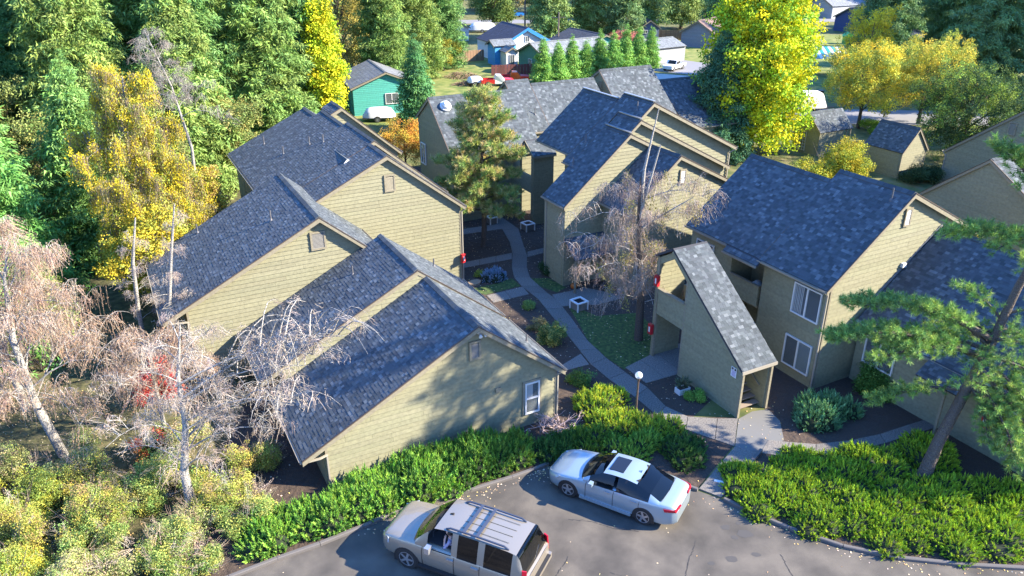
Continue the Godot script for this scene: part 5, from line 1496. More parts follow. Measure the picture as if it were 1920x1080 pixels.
	shrub("yellow_shrub", "yellow-green vine maple shrub right behind the blue-grey roof", Vector3(26.6, 0, -62.5), 3.3, 3.9, [Color(0.4, 0.38, 0.04), Color(0.28, 0.33, 0.05), Color(0.5, 0.42, 0.04)], {"cs": 0.75, "n": 36.0})
	shrub("yellow_shrub", "vivid yellow shrub behind the right gable peak", Vector3(25.4, 0, -41.5), 1.9, 5.3, [Color(0.72, 0.56, 0.02), Color(0.6, 0.48, 0.02)], {"cs": 0.7, "n": 36.0})
	shrub("green_shrub", "dark shrub beside the second shed", Vector3(33.8, 0, -61.5), 1.8, 1.6, [Color(0.035, 0.065, 0.025), Color(0.05, 0.08, 0.03)], {"cs": 0.6})
	shrub("green_shrub", "bright grass-green shrub at the foot of the gold maple", Vector3(37.6, 0, -79.5), 2.0, 1.0, [Color(0.2, 0.32, 0.04)], {"cs": 0.6})
	shrub("green_shrub", "bright green shrub at the right end of the stepped gables", Vector3(17.5, 0, -52.5), 1.6, 1.8, [Color(0.16, 0.26, 0.04), Color(0.24, 0.32, 0.04)], {"cs": 0.6})
	shrub("garden_bush", "pale autumn bush behind the skylight roof", Vector3(-3.0, 0, -82.0), 2.2, 3.0, [Color(0.34, 0.28, 0.14), Color(0.22, 0.24, 0.06), Color(0.42, 0.36, 0.2)], {"cs": 0.7})
	shrub("garden_bush", "yellow-green bush behind the top of the central pine", Vector3(0.2, 0, -79.0), 2.2, 3.2, [Color(0.34, 0.32, 0.05), Color(0.24, 0.28, 0.05)], {"cs": 0.7})
	for e in [[56.0, -94.0, 26.0, 5.5, "nearest blue-green conifer at the upper right"], [64.0, -90.0, 26.0, 5.5, "second blue-green conifer at the upper right"], [50.0, -108.0, 27.0, 5.2, "blue-green conifer left in the right group"], [72.0, -98.0, 28.0, 6.0, "conifer at the upper right corner"], [60.0, -110.0, 28.0, 5.5, "rear conifer of the right group"], [54.0, -76.0, 15.0, 4.6, "dark lower conifer at the right edge"], [60.0, -72.0, 16.0, 4.6, "dark conifer above the shaded gable"]]:
		conifer("conifer_tree", e[4], Vector3(e[0], 0, e[1]), e[2], e[3], 1.0, Color(0.085, 0.135, 0.065), {"group": "conifers at the upper right", "step": 0.5, "n": 11.0, "pow": 0.6, "frond": 1.4})
	for i in 9:
		var f := i / 8.0
		var p := Vector3(4.2, 0, -107.0).lerp(Vector3(21.0, 0, -121.0), f)
		conifer("arborvitae", ["first hedge conifer at the left end of the row, next to the red truck", "second hedge conifer from the red truck", "third hedge conifer from the red truck", "fourth hedge conifer from the red truck", "middle hedge conifer of the row of nine", "sixth hedge conifer from the red truck", "third hedge conifer from the right end", "second hedge conifer from the right end", "last hedge conifer at the right end of the row"][i], p + Vector3(0, 0, rng.randf_range(-0.5, 0.5)), rng.randf_range(5.0, 6.4), 1.7, 0.1, Color(0.11, 0.19, 0.05), {"group": "hedge conifers in a row", "step": 0.28, "n": 9.0})
	# --- far row
	k = 0
	var FAR_FIRS := [[7.0, -150.0, 20.0, 5.5], [15.0, -156.0, 22.0, 5.5], [21.0, -152.0, 19.0, 5.0], [28.0, -166.0, 20.0, 4.5], [36.0, -172.0, 22.0, 5.0], [41.0, -160.0, 19.0, 4.5], [-7.0, -215.0, 22.0, 6.0], [8.0, -205.0, 24.0, 6.0], [46.0, -205.0, 26.0, 6.0], [62.0, -195.0, 26.0, 6.0], [70.0, -140.0, 26.0, 6.0], [80.0, -120.0, 26.0, 6.0], [-26.0, -150.0, 26.0, 5.5], [-34.0, -170.0, 28.0, 6.0], [-50.0, -140.0, 30.0, 6.0], [30.0, -235.0, 26.0, 7.0], [-20.0, -240.0, 24.0, 7.0], [60.0, -240.0, 28.0, 7.0], [95.0, -200.0, 28.0, 7.0], [85.0, -165.0, 26.0, 6.0], [-65.0, -180.0, 30.0, 7.0], [-45.0, -210.0, 30.0, 7.0]]
	for e in FAR_FIRS:
		conifer("distant_fir", "distant fir beyond the houses, number %s from the left along the top" % order(FAR_FIRS, e), Vector3(e[0], 0, e[1]), e[2], e[3], 2.5, [Color(0.1, 0.14, 0.055), Color(0.13, 0.16, 0.06), Color(0.09, 0.13, 0.06)][k % 3], {"group": "distant firs beyond the houses", "step": 0.8, "n": 8.0, "pow": 0.7, "frond": 2.2})
		k += 1
	var FAR_ROUND := [[-4.0, -170.0, 9.0, 4.0, 0], [-1.0, -205.0, 11.0, 6.0, 1], [16.0, -215.0, 12.0, 7.0, 2], [-16.0, -195.0, 12.0, 6.0, 0], [2.0, -250.0, 14.0, 9.0, 3], [-9.0, -255.0, 14.0, 9.0, 1], [24.0, -190.0, 11.0, 6.0, 1], [40.0, -225.0, 13.0, 8.0, 2], [52.0, -185.0, 11.0, 6.0, 0], [76.0, -210.0, 13.0, 8.0, 2], [-28.0, -225.0, 15.0, 8.0, 1], [48.0, -260.0, 15.0, 10.0, 3], [85.0, -260.0, 16.0, 10.0, 1], [20.0, -270.0, 15.0, 10.0, 0], [-2.5, -176.0, 4.0, 3.0, 0]]
	for e in FAR_ROUND:
		broadleaf("distant_tree", ["distant round green tree", "distant tan and gold tree", "distant reddish autumn tree", "distant pink autumn tree"][e[4]] + ", number %s from the left along the top" % order(FAR_ROUND, e), Vector3(e[0], 0, e[1]), e[2], e[3], 1.5, [[Color(0.1, 0.17, 0.05), Color(0.16, 0.22, 0.06)], [Color(0.36, 0.3, 0.1), Color(0.26, 0.24, 0.08)], [Color(0.3, 0.17, 0.1), Color(0.26, 0.2, 0.1)], [Color(0.5, 0.16, 0.2), Color(0.4, 0.2, 0.2)]][e[4]], {"lobes": 14, "per": 16, "cs": 2.0, "group": "distant broadleaf trees %d" % e[4]})
	shrub("pink_shrub", "round pink autumn shrub behind the hedge row", Vector3(19.5, 0, -138.0), 3.2, 4.0, [Color(0.5, 0.2, 0.17), Color(0.42, 0.18, 0.15)], {"cs": 1.1})
	broadleaf("fruit_tree", "small gold fruit tree in the backyard", Vector3(-10.2, 0, -118.0), 5.0, 2.4, 1.0, [Color(0.36, 0.32, 0.05), Color(0.24, 0.26, 0.05)], {"lobes": 10, "per": 20, "cs": 0.9})
	broadleaf("yellow_tree", "pale yellow tree behind the left wood", Vector3(-22.5, 0, -104.0), 17.0, 4.4, 1.0, [Color(0.42, 0.38, 0.1), Color(0.3, 0.28, 0.09)], {"lobes": 22, "per": 24, "cs": 1.2})
	# understorey of the left wood
	var un := [[-24.5, -52.0, 8.0, 2.8], [-29.5, -49.0, 9.0, 3.0], [-33.0, -40.0, 8.0, 3.2], [-30.0, -33.0, 6.5, 3.0], [-36.0, -54.0, 11.0, 3.4], [-24.0, -33.5, 4.5, 2.4], [-40.0, -50.0, 12.0, 3.6], [-28.0, -62.0, 10.0, 3.2], [-22.0, -60.0, 8.0, 2.6], [-25.0, -28.5, 4.0, 2.6]]
	for e in un:
		broadleaf("woodland_tree", "green-olive understorey tree in the left wood, number %s from the left" % order(un, e), Vector3(e[0], 0, e[1]), e[2], e[3], 0.5, [Color(0.2, 0.24, 0.07), Color(0.14, 0.2, 0.06), Color(0.28, 0.27, 0.09)], {"lobes": 15, "per": 24, "cs": 0.9, "group": "understorey trees of the left wood"})

func order(list: Array, e: Array) -> String:
	var k := 0
	for q in list:
		if q[0] / -q[1] < e[0] / -e[1]:
			k += 1
	return ["one", "two", "three", "four", "five", "six", "seven", "eight", "nine", "ten", "eleven", "twelve", "thirteen", "fourteen", "fifteen", "sixteen", "seventeen", "eighteen", "nineteen", "twenty", "twenty-one", "twenty-two", "twenty-three", "twenty-four"][k]

func cottage(called: String, label: String, at: Vector3, turn: float, w: float, d: float, eave: float, ridge: float, tone: Color, wins: Array, o := {}) -> Node3D:
	var t := thing(called, label, o.get("cat", "house"), at, turn)
	var old := tones
	if o.has("roof"):
		var r: Color = o.roof
		tones = [r * 0.75, r * 0.9, r, r * 1.1, r * 1.3]
	block(t, -w * 0.5 - 0.3, 0.0, w * 0.5 + 0.3, eave, ridge, eave, 0.0, d, {"oh": 0.35, "ovl": 0.3, "ovr": 0.3, "expo": 0.4, "tone": tone, "gl": false, "gr": false, "corners": false})
	tones = old
	for q in wins: # [side, along, height, w, h]
		if q[0] == 0:
			window(t, PT(q[1], q[2], 0) + Vector3(0, 0, 0.03), Vector3.RIGHT, Vector3(0, 0, 1), q[3], q[4], "slide", false)
		else:
			window(t, PT(-w * 0.5 - 0.03, q[2], q[1]), Vector3(0, 0, 1), Vector3.LEFT, q[3], q[4], "slide", false)
	return t

func far_houses() -> void:
	var white := Color(0.62, 0.63, 0.62)
	var te := cottage("teal_house", "teal-green house with grey roof behind the long stepped roof", Vector3(-14.2, 0, -88.2), 0.36, 7.6, 9.5, 3.1, 4.7, Color(0.06, 0.34, 0.28), [[0, -0.2, 1.1, 1.5, 1.2]], {"roof": Color(0.2, 0.21, 0.22)})
	for i in 4:
		for s in [-1.0, 1.0]:
			var mb := MB.new()
			mb.box(PT(s * 1.1, 4.17, 1.6 + i * 1.6), Vector3(0.4, 0.16, 0.3), Basis(Vector3(0, 0, 1), -s * 0.35))
			part("roof_vent", mb, M.black_paint, te)
	cottage("blue_house", "white gabled house with bright blue trim at the top centre", Vector3(2.4, 0, -127.0), 0.42, 9.0, 10.0, 2.7, 5.2, white, [[0, -0.4, 3.0, 0.8, 0.9], [0, 2.6, 0.8, 1.0, 0.9]], {"roof": Color(0.05, 0.055, 0.08)})
	var bl := MB.new()
	var bh := get_node("blue_house")
	bl.prism([PT(0, 5.2, -0.42), PT(4.9, 2.6, -0.42), PT(4.9, 2.0, -0.42), PT(0, 4.6, -0.42)], Vector3(0, 0, 0.05))
	bl.prism([PT(0, 5.2, -0.42), PT(-4.9, 2.6, -0.42), PT(-4.9, 2.2, -0.42), PT(0, 4.8, -0.42)], Vector3(0, 0, 0.05))
	part("blue_bargeboard", bl, M.blue_paint, bh)
	cottage("blue_shed", "sky-blue shed with grey roof left of the white gabled house", Vector3(-3.2, 0, -124.0), -1.1, 2.6, 3.6, 2.9, 3.7, Color(0.05, 0.3, 0.62), [], {"cat": "shed", "roof": Color(0.17, 0.19, 0.21)})
	cottage("white_shed", "small white shed in front of the white gabled house", Vector3(0.0, 0, -121.0), 0.35, 1.9, 2.6, 2.3, 3.0, white, [[0, -0.4, 0.2, 0.8, 1.7]], {"cat": "shed", "roof": Color(0.2, 0.21, 0.22)})
	cottage("green_house", "long green house with grey roof behind the hedge row", Vector3(2.8, 0, -116.0), -0.98, 6.5, 13.0, 2.7, 4.3, Color(0.08, 0.24, 0.18), [[0, -0.6, 0.9, 0.9, 1.1]], {"roof": Color(0.2, 0.22, 0.23)})
	cottage("solar_house", "house with dark roof and teal gable behind the hedge row", Vector3(14.5, 0, -124.5), 0.45, 9.0, 11.0, 2.5, 4.4, Color(0.1, 0.42, 0.36), [[0, -1.2, 1.0, 1.0, 1.0]], {"roof": Color(0.06, 0.065, 0.075)})
	cottage("grey_house", "plain house with pale grey roof right of the teal gable", Vector3(19.5, 0, -126.0), -0.98, 6.0, 8.0, 2.3, 3.4, Color(0.3, 0.32, 0.33), [], {"roof": Color(0.2, 0.22, 0.23)})
	cottage("slate_shed", "slate-blue shed with two small white windows by the board fence", Vector3(26.0, 0, -152.0), 0.1, 3.6, 3.0, 2.4, 3.8, Color(0.1, 0.13, 0.2), [[0, -1.3, 1.4, 0.9, 0.6], [0, 0.4, 1.4, 0.9, 0.6]], {"cat": "shed", "roof": Color(0.05, 0.05, 0.06)})
	cottage("brown_roof_house", "grey house with brown roof left of the lemon-yellow poplar", Vector3(33.0, 0, -143.0), -0.6, 6.0, 8.0, 2.6, 4.6, Color(0.2, 0.22, 0.25), [], {"roof": Color(0.2, 0.13, 0.11)})
	cottage("navy_house", "navy-blue house with white porch right of the lemon-yellow poplar", Vector3(69.0, 0, -166.0), -1.12, 7.0, 13.0, 2.8, 4.8, Color(0.05, 0.08, 0.2), [[1, 3.0, 0.9, 1.2, 1.3], [1, 6.5, 0.9, 1.2, 1.3], [1, 9.5, 0.9, 1.2, 1.3]], {"roof": Color(0.055, 0.06, 0.085)})
	cottage("low_grey_house", "low house with wide grey roof above the striped green roof", Vector3(62.0, 0, -136.0), -1.3, 9.0, 12.0, 2.6, 3.8, Color(0.12, 0.16, 0.22), [[1, 3.0, 0.9, 1.4, 1.2], [1, 6.5, 0.9, 1.4, 1.2]], {"roof": Color(0.11, 0.12, 0.14)})
	cottage("white_house", "white house with tall chimney wall at the top left centre", Vector3(-10.6, 0, -152.0), 0.3, 5.0, 8.0, 2.4, 3.6, white, [[0, -1.2, 1.0, 0.9, 1.0]], {"roof": Color(0.3, 0.3, 0.31)})
	cottage("white_house", "white far house near the top edge, right of the tall trunks", Vector3(78.0, 0, -170.0), 0.2, 8.0, 8.0, 2.6, 4.4, white, [], {"roof": Color(0.25, 0.25, 0.27)})
	cottage("grey_house", "pale far house at the top edge behind the navy house", Vector3(74.0, 0, -196.0), -1.1, 8.0, 12.0, 2.8, 5.0, Color(0.4, 0.42, 0.45), [], {"roof": Color(0.22, 0.24, 0.27)})
	# striped green canopy
	var cn := thing("striped_canopy", "green and white striped metal canopy roof right of the poplar", "canopy", Vector3(45.5, 0, -116.0), -0.15)
	for i in 16:
		var mb := MB.new()
		mb.prism([Vector3(-4 + i * 0.5, 2.4, 3.0), Vector3(-3.52 + i * 0.5, 2.4, 3.0), Vector3(-3.52 + i * 0.5, 3.3, -3.0), Vector3(-4 + i * 0.5, 3.3, -3.0)], Vector3(0, 0.05 + 0.03 * (i % 2), 0))
		part("roof_panel", mb, M.green_metal if i % 2 else M.white_paint, cn)
	for e in [[-3.8, 2.8], [3.8, 2.8], [-3.8, -2.8], [3.8, -2.8]]:
		var po := MB.new()
		po.box(Vector3(e[0], 1.3, e[1]), Vector3(0.12, 2.6, 0.12))
		part("post", po, M.white_paint, cn)
	# fences
	fence("board_fence", "long brown board fence at the top right of the centre", Vector3(17.0, 0, -155.0), Vector3(45.0, 0, -152.0), 1.8, Color(0.2, 0.12, 0.07))
	fence("board_fence", "weathered board fence behind the backyard brush piles", Vector3(-13.0, 0, -124.0), Vector3(-4.5, 0, -128.0), 1.7, Color(0.28, 0.17, 0.1))
	fence("board_fence", "dark red board fence behind the red pickup", Vector3(-3.0, 0, -113.5), Vector3(4.0, 0, -115.0), 1.5, Color(0.16, 0.05, 0.045))
	# poles
	for e in [[14.2, -156.0, 13.0, "utility pole in front of the far firs"], [7.6, -132.0, 7.0, "slim pole beside the white gabled house"], [2.4, -150.0, 16.0, "twin dark pole at the top centre"]]:
		var p := thing("utility_pole", e[3], "pole", Vector3(e[0], 0, e[1]))
		var mb := MB.new()
		mb.tube([Vector3(0, -0.2, 0), Vector3(0, e[2], 0)], [0.17, 0.11], 8)
		part("pole", mb, M.pole_wood, p)
		var arm := MB.new()
		arm.beam(Vector3(-1.1, e[2] - 0.8, 0), Vector3(1.1, e[2] - 0.8, 0), 0.1, 0.12)
		part("cross_arm", arm, M.pole_wood, p)
	# brush piles
	for e in [[-5.6, -106.0, 2.2, 1.0, "brown brush pile in the backyard, nearer one"], [-7.2, -112.0, 2.4, 1.2, "brown brush pile in the backyard, farther one"]]:
		var b := thing("brush_pile", e[4], "brush pile", Vector3(e[0], 0, e[1]))
		var mb := MB.new()
		for i in 160:
			var a := rng.randf() * TAU
			var rr := sqrt(rng.randf())
			var c := Vector3(cos(a) * e[2] * rr, rng.randf() * e[3] * (1.0 - rr * 0.8), sin(a) * e[2] * 0.6 * rr)
			var dd := rv() * Vector3(1, 0.35, 1) * rng.randf_range(0.4, 1.1)
			mb.tube([c - dd, c + dd], [0.035, 0.02], 3)
		var sub := part("branches", mb, M.dry_wood, b)
		sub.set_meta("kind", "stuff")

func fence(called: String, label: String, a: Vector3, b: Vector3, h: float, tone: Color) -> void:
	var t := thing(called, label, "fence", a)
	var d := b - a
	var n := int(d.length() / 0.45)
	var m := MB.new()
	m.col = Color.WHITE
	var x := d.normalized()
	var meshes := []
	for k in 3:
		var mb := MB.new()
		mb.col = tone * [0.85, 1.0, 1.15][k]
		mb.box(Vector3(0, h * 0.5, 0), Vector3(0.43, h, 0.03))
		meshes.append(mb.mesh())
	for i in n:
		var o := inst("plank", meshes[rng.randi() % 3], M.siding_paint, t)
		o.transform = Transform3D(Basis(x, Vector3.UP, x.cross(Vector3.UP)), d * ((i + 0.5) / n) + Vector3(0, rng.randf_range(-0.03, 0.03), 0))
	m.col = tone * 0.8
	m.beam(Vector3(0, h * 0.8, -0.05), d + Vector3(0, h * 0.8, -0.05), 0.06, 0.09)
	m.beam(Vector3(0, h * 0.25, -0.05), d + Vector3(0, h * 0.25, -0.05), 0.06, 0.09)
	part("rails", m, M.siding_paint, t)

# ---------------------------------------------------------------- vehicles; local x runs from the nose to the tail, +z is the driver's side
func lut(tab: Array, s: float) -> float:
	if s <= tab[0][0]:
		return tab[0][1]
	for i in tab.size() - 1:
		if s <= tab[i + 1][0]:
			var f: float = (s - tab[i][0]) / (tab[i + 1][0] - tab[i][0])
			return lerpf(tab[i][1], tab[i + 1][1], f)
	return tab[-1][1]

func wheel(t: Node, s: float, r: float, w: float, side: float, hw: float, spokes: int, twist: float) -> void:
	var ax := Vector3(0, 0, side)
	var o := Vector3(s, r, side * (hw - w))
	var ty := MB.new()
	ty.lathe(o, [Vector2(r * 0.66, 0.0), Vector2(r * 0.95, 0.0), Vector2(r, 0.03), Vector2(r, w - 0.03), Vector2(r * 0.95, w), Vector2(r * 0.7, w + 0.004), Vector2(r * 0.67, w - 0.02)], 22, ax)
	var wh := part("wheel", ty, M.rubber, t)
	var rim := MB.new()
	rim.lathe(o, [Vector2(r * 0.68, w * 0.3), Vector2(r * 0.68, w - 0.01), Vector2(r * 0.63, w - 0.012), Vector2(r * 0.6, w * 0.55), Vector2(0.0, w * 0.5)], 22, ax)
	part("rim_barrel", rim, M.dark_metal, wh)
	var sp := MB.new()
	for i in spokes:
		var a := TAU * i / spokes
		var d0 := Vector3(cos(a), sin(a), 0)
		var d1 := Vector3(cos(a + twist), sin(a + twist), 0)
		sp.beam(o + ax * (w - 0.012) + d0 * 0.03, o + ax * (w - 0.02) + d1 * r * 0.66, 0.05 if spokes > 6 else 0.075, 0.03, ax)
	sp.lathe(o, [Vector2(r * 0.17, w * 0.5), Vector2(r * 0.17, w - 0.004), Vector2(0.0, w + 0.002)], 12, ax)
	sp.lathe(o, [Vector2(r * 0.69, w - 0.016), Vector2(r * 0.69, w + 0.002), Vector2(r * 0.63, w + 0.002), Vector2(r * 0.63, w - 0.016)], 22, ax)
	part("rim", sp, M.alloy, wh)
	var arch := MB.new()
	var pts := []
	for i in 13:
		var a := PI * i / 12.0
		pts.append(Vector3(s + cos(a) * r * 1.17, r * 0.95 + sin(a) * r * 1.17, side * (hw - 0.07)))
	pts.append(Vector3(s - r * 1.17, 0.2, side * (hw - 0.07)))
	pts.append(Vector3(s + r * 1.17, 0.2, side * (hw - 0.07)))
	arch.prism(pts, Vector3(0, 0, side * 0.066))
	part("wheel_arch", arch, M.black_paint, t)

func patch(a: Array, b: Array, n := 1, bulge := Vector3.ZERO) -> Array: # rows between two curves
	var rows := []
	for i in n + 1:
		var f := float(i) / n
		var row := []
		for k in a.size():
			row.append(a[k].lerp(b[k], f) + bulge * 4.0 * f * (1.0 - f))
		rows.append(row)
	return rows

func seg(c: Callable, s0: float, s1: float, n: int) -> Array:
	var o := []
	for i in n + 1:
		o.append(c.call(lerpf(s0, s1, float(i) / n)))
	return o

func car_body(t: Node3D, P: Dictionary, paint: Material) -> void:
	var lower := MB.new()
	var rows := []
	var n := 44
	for i in n + 1:
		var s: float = P.len * i / n
		var w := lut(P.hw, s)
		var b := lut(P.belt, s)
		var y := lut(P.top, s)
		var bo := lut(P.low, s)
		var half := [Vector3(s, bo, w * 0.9), Vector3(s, bo + 0.08, w * 0.97), Vector3(s, lerpf(bo, b, 0.45), w), Vector3(s, lerpf(bo, b, 0.8), w * 0.992), Vector3(s, b, w * 0.965), Vector3(s, b + (y - b) * 0.55 + 0.012, w * 0.88), Vector3(s, y - 0.012, w * 0.6), Vector3(s, y, 0)]
		var row := []
		for q in half:
			row.append(q)
		for k in range(half.size() - 2, -1, -1):
			row.append(half[k] * Vector3(1, 1, -1))
		rows.append(row)
	lower.grid(rows, false, true)
	for e in [0, n]:
		for k in rows[e].size() / 2:
			var m: int = rows[e].size() - 1 - k
			lower.poly([rows[e][k], rows[e][k + 1], rows[e][m - 1], rows[e][m]], Vector3(-1 if e == 0 else 1, 0, 0))
	part("body", lower, paint, t)
	# greenhouse curves
	for side in [1.0, -1.0]:
		var bc := func(s: float) -> Vector3: return Vector3(s, lut(P.belt, s) + 0.005, side * lut(P.hw, s) * 0.955)
		var rc := func(s: float) -> Vector3: return Vector3(lerpf(lut(P.rs, s), s, 0.0), lut(P.ry, s), side * lut(P.rw, s))
		for p in P.side: # [s0, s1, kind, shrink]
			var a := seg(bc, p[0], p[1], 5)
			var b := seg(rc, p[0], p[1], 5)
			var out := Vector3(0, 0, side * 0.02)
			if p[2] == "paint":
				var mb := MB.new()
				mb.grid(patch(a, b, 4, out), false, side < 0.0)
				part("pillar", mb, paint, t)
			elif p[2] == "glass" or side < 0.0:
				var mb := MB.new()
				mb.grid(patch(a, b, 4, out), false, side < 0.0)
				part("side_window", mb, M.car_glass, t)
			var tr := MB.new()
			if p[2] != "paint":
				for q in a.size() - 1:
					tr.beam(a[q] + Vector3(0, 0.008, side * 0.004), a[q + 1] + Vector3(0, 0.008, side * 0.004), 0.018, 0.022)
				part("window_trim", tr, P.get("trim", M.black_paint), t)
	var rc := func(s: float, side: float) -> Vector3: return Vector3(lut(P.rs, s), lut(P.ry, s), side * lut(P.rw, s))
	for p in P.roof: # [s0, s1, kind]
		var rws := []
		for i in 9:
			var s := lerpf(p[0], p[1], i / 8.0)
			var l: Vector3 = rc.call(s, 1.0)
			var r: Vector3 = rc.call(s, -1.0)
			var row := []
			for k in 9:
				var f := k / 8.0
				row.append(l.lerp(r, f) + Vector3(0, P.crown * 4.0 * f * (1.0 - f), 0) + Vector3(p[3] * 4.0 * f * (1.0 - f), 0, 0))
			rws.append(row)
		var mb := MB.new()
		mb.grid(rws, false, true)
		part(p[4], mb, M.car_glass if p[2] == "glass" else paint, t)
	var inn := MB.new()
	inn.box(Vector3(P.cab.x, P.cab.y - 0.1, 0), Vector3(P.cab.z, 0.06, 1.4))
	inn.box(Vector3(P.cab.x, P.cover, 0), Vector3(P.cab.z - 0.1, 0.012, 1.56))
	part("cabin_floor", inn, M.interior, t)
	for s in P.seats:
		for z in [-0.38, 0.38]:
			var se := MB.new()
			se.box(Vector3(s, P.cab.y + 0.0, z), Vector3(0.5, 0.2, 0.5))
			se.box(Vector3(s + 0.28, P.cab.y + 0.28, z), Vector3(0.14, 0.62, 0.48), Basis(Vector3(0, 0, 1), -0.2))
			se.box(Vector3(s + 0.36, P.cab.y + 0.68, z), Vector3(0.1, 0.18, 0.26))
			part("seat", se, P.seat_mat, t)

func lines(t: Node, called: String, segs: Array, w: float, m: Material) -> void:
	var mb := MB.new()
	for q in segs:
		for k in q.size() - 1:
			mb.beam(q[k], q[k + 1], w, w)
	part(called, mb, m, t)

func vehicles() -> void:
	var cp := mat("silver_blue_paint", lin(0.36, 0.45, 0.5), 0.28)
	cp.metallic = 0.35
	cp.clearcoat_enabled = true
	cp.clearcoat = 1.0
	cp.clearcoat_roughness = 0.04
	var sp := mat("tan_silver_paint", lin(0.35, 0.305, 0.24), 0.32)
	sp.metallic = 0.35
	sp.clearcoat_enabled = true
	sp.clearcoat = 1.0
	sp.clearcoat_roughness = 0.05
	mat("rubber", lin(0.02, 0.02, 0.02), 0.8)
	var al := mat("alloy", lin(0.55, 0.55, 0.56), 0.3)
	al.metallic = 0.7
	mat("dark_metal", lin(0.04, 0.04, 0.045), 0.5)
	var gl := mat("car_glass", Color(0.02, 0.025, 0.03, 0.86), 0.02)
	gl.transparency = BaseMaterial3D.TRANSPARENCY_ALPHA
	mat("tail_red", lin(0.5, 0.01, 0.03), 0.15)
	mat("lens", lin(0.5, 0.52, 0.55), 0.1)
	mat("grey_cloth", lin(0.2, 0.19, 0.18), 0.9)
	# sedan
	var t := thing("sedan", "pale silver-blue sedan with sunroof parked at the kerb", "car", Vector3(1.69, 0.016, -23.82), -0.529)
	t.scale = Vector3.ONE * 1.03
	var P := {"len": 4.9, "crown": 0.035,
		"hw": [[0, 0.55], [0.06, 0.7], [0.2, 0.82], [0.5, 0.9], [0.95, 0.93], [2.4, 0.93], [3.8, 0.93], [4.3, 0.9], [4.7, 0.82], [4.84, 0.76], [4.9, 0.66]],
		"belt": [[0, 0.6], [0.15, 0.66], [0.6, 0.77], [1.3, 0.88], [2.5, 0.94], [3.6, 0.98], [4.3, 1.0], [4.75, 0.98], [4.9, 0.86]],
		"top": [[0, 0.6], [0.1, 0.68], [0.3, 0.77], [0.8, 0.88], [1.35, 0.97], [1.6, 0.99], [4.0, 1.03], [4.3, 1.07], [4.7, 1.05], [4.82, 1.0], [4.9, 0.86]],
		"low": [[0, 0.28], [0.3, 0.2], [4.5, 0.2], [4.9, 0.36]],
		"rs": [[0, 0], [9, 9]], "ry": [[1.45, 0.99], [1.8, 1.19], [2.15, 1.355], [2.5, 1.4], [3.0, 1.41], [3.45, 1.36], [3.85, 1.22], [4.3, 1.045]],
		"rw": [[1.45, 0.83], [1.8, 0.73], [2.2, 0.64], [3.0, 0.63], [3.5, 0.64], [3.9, 0.68], [4.3, 0.74]],
		"side": [[1.5, 1.72, "paint"], [1.72, 2.62, "glass"], [2.62, 2.74, "dark"], [2.74, 3.5, "glass"], [3.5, 3.92, "glass"], [3.92, 4.3, "paint"]],
		"roof": [[1.42, 2.16, "glass", -0.16, "windscreen"], [2.16, 3.4, "paint", 0.0, "roof"], [3.4, 4.28, "glass", 0.08, "rear_window"]],
		"cover": 1.048, "cab": Vector3(2.75, 0.62, 2.3), "seats": [2.1, 3.0], "seat_mat": M.interior}
	car_body(t, P, cp)
	for s in [0.95, 3.79]:
		for z in [1.0, -1.0]:
			wheel(t, s, 0.335, 0.21, z, 0.935, 5, 0.55)
	var su := MB.new()
	su.prism([Vector3(2.28, 1.405, 0.4), Vector3(2.8, 1.432, 0.4), Vector3(2.8, 1.432, -0.4), Vector3(2.28, 1.405, -0.4)], Vector3(0, 0.022, 0))
	part("sunroof", su, M.sunroof_glass, t)
	var an := MB.new()
	an.prism([Vector3(3.2, 1.42, 0.03), Vector3(3.34, 1.41, 0.03), Vector3(3.34, 1.47, 0.01)], Vector3(0, 0, -0.06))
	part("antenna_fin", an, cp, t)
	for z in [1.0, -1.0]:
		var mi := MB.new()
		mi.box(Vector3(1.86, 1.0, z * 1.0), Vector3(0.14, 0.12, 0.2))
		mi.box(Vector3(1.84, 0.95, z * 0.92), Vector3(0.06, 0.05, 0.1))
		part("mirror", mi, cp, t)
		var hl := MB.new()
		hl.prism([Vector3(0.07, 0.6, z * 0.62), Vector3(0.1, 0.68, z * 0.6), Vector3(0.62, 0.77, z * 0.88), Vector3(0.5, 0.66, z * 0.905)], Vector3(-0.01, 0.01, z * 0.02))
		part("headlight", hl, M.lens, t)
		var tl := MB.new()
		tl.prism([Vector3(4.45, 0.93, z * 0.885), Vector3(4.8, 0.95, z * 0.79), Vector3(4.86, 0.86, z * 0.76), Vector3(4.5, 0.83, z * 0.885)], Vector3(0.02, 0.01, z * 0.025))
		tl.prism([Vector3(4.81, 0.95, z * 0.79), Vector3(4.87, 0.94, z * 0.35), Vector3(4.89, 0.88, z * 0.35), Vector3(4.86, 0.86, z * 0.76)], Vector3(0.02, 0.01, z * 0.01))
		part("tail_light", tl, M.tail_red, t)
		for s in [2.45, 3.42]:
			var dh := MB.new()
			dh.box(Vector3(s, 0.83, z * 0.94), Vector3(0.2, 0.03, 0.03))
			part("door_handle", dh, M.alloy, t)
		var gaps := []
		for s in [1.62, 2.66, 3.6]:
			gaps.append([Vector3(s, 0.3, z * 0.921), Vector3(s, 0.56, z * 0.932), Vector3(s, 0.78, z * 0.929), Vector3(s + 0.02, 0.93, z * 0.9)])
		lines(t, "door_gap", gaps, 0.012, M.black_paint)
		var sk := MB.new()
		sk.beam(Vector3(1.4, 0.22, z * 0.9), Vector3(3.35, 0.22, z * 0.9), 0.08, 0.1)
		part("side_skirt", sk, cp, t)
	var gr := MB.new()
	gr.box(Vector3(0.02, 0.5, 0), Vector3(0.06, 0.16, 1.0))
	gr.box(Vector3(0.06, 0.33, 0), Vector3(0.08, 0.1, 1.2))
	part("grille", gr, M.black_paint, t)
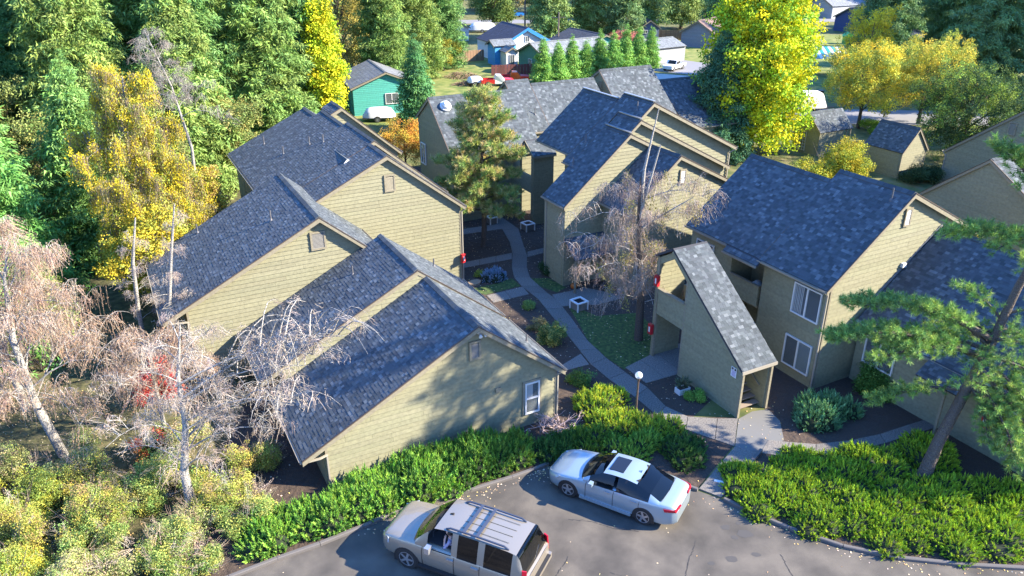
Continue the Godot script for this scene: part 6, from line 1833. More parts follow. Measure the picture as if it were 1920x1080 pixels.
	lines(t, "wiper", [[Vector3(1.4, 0.99, 0.6), Vector3(1.52, 1.05, 0.02)], [Vector3(1.34, 0.985, 0.05), Vector3(1.46, 1.03, -0.5)]], 0.02, M.black_paint)
	lines(t, "boot_gap", [[Vector3(4.32, 1.075, 0.72), Vector3(4.36, 1.085, 0), Vector3(4.32, 1.075, -0.72)]], 0.012, M.black_paint)
	# SUV
	t = thing("suv", "tan-silver SUV with roof rails and driver at the wheel", "car", Vector3(-3.98, 0.016, -20.35), -0.43)
	t.scale = Vector3.ONE * 1.03
	P = {"len": 5.13, "crown": 0.03,
		"hw": [[0, 0.72], [0.06, 0.86], [0.25, 0.94], [0.8, 0.98], [4.6, 0.98], [4.95, 0.95], [5.08, 0.9], [5.13, 0.84]],
		"belt": [[0, 0.86], [0.1, 0.95], [0.5, 1.03], [1.3, 1.08], [3.0, 1.11], [4.9, 1.13], [5.13, 1.1]],
		"top": [[0, 0.88], [0.06, 1.0], [0.18, 1.08], [0.6, 1.14], [1.25, 1.19], [1.6, 1.2], [4.8, 1.2], [5.05, 1.16], [5.13, 1.1]],
		"low": [[0, 0.42], [0.3, 0.33], [4.7, 0.33], [5.13, 0.45]],
		"rs": [[0, 0], [9, 9]], "ry": [[1.3, 1.19], [1.62, 1.5], [1.95, 1.79], [2.3, 1.845], [3.4, 1.86], [4.5, 1.83], [4.8, 1.78], [5.05, 1.2]],
		"rw": [[1.3, 0.88], [1.62, 0.81], [2.0, 0.735], [3.2, 0.735], [4.6, 0.725], [4.85, 0.74], [5.05, 0.87]],
		"side": [[1.35, 1.78, "paint"], [1.78, 2.62, "open"], [2.62, 2.82, "paint"], [2.82, 3.5, "glass"], [3.5, 3.72, "paint"], [3.72, 4.62, "glass"], [4.62, 5.0, "paint"]],
		"roof": [[1.28, 1.97, "glass", -0.14, "windscreen"], [1.97, 4.72, "paint", 0.0, "roof"], [4.72, 5.05, "glass", 0.03, "rear_window"]],
		"cover": 1.218, "cab": Vector3(3.15, 0.9, 3.2), "seats": [2.2, 3.1], "seat_mat": M.grey_cloth, "trim": M.black_paint}
	car_body(t, P, sp)
	for s in [1.02, 3.97]:
		for z in [1.0, -1.0]:
			wheel(t, s, 0.39, 0.25, z, 0.985, 5, 0.0)
	for z in [1.0, -1.0]:
		var rl := MB.new()
		rl.tube([Vector3(2.35, 1.86, z * 0.66), Vector3(2.5, 1.93, z * 0.66), Vector3(3.4, 1.945, z * 0.66), Vector3(4.3, 1.92, z * 0.655), Vector3(4.45, 1.84, z * 0.65)], [0.03, 0.032, 0.032, 0.032, 0.028], 8)
		part("roof_rail", rl, M.rail_blue, t)
		var mi := MB.new()
		mi.box(Vector3(1.92, 1.24, z * 1.1), Vector3(0.16, 0.22, 0.22))
		mi.box(Vector3(1.9, 1.16, z * 0.99), Vector3(0.07, 0.05, 0.14))
		part("mirror", mi, M.alloy, t)
		var hl := MB.new()
		hl.prism([Vector3(0.04, 0.72, z * 0.68), Vector3(0.05, 0.95, z * 0.68), Vector3(0.4, 1.0, z * 0.945), Vector3(0.38, 0.8, z * 0.96)], Vector3(-0.02, 0.005, z * 0.02))
		part("headlight", hl, M.lens, t)
		var tl := MB.new()
		tl.prism([Vector3(4.98, 0.85, z * 0.93), Vector3(5.1, 0.85, z * 0.85), Vector3(5.08, 1.4, z * 0.8), Vector3(4.95, 1.42, z * 0.85)], Vector3(0.03, 0, z * 0.03))
		part("tail_light", tl, M.tail_red, t)
		for s in [2.6, 3.45]:
			var dh := MB.new()
			dh.box(Vector3(s, 0.98, z * 0.99), Vector3(0.24, 0.05, 0.05))
			part("door_handle", dh, M.alloy, t)
		var gaps := []
		for s in [1.6, 2.72, 3.6]:
			gaps.append([Vector3(s, 0.42, z * 0.965), Vector3(s, 0.66, z * 0.983), Vector3(s, 0.95, z * 0.978), Vector3(s + 0.02, 1.1, z * 0.945)])
		lines(t, "door_gap", gaps, 0.014, M.black_paint)
		var rb := MB.new()
		rb.beam(Vector3(1.5, 0.38, z * 0.98), Vector3(3.5, 0.38, z * 0.98), 0.18, 0.07)
		part("running_board", rb, M.black_paint, t)
	for s in [2.95, 3.4]:
		var cb := MB.new()
		cb.beam(Vector3(s, 1.955, 0.66), Vector3(s, 1.955, -0.66), 0.1, 0.03)
		part("crossbar", cb, M.rail_blue, t)
	var ribs := []
	for z in [-0.42, -0.14, 0.14, 0.42]:
		ribs.append([Vector3(2.75, 1.893, z), Vector3(3.5, 1.896, z), Vector3(4.35, 1.874, z)])
	lines(t, "roof_groove", ribs, 0.012, M.groove_tan)
	var gri := MB.new()
	gri.box(Vector3(0.02, 0.78, 0), Vector3(0.06, 0.22, 1.2))
	part("grille", gri, M.black_paint, t)
	var bu := MB.new()
	bu.box(Vector3(5.14, 0.62, 0), Vector3(0.16, 0.2, 1.8))
	part("rear_bumper", bu, sp, t)
	var stp := MB.new()
	stp.box(Vector3(5.16, 0.735, 0), Vector3(0.18, 0.02, 1.5))
	part("bumper_step", stp, M.black_paint, t)
	lines(t, "wiper", [[Vector3(1.28, 1.215, 0.6), Vector3(1.42, 1.31, 0.05)], [Vector3(1.24, 1.21, 0.05), Vector3(1.38, 1.3, -0.5)], [Vector3(5.08, 1.25, 0.1), Vector3(5.0, 1.42, -0.35)]], 0.022, M.black_paint)
	var ant := MB.new()
	ant.prism([Vector3(2.12, 1.845, -0.02), Vector3(2.28, 1.85, -0.02), Vector3(2.26, 1.92, -0.01)], Vector3(0, 0, 0.05))
	part("antenna_fin", ant, M.black_paint, t)
	var sw := MB.new()
	sw.lathe(Vector3(1.82, 1.15, 0.38), [Vector2(0.17, -0.015), Vector2(0.19, 0.0), Vector2(0.17, 0.015)], 16, Vector3(0.85, 0.5, 0))
	part("steering_wheel", sw, M.black_paint, t)
	driver(t)
	# far vehicles
	pickup("pickup_truck", "red pickup truck with orange cab in the far backyard", Vector3(2.4, 0, -108.5), PI + 0.05, [M.truck_red, M.truck_orange])
	pickup("pickup_truck", "red and white flatbed truck left of the red pickup", Vector3(0.2, 0, -106.0), PI + 0.15, [M.truck_red, M.white_paint])
	trailer("cargo_trailer", "low grey trailer with white load left of the red trucks", Vector3(-5.0, 0, -106.0), 0.3, 2.2, 1.2, M.white_paint)
	trailer("cargo_trailer", "white tarp-covered trailer parked against the teal house", Vector3(-14.6, 0, -84.6), 0.15, 3.6, 1.5, M.white_paint)
	trailer("camper_trailer", "rounded white camper behind the shed with the lattice", Vector3(34.0, 0, -89.5), 0.1, 4.6, 2.4, M.white_paint)
	trailer("boat_trailer", "white boat under cover on a far lawn at the top", Vector3(-6.0, 0, -166.0), 0.1, 6.0, 2.0, M.white_paint)
	pickup("parked_car", "blue car on the far road at the top", Vector3(-1.5, 0, -196.0), 0.2, [M.blue_paint, M.blue_paint])
	pickup("parked_car", "white car in the far drive at the right end of the hedge row", Vector3(23.0, 0, -117.0), 0.9, [M.white_paint, M.white_paint])

func pickup(called: String, label: String, at: Vector3, turn: float, mats: Array) -> void:
	var t := thing(called, label, "truck" if called == "pickup_truck" else "car", at, turn)
	t.scale = Vector3.ONE * 0.85
	var b := MB.new()
	b.prism([Vector3(0, 0.45, 0.95), Vector3(0, 0.95, 0.93), Vector3(0.15, 1.05, 0.9), Vector3(1.5, 1.12, 0.92), Vector3(1.5, 0.45, 0.95)], Vector3(0, 0, -1.85))
	b.prism([Vector3(3.1, 0.45, 0.95), Vector3(3.1, 1.12, 0.95), Vector3(5.2, 1.1, 0.95), Vector3(5.2, 0.5, 0.95)], Vector3(0, 0, -0.08))
	b.prism([Vector3(3.1, 0.45, -0.87), Vector3(3.1, 1.12, -0.87), Vector3(5.2, 1.1, -0.87), Vector3(5.2, 0.5, -0.87)], Vector3(0, 0, -0.08))
	b.box(Vector3(4.15, 0.6, 0), Vector3(2.1, 0.1, 1.8))
	b.box(Vector3(5.18, 0.82, 0), Vector3(0.06, 0.5, 1.8))
	part("body", b, mats[0], t)
	var c := MB.new()
	c.prism([Vector3(1.5, 0.45, 0.94), Vector3(1.5, 1.13, 0.92), Vector3(2.05, 1.72, 0.75), Vector3(2.85, 1.74, 0.75), Vector3(3.08, 1.13, 0.92), Vector3(3.08, 0.45, 0.94)], Vector3(0, 0, -1.84))
	part("cab", c, mats[1], t)
	for z in [1.0, -1.0]:
		var w := MB.new()
		w.prism([Vector3(1.75, 1.15, z * 0.925), Vector3(2.1, 1.62, z * 0.925), Vector3(2.8, 1.64, z * 0.925), Vector3(2.95, 1.15, z * 0.925)], Vector3(0, 0, z * 0.02))
		part("side_window", w, M.interior, t)
		for s in [0.85, 4.2]:
			wheel(t, s, 0.38, 0.22, z, 0.97, 5, 0.0)
	var ws := MB.new()
	ws.prism([Vector3(1.5, 1.17, 0.75), Vector3(1.98, 1.7, 0.66), Vector3(1.98, 1.7, -0.64), Vector3(1.5, 1.17, -0.73)], Vector3(-0.03, 0.03, 0))
	part("windscreen", ws, M.interior, t)

func trailer(called: String, label: String, at: Vector3, turn: float, l: float, h: float, m: Material) -> void:
	var t := thing(called, label, "trailer", at, turn)
	var rows := []
	for i in 9:
		var f := i / 8.0
		var k := sqrt(maxf(0.02, 1.0 - pow(absf(f * 2.0 - 1.0), 4.0)))
		var row := []
		for j in 9:
			var a := PI * j / 8.0
			row.append(Vector3(l * (f - 0.5), 0.5 + (h - 0.5) * k * pow(sin(a), 0.5), cos(a) * 1.0 * (0.4 + 0.6 * k)))
		rows.append(row)
	var b := MB.new()
	b.grid(rows, false, false)
	part("body", b, m, t)
	var fr_ := MB.new()
	fr_.box(Vector3(0, 0.45, 0), Vector3(l, 0.12, 1.8))
	fr_.beam(Vector3(l * 0.5, 0.42, 0), Vector3(l * 0.5 + 1.2, 0.42, 0), 0.1, 0.1)
	part("chassis", fr_, M.dark_metal, t)
	for z in [1.0, -1.0]:
		wheel(t, -0.2, 0.32, 0.2, z, 1.05, 5, 0.0)

# person at the wheel, seated, one arm bent on the door; one continuous skin by surface nets
func driver(t: Node3D) -> void:
	var p := thing("person", "driver in a pale lilac shirt at the SUV's open window, hand raised to the face", "person", t.transform * Vector3(2.3, 0.95, 0.5), t.rotation.y)
	var bones := [[Vector3(0.12, 0.0, 0), Vector3(0.16, 0.28, 0), 0.15, 0.15], [Vector3(0.16, 0.28, 0), Vector3(0.14, 0.44, 0), 0.16, 0.13], [Vector3(0.14, 0.42, -0.16), Vector3(0.14, 0.42, 0.16), 0.075, 0.075], [Vector3(0.14, 0.46, 0), Vector3(0.09, 0.58, 0.02), 0.055, 0.055], [Vector3(0.07, 0.66, 0.02), Vector3(0.05, 0.71, 0.02), 0.09, 0.095], [Vector3(-0.03, 0.655, 0.02), Vector3(-0.01, 0.68, 0.02), 0.022, 0.018], [Vector3(0.14, 0.41, 0.19), Vector3(0.0, 0.19, 0.28), 0.055, 0.045], [Vector3(0.0, 0.19, 0.28), Vector3(-0.03, 0.46, 0.17), 0.042, 0.03], [Vector3(-0.03, 0.46, 0.17), Vector3(-0.02, 0.54, 0.13), 0.032, 0.028], [Vector3(-0.02, 0.53, 0.13), Vector3(0.0, 0.6, 0.11), 0.013, 0.011], [Vector3(-0.035, 0.53, 0.12), Vector3(-0.03, 0.6, 0.09), 0.013, 0.011], [Vector3(-0.01, 0.53, 0.15), Vector3(0.02, 0.59, 0.135), 0.012, 0.01], [Vector3(-0.045, 0.52, 0.11), Vector3(-0.05, 0.585, 0.08), 0.012, 0.01], [Vector3(-0.05, 0.49, 0.14), Vector3(-0.075, 0.53, 0.1), 0.013, 0.011], [Vector3(0.14, 0.41, -0.19), Vector3(0.0, 0.16, -0.26), 0.055, 0.045], [Vector3(0.0, 0.16, -0.26), Vector3(-0.28, 0.2, -0.16), 0.042, 0.03], [Vector3(-0.28, 0.2, -0.16), Vector3(-0.37, 0.21, -0.13), 0.035, 0.028], [Vector3(0.1, 0.0, 0.1), Vector3(-0.36, 0.02, 0.12), 0.09, 0.07], [Vector3(0.1, 0.0, -0.1), Vector3(-0.36, 0.02, -0.12), 0.09, 0.07]]
	var cell := 0.016
	var lo := Vector3(-0.48, -0.12, -0.36)
	var dim := Vector3i(54, 62, 46)
	var f := PackedFloat32Array()
	f.resize((dim.x + 1) * (dim.y + 1) * (dim.z + 1))
	f.fill(1.0)
	var sx := 1
	var sy := dim.x + 1
	var sz := sy * (dim.y + 1)
	for b in bones:
		var a: Vector3 = b[0]
		var c: Vector3 = b[1]
		var rm: float = maxf(b[2], b[3]) + 0.05
		var q0 := ((a.min(c) - Vector3.ONE * rm - lo) / cell).floor()
		var q1 := ((a.max(c) + Vector3.ONE * rm - lo) / cell).ceil()
		var ac := c - a
		var l2 := maxf(ac.length_squared(), 1e-6)
		for z in range(maxi(0, int(q0.z)), mini(dim.z, int(q1.z)) + 1):
			for y in range(maxi(0, int(q0.y)), mini(dim.y, int(q1.y)) + 1):
				for x in range(maxi(0, int(q0.x)), mini(dim.x, int(q1.x)) + 1):
					var w := lo + Vector3(x, y, z) * cell - a
					var h := clampf(w.dot(ac) / l2, 0.0, 1.0)
					var d: float = (w - ac * h).length() - lerpf(b[2], b[3], h)
					var i := x * sx + y * sy + z * sz
					var k := 0.02
					var hh := clampf(0.5 + 0.5 * (f[i] - d) / k, 0.0, 1.0)
					f[i] = lerpf(f[i], d, hh) - k * hh * (1.0 - hh)
	var vid := {}
	var vp := []
	for z in dim.z:
		for y in dim.y:
			for x in dim.x:
				var i := x * sx + y * sy + z * sz
				var s := Vector3.ZERO
				var n := 0
				var o := f[i] < 0.0
				var mixed := false
				for cc in 8:
					if (f[i + (cc & 1) * sx + ((cc >> 1) & 1) * sy + (cc >> 2) * sz] < 0.0) != o:
						mixed = true
						break
				if not mixed:
					continue
				for e in [[0, 1], [2, 3], [4, 5], [6, 7], [0, 2], [1, 3], [4, 6], [5, 7], [0, 4], [1, 5], [2, 6], [3, 7]]:
					var ca: int = e[0]
					var cb: int = e[1]
					var va := f[i + (ca & 1) * sx + ((ca >> 1) & 1) * sy + (ca >> 2) * sz]
					var vb := f[i + (cb & 1) * sx + ((cb >> 1) & 1) * sy + (cb >> 2) * sz]
					if (va < 0.0) != (vb < 0.0):
						var tt := va / (va - vb)
						s += Vector3(ca & 1, (ca >> 1) & 1, ca >> 2).lerp(Vector3(cb & 1, (cb >> 1) & 1, cb >> 2), tt)
						n += 1
				vid[i] = vp.size()
				vp.append(lo + (Vector3(x, y, z) + s / n) * cell)
	var mb := MB.new()
	var norm := func(q: Vector3) -> Vector3:
		var g := ((q - lo) / cell).round()
		var i := int(clampf(g.x, 1, dim.x - 1)) + int(clampf(g.y, 1, dim.y - 1)) * sy + int(clampf(g.z, 1, dim.z - 1)) * sz
		return Vector3(f[i + 1] - f[i - 1], f[i + sy] - f[i - sy], f[i + sz] - f[i - sz]).normalized()
	for i in vid:
		for e in [[sx, sy, sz], [sy, sz, sx], [sz, sx, sy]]:
			var j: int = i + e[0]
			if (f[i] < 0.0) == (f[j] < 0.0):
				continue
			var q := [i, i - e[1], i - e[1] - e[2], i - e[2]]
			if not (vid.has(q[1]) and vid.has(q[2]) and vid.has(q[3])):
				continue
			var c := []
			for k in q:
				var pos: Vector3 = vp[vid[k]]
				c.append([pos, norm.call(pos)])
			var m: Vector3 = (c[0][0] + c[2][0]) * 0.5
			var skin := m.y > 0.5 or (m.z > 0.1 and m.x < 0.0 and m.y > 0.3) or (m.x < -0.2 and m.y > 0.12)
			mb.col = Color(0.5, 0.3, 0.22) if skin else (Color(0.3, 0.26, 0.36) if m.y > 0.06 else Color(0.05, 0.06, 0.1))
			mb.quad_s(c[0], c[1], c[2], c[3])
	part("body", mb, M.skin_cloth, p)
	var hr := MB.new()
	hr.lathe(Vector3(0.085, 0.66, 0.02), [Vector2(0.098, -0.02), Vector2(0.112, 0.04), Vector2(0.095, 0.1), Vector2(0.05, 0.145), Vector2(0.0, 0.155)], 14, Vector3(0.2, 0.98, 0).normalized())
	part("hair", hr, M.hair, p)
	for z in [-0.035, 0.075]:
		var ey := MB.new()
		ey.lathe(Vector3(-0.028, 0.705, z), [Vector2(0.012, 0.0), Vector2(0.008, 0.008), Vector2(0.0, 0.01)], 8, Vector3(-1, 0, 0))
		part("eye", ey, M.black_paint, p)

func small_things() -> void:
	# lamp post
	var t := thing("lamp_post", "slim post lamp with clear round globe beside the path", "lamp", Vector3(5.28, 0, -27.45))
	var mb := MB.new()
	mb.lathe(Vector3.ZERO, [Vector2(0.09, 0.0), Vector2(0.09, 0.05), Vector2(0.045, 0.1), Vector2(0.04, 1.95), Vector2(0.07, 2.0), Vector2(0.075, 2.08), Vector2(0.0, 2.08)], 12)
	part("pole", mb, M.lamp_brown, t)
	var gl := MB.new()
	var prof := []
	for i in 11:
		var a := -PI * 0.42 + PI * 0.92 * i / 10.0
		prof.append(Vector2(maxf(0.0, cos(a)) * 0.16, 2.22 + sin(a) * 0.16))
	gl.lathe(Vector3.ZERO, prof, 16)
	part("globe", gl, M.white_globe, t)
	# utility boxes
	for e in [[1.1, -50.5, 0.75, "white framed utility box near the small stair tower"], [3.7, -38.1, 0.75, "white framed utility box on the lawn beside the bare birch"], [-1.45, -51.8, 0.62, "white utility box at the far end of the winding path"]]:
		var b := thing("utility_box", e[3], "utility box", Vector3(e[0], 0, e[1]), TH + 0.1, "utility boxes along the winding path")
		var w: float = e[2]
		var fm := MB.new()
		for x in [-1.0, 1.0]:
			for z in [-1.0, 1.0]:
				fm.box(Vector3(x * w * 0.46, 0.24, z * w * 0.46), Vector3(0.07, 0.48, 0.07))
			fm.box(Vector3(x * w * 0.44, 0.5, 0), Vector3(0.12, 0.06, w))
			fm.box(Vector3(0, 0.502, x * w * 0.44), Vector3(w * 0.76, 0.06, 0.12))
		part("frame", fm, M.white_paint, b)
		var sd := MB.new()
		sd.box(Vector3(0, 0.23, 0), Vector3(w * 0.86, 0.42, w * 0.86))
		part("side_panel", sd, M.box_grey, b)
		var fan := MB.new()
		fan.box(Vector3(0, 0.455, 0), Vector3(w * 0.7, 0.02, w * 0.7))
		for i in 5:
			fan.box(Vector3(0, 0.48, -w * 0.28 + i * w * 0.14), Vector3(w * 0.7, 0.012, 0.02))
		part("grille", fan, M.black_paint, b)
	# pumpkin
	var pu := thing("pumpkin", "orange pumpkin on the porch step", "pumpkin", Vector3(3.62, 0.035, -40.75))
	for i in 10:
		var a := TAU * i / 10.0
		var s := MB.new()
		var c := Vector3(cos(a) * 0.11, 0.14, sin(a) * 0.11)
		var pr := []
		for k in 9:
			var q := -PI / 2 + PI * k / 8.0
			pr.append(Vector2(cos(q) * 0.09, sin(q) * 0.14))
		s.lathe(c, pr, 8)
		part("rib", s, M.pumpkin, pu)
	var stm := MB.new()
	stm.tube([Vector3(0, 0.24, 0), Vector3(0.01, 0.3, 0), Vector3(0.04, 0.34, 0.01)], [0.03, 0.02, 0.018], 6)
	part("stem", stm, M.bark, pu)
	# planter
	var pl := thing("planter", "small white planter box with a grey-green plant against the stair tower", "planter", Vector3(7.72, 0, -29.6), TH)
	var pb := MB.new()
	for e in [[Vector3(0, 0.14, 0.17), Vector3(0.6, 0.28, 0.03)], [Vector3(0, 0.14, -0.17), Vector3(0.6, 0.28, 0.03)], [Vector3(-0.285, 0.14, 0), Vector3(0.03, 0.28, 0.31)], [Vector3(0.285, 0.14, 0), Vector3(0.03, 0.28, 0.31)]]:
		pb.box(e[0], e[1])
	part("box", pb, M.white_paint, pl)
	var so := MB.new()
	so.box(Vector3(0, 0.12, 0), Vector3(0.53, 0.22, 0.3))
	part("soil", so, M.mulch, pl)
	var px := []
	var pc := []
	for i in 60:
		var d := rv()
		d.y = absf(d.y)
		px.append(Transform3D(aim(d + Vector3.UP * 0.5, rng.randf() * TAU).scaled(Vector3.ONE * rng.randf_range(0.25, 0.45)), Vector3(d.x * 0.15, 0.3 + d.y * 0.2, d.z * 0.1)))
		pc.append(tint(Color(0.14, 0.17, 0.1), 0.3, 0.1))
	scatter("plant", G.sprig0, M.needle, pl, px, pc)
	# dead pink-grey branches beside the near wall
	var db := thing("dead_shrub", "bleached pinkish dead branches at the right foot of the near gable", "shrub", Vector3(2.0, 0, -26.9))
	var bm := MB.new()
	for i in 46:
		var a := rng.randf() * TAU
		var p := Vector3(rng.randf_range(-0.9, 0.5), 0.05, rng.randf_range(-0.5, 0.6))
		var d := Vector3(cos(a), rng.randf_range(0.1, 0.8), sin(a)).normalized() * rng.randf_range(0.5, 1.3)
		bm.tube([p, p + d * 0.5 + rv() * 0.06, p + d + rv() * 0.1], [0.022, 0.014, 0.005], 4)
		for k in 3:
			var q := p + d * rng.randf_range(0.3, 1.0)
			bm.tube([q, q + (d.normalized() + rv()).normalized() * rng.randf_range(0.2, 0.4)], [0.01, 0.004], 3)
	part("branches", bm, M.dead_wood, db)
	# stepping stones and boulder
	for e in [[-2.25, -41.5, 0.42, "flat tan stone at the near roof edge in the courtyard bed"], [0.45, -40.6 + 6.3, 0.3, "small tan stone beside the near building's right wall"]]:
		var st := thing("stone", e[3], "stone", Vector3(e[0], 0, e[1]), 0.5)
		var ring := []
		for k in 7:
			var a := TAU * k / 7.0
			ring.append(Vector3(cos(a) * e[2] * rng.randf_range(0.8, 1.15), 0.0, sin(a) * e[2] * rng.randf_range(0.7, 1.0)))
		var sm := MB.new()
		sm.prism(ring, Vector3(0.03, 0.1, 0))
		part("slab", sm, M.tan_stone, st)
	# broken branch on the bed
	var lb := thing("fallen_branch", "forked dry branch lying on the bed below the small stair tower", "branch", Vector3(3.0, 0.05, -49.0))
	var lm := MB.new()
	lm.tube([Vector3(-0.6, 0, 0), Vector3(0, 0.12, 0.1), Vector3(0.8, 0.05, 0)], [0.03, 0.04, 0.02], 5)
	lm.tube([Vector3(0, 0.12, 0.1), Vector3(0.2, 0.35, 0.4)], [0.025, 0.01], 5)
	part("branch", lm, M.dead_wood, lb)
	# bins and toys far away
	var bn := thing("trash_can", "dark wheeled bin on the far lawn right of the poplar", "bin", Vector3(38.2, 0, -96.5))
	var bb := MB.new()
	bb.prism([Vector3(-0.3, 0.05, -0.3), Vector3(0.3, 0.05, -0.3), Vector3(0.3, 0.05, 0.3), Vector3(-0.3, 0.05, 0.3)], Vector3(0, 1.0, 0))
	part("body", bb, M.black_paint, bn)
	var bl := MB.new()
	bl.box(Vector3(0, 1.08, 0), Vector3(0.7, 0.06, 0.72))
	part("lid", bl, M.black_paint, bn)
	var ty := thing("play_house", "bright green plastic play house in front of the navy house", "play house", Vector3(62.0, 0, -148.0))
	var tb := MB.new()
	tb.box(Vector3(0, 0.7, 0), Vector3(1.4, 1.4, 1.4))
	part("walls", tb, M.toy_green, ty)
	var tr := MB.new()
	tr.prism([Vector3(-0.9, 1.4, 0.9), Vector3(0.9, 1.4, 0.9), Vector3(0, 2.1, 0.9)], Vector3(0, 0, -1.8))
	part("roof", tr, M.toy_green, ty)
	# laundry basket on the balcony
	var lk := thing("laundry_basket", "white basket on the balcony beside the upper window", "basket", fr(24.6, 26.75, 2.52), TH)
	var kb := MB.new()
	kb.lathe(Vector3.ZERO, [Vector2(0.2, 0.0), Vector2(0.28, 0.75), Vector2(0.3, 0.78), Vector2(0.26, 0.76), Vector2(0.18, 0.04), Vector2(0.0, 0.04)], 12)
	part("basket", kb, M.white_paint, lk)
	var lc := MB.new()
	lc.lathe(Vector3(0, 0.62, 0), [Vector2(0.27, 0.0), Vector2(0.26, 0.14), Vector2(0.14, 0.3), Vector2(0.0, 0.32)], 9)
	part("cloth", lc, M.curtain, lk)
	# folding chair on the landing
	var fc := thing("folding_chair", "folded dark chair leaning on the stair tower's upper landing", "chair", fr(25.0, 22.3, 2.48), TH)
	var fm2 := MB.new()
	fm2.beam(Vector3(-0.25, 0, 0), Vector3(0.0, 1.35, 0.1), 0.035, 0.035)
	fm2.beam(Vector3(0.3, 0, 0.05), Vector3(0.0, 1.35, 0.1), 0.035, 0.035)
	part("frame", fm2, M.black_paint, fc)
	var fs := MB.new()
	fs.box(Vector3(0.02, 0.55, 0.07), Vector3(0.3, 0.5, 0.02))
	part("seat", fs, M.black_paint, fc)
	# fallen leaves
	var lx := []
	var lcs := []
	var leaf := MB.new()
	leaf_quad(leaf, Vector3(-0.5, 0.02, 0), Vector3.RIGHT, Vector3(0, 0, 1), 1.0, 0.7)
	for i in 4600:
		var p := Vector3(rng.randf_range(-9, 19), 0.024, rng.randf_range(-24.4, -16.0))
		if i > 2900:
			p = Vector3(rng.randf_range(-22, -8.5), 0.022, rng.randf_range(-34, -18.5))
		elif i > 430:
			p = Vector3(rng.randf_range(-3.5, 12.0), 0.03, rng.randf_range(-54.0, -25.5))
		elif rng.randf() < 0.8: # drifts along the kerb
			var kb2 := [Vector2(-5.24, -20.88), Vector2(-3.12, -22.15), Vector2(-1.59, -22.8), Vector2(0.83, -24.02), Vector2(1.49, -24.44), Vector2(7.79, -22.32), Vector2(9.7, -20.8), Vector2(12.81, -19.41), Vector2(16.88, -18.94)]
			var q := rng.randi() % (kb2.size() - 1)
			var w: Vector2 = kb2[q].lerp(kb2[q + 1], rng.randf())
			p = Vector3(w.x + rng.randf_range(-0.3, 0.4), 0.024, w.y + 0.1 + absf(rng.randfn(0.0, 0.35)))
		var s := rng.randf_range(0.04, 0.085)
		lx.append(Transform3D(Basis(Vector3.UP, rng.randf() * TAU) * Basis(Vector3.RIGHT, rng.randf_range(-0.4, 0.4)).scaled(Vector3.ONE * s), p))
		lcs.append(tint(pick([Color(0.5, 0.38, 0.26), Color(0.6, 0.48, 0.34), Color(0.42, 0.26, 0.14), Color(0.55, 0.42, 0.16)]), 0.3, 0.1))
	var fl := scatter("fallen_leaves", leaf.mesh(), M.leaf, self, lx, lcs)
	fl.set_meta("kind", "stuff")
	tag(fl, "dry fallen leaves strewn over asphalt and beds", "leaves")

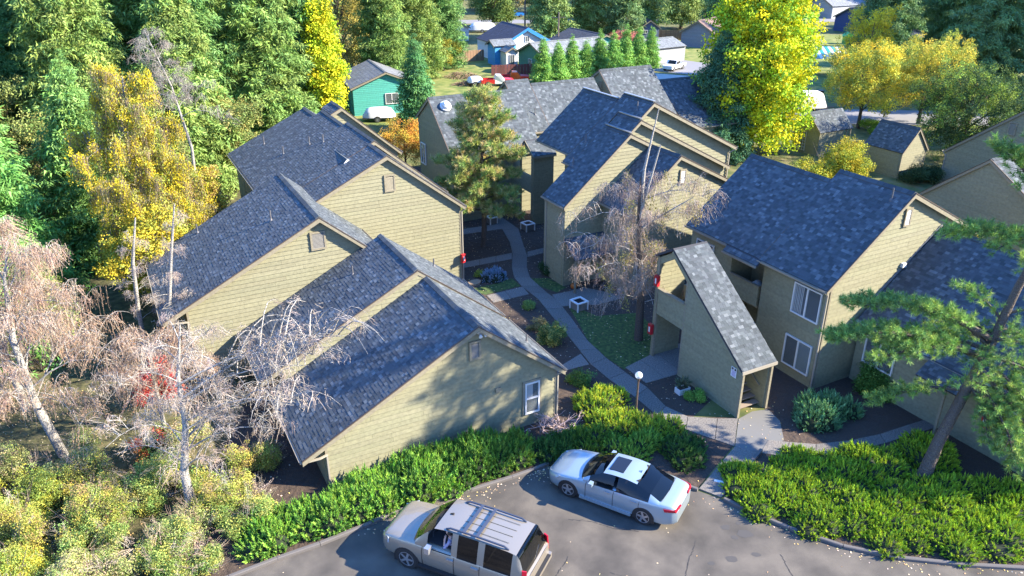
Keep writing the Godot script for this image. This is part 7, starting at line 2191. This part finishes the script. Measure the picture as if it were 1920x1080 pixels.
func _ready() -> void:
	rng.seed = 20241
	var cam := Camera3D.new()
	cam.name = "camera"
	add_child(cam)
	cam.position = Vector3(0, 19, 0)
	cam.rotation_degrees = Vector3(-24.95, 0, 0)
	cam.fov = 41.11
	cam.far = 1500.0
	cam.current = true
	var we := WorldEnvironment.new()
	we.name = "sky_and_air"
	var env := Environment.new()
	var sm := ProceduralSkyMaterial.new()
	sm.sky_top_color = Color(0.23, 0.41, 0.68)
	sm.sky_horizon_color = Color(0.64, 0.71, 0.78)
	sm.sky_curve = 0.12
	sm.ground_bottom_color = Color(0.12, 0.12, 0.08)
	sm.ground_horizon_color = Color(0.5, 0.6, 0.7)
	sm.sun_angle_max = 1.0
	var sky := Sky.new()
	sky.sky_material = sm
	env.background_mode = Environment.BG_SKY
	env.sky = sky
	env.background_energy_multiplier = 1.45
	env.tonemap_mode = Environment.TONE_MAPPER_LINEAR
	env.tonemap_exposure = 3.95
	env.sdfgi_enabled = true
	env.ssao_enabled = true
	env.ssil_enabled = true
	we.environment = env
	add_child(we)
	var sun := DirectionalLight3D.new()
	sun.name = "sun"
	sun.light_color = Color(1.0, 0.95, 0.86)
	sun.light_energy = 1.6
	sun.light_angular_distance = 0.55
	sun.shadow_enabled = true
	add_child(sun)
	sun.look_at_from_position(Vector3(85.2, 51.0, 8.8), Vector3.ZERO)
	materials()
	mat("step_wood", lin(0.3, 0.24, 0.19), 0.8)
	mat("path_pad", lin(0.17, 0.168, 0.16), 0.9)
	mat("crack", lin(0.04, 0.038, 0.038), 0.9)
	mat("oil", lin(0.075, 0.07, 0.066), 0.95)
	mat("driveway", lin(0.45, 0.42, 0.38), 0.9)
	var md := mat("meadow", Color.WHITE, 0.98)
	tri_tex(md, ramp_tex(0.02, 6, [[0.15, lin(0.09, 0.14, 0.02)], [0.5, lin(0.19, 0.22, 0.04)], [0.85, lin(0.3, 0.27, 0.09)]], 18, 512), 0.05)
	mat("blue_paint", lin(0.02, 0.22, 0.6), 0.5)
	mat("green_metal", lin(0.03, 0.3, 0.22), 0.4)
	mat("pole_wood", lin(0.16, 0.13, 0.11), 0.9)
	mat("dry_wood", lin(0.3, 0.2, 0.13), 0.95)
	mat("dead_wood", lin(0.5, 0.38, 0.36), 0.9)
	mat("truck_red", lin(0.6, 0.02, 0.02), 0.35)
	mat("truck_orange", lin(0.65, 0.13, 0.03), 0.35)
	mat("rail_blue", lin(0.06, 0.07, 0.1), 0.3)
	mat("groove_tan", lin(0.2, 0.19, 0.16), 0.5)
	mat("sunroof_glass", lin(0.015, 0.016, 0.02), 0.04)
	mat("skin_cloth", Color.WHITE, 0.7, true)
	mat("hair", lin(0.05, 0.035, 0.025), 0.7)
	mat("lamp_brown", lin(0.12, 0.08, 0.06), 0.5)
	var wg := mat("white_globe", Color(0.92, 0.94, 0.95, 0.55), 0.05)
	wg.transparency = BaseMaterial3D.TRANSPARENCY_ALPHA
	mat("box_grey", lin(0.2, 0.19, 0.17), 0.7)
	mat("pumpkin", lin(0.6, 0.16, 0.02), 0.5)
	mat("tan_stone", lin(0.34, 0.24, 0.15), 0.95)
	mat("toy_green", lin(0.04, 0.5, 0.1), 0.5)
	setting()
	buildings()
	far_houses()
	vegetation()
	vehicles()
	small_things()
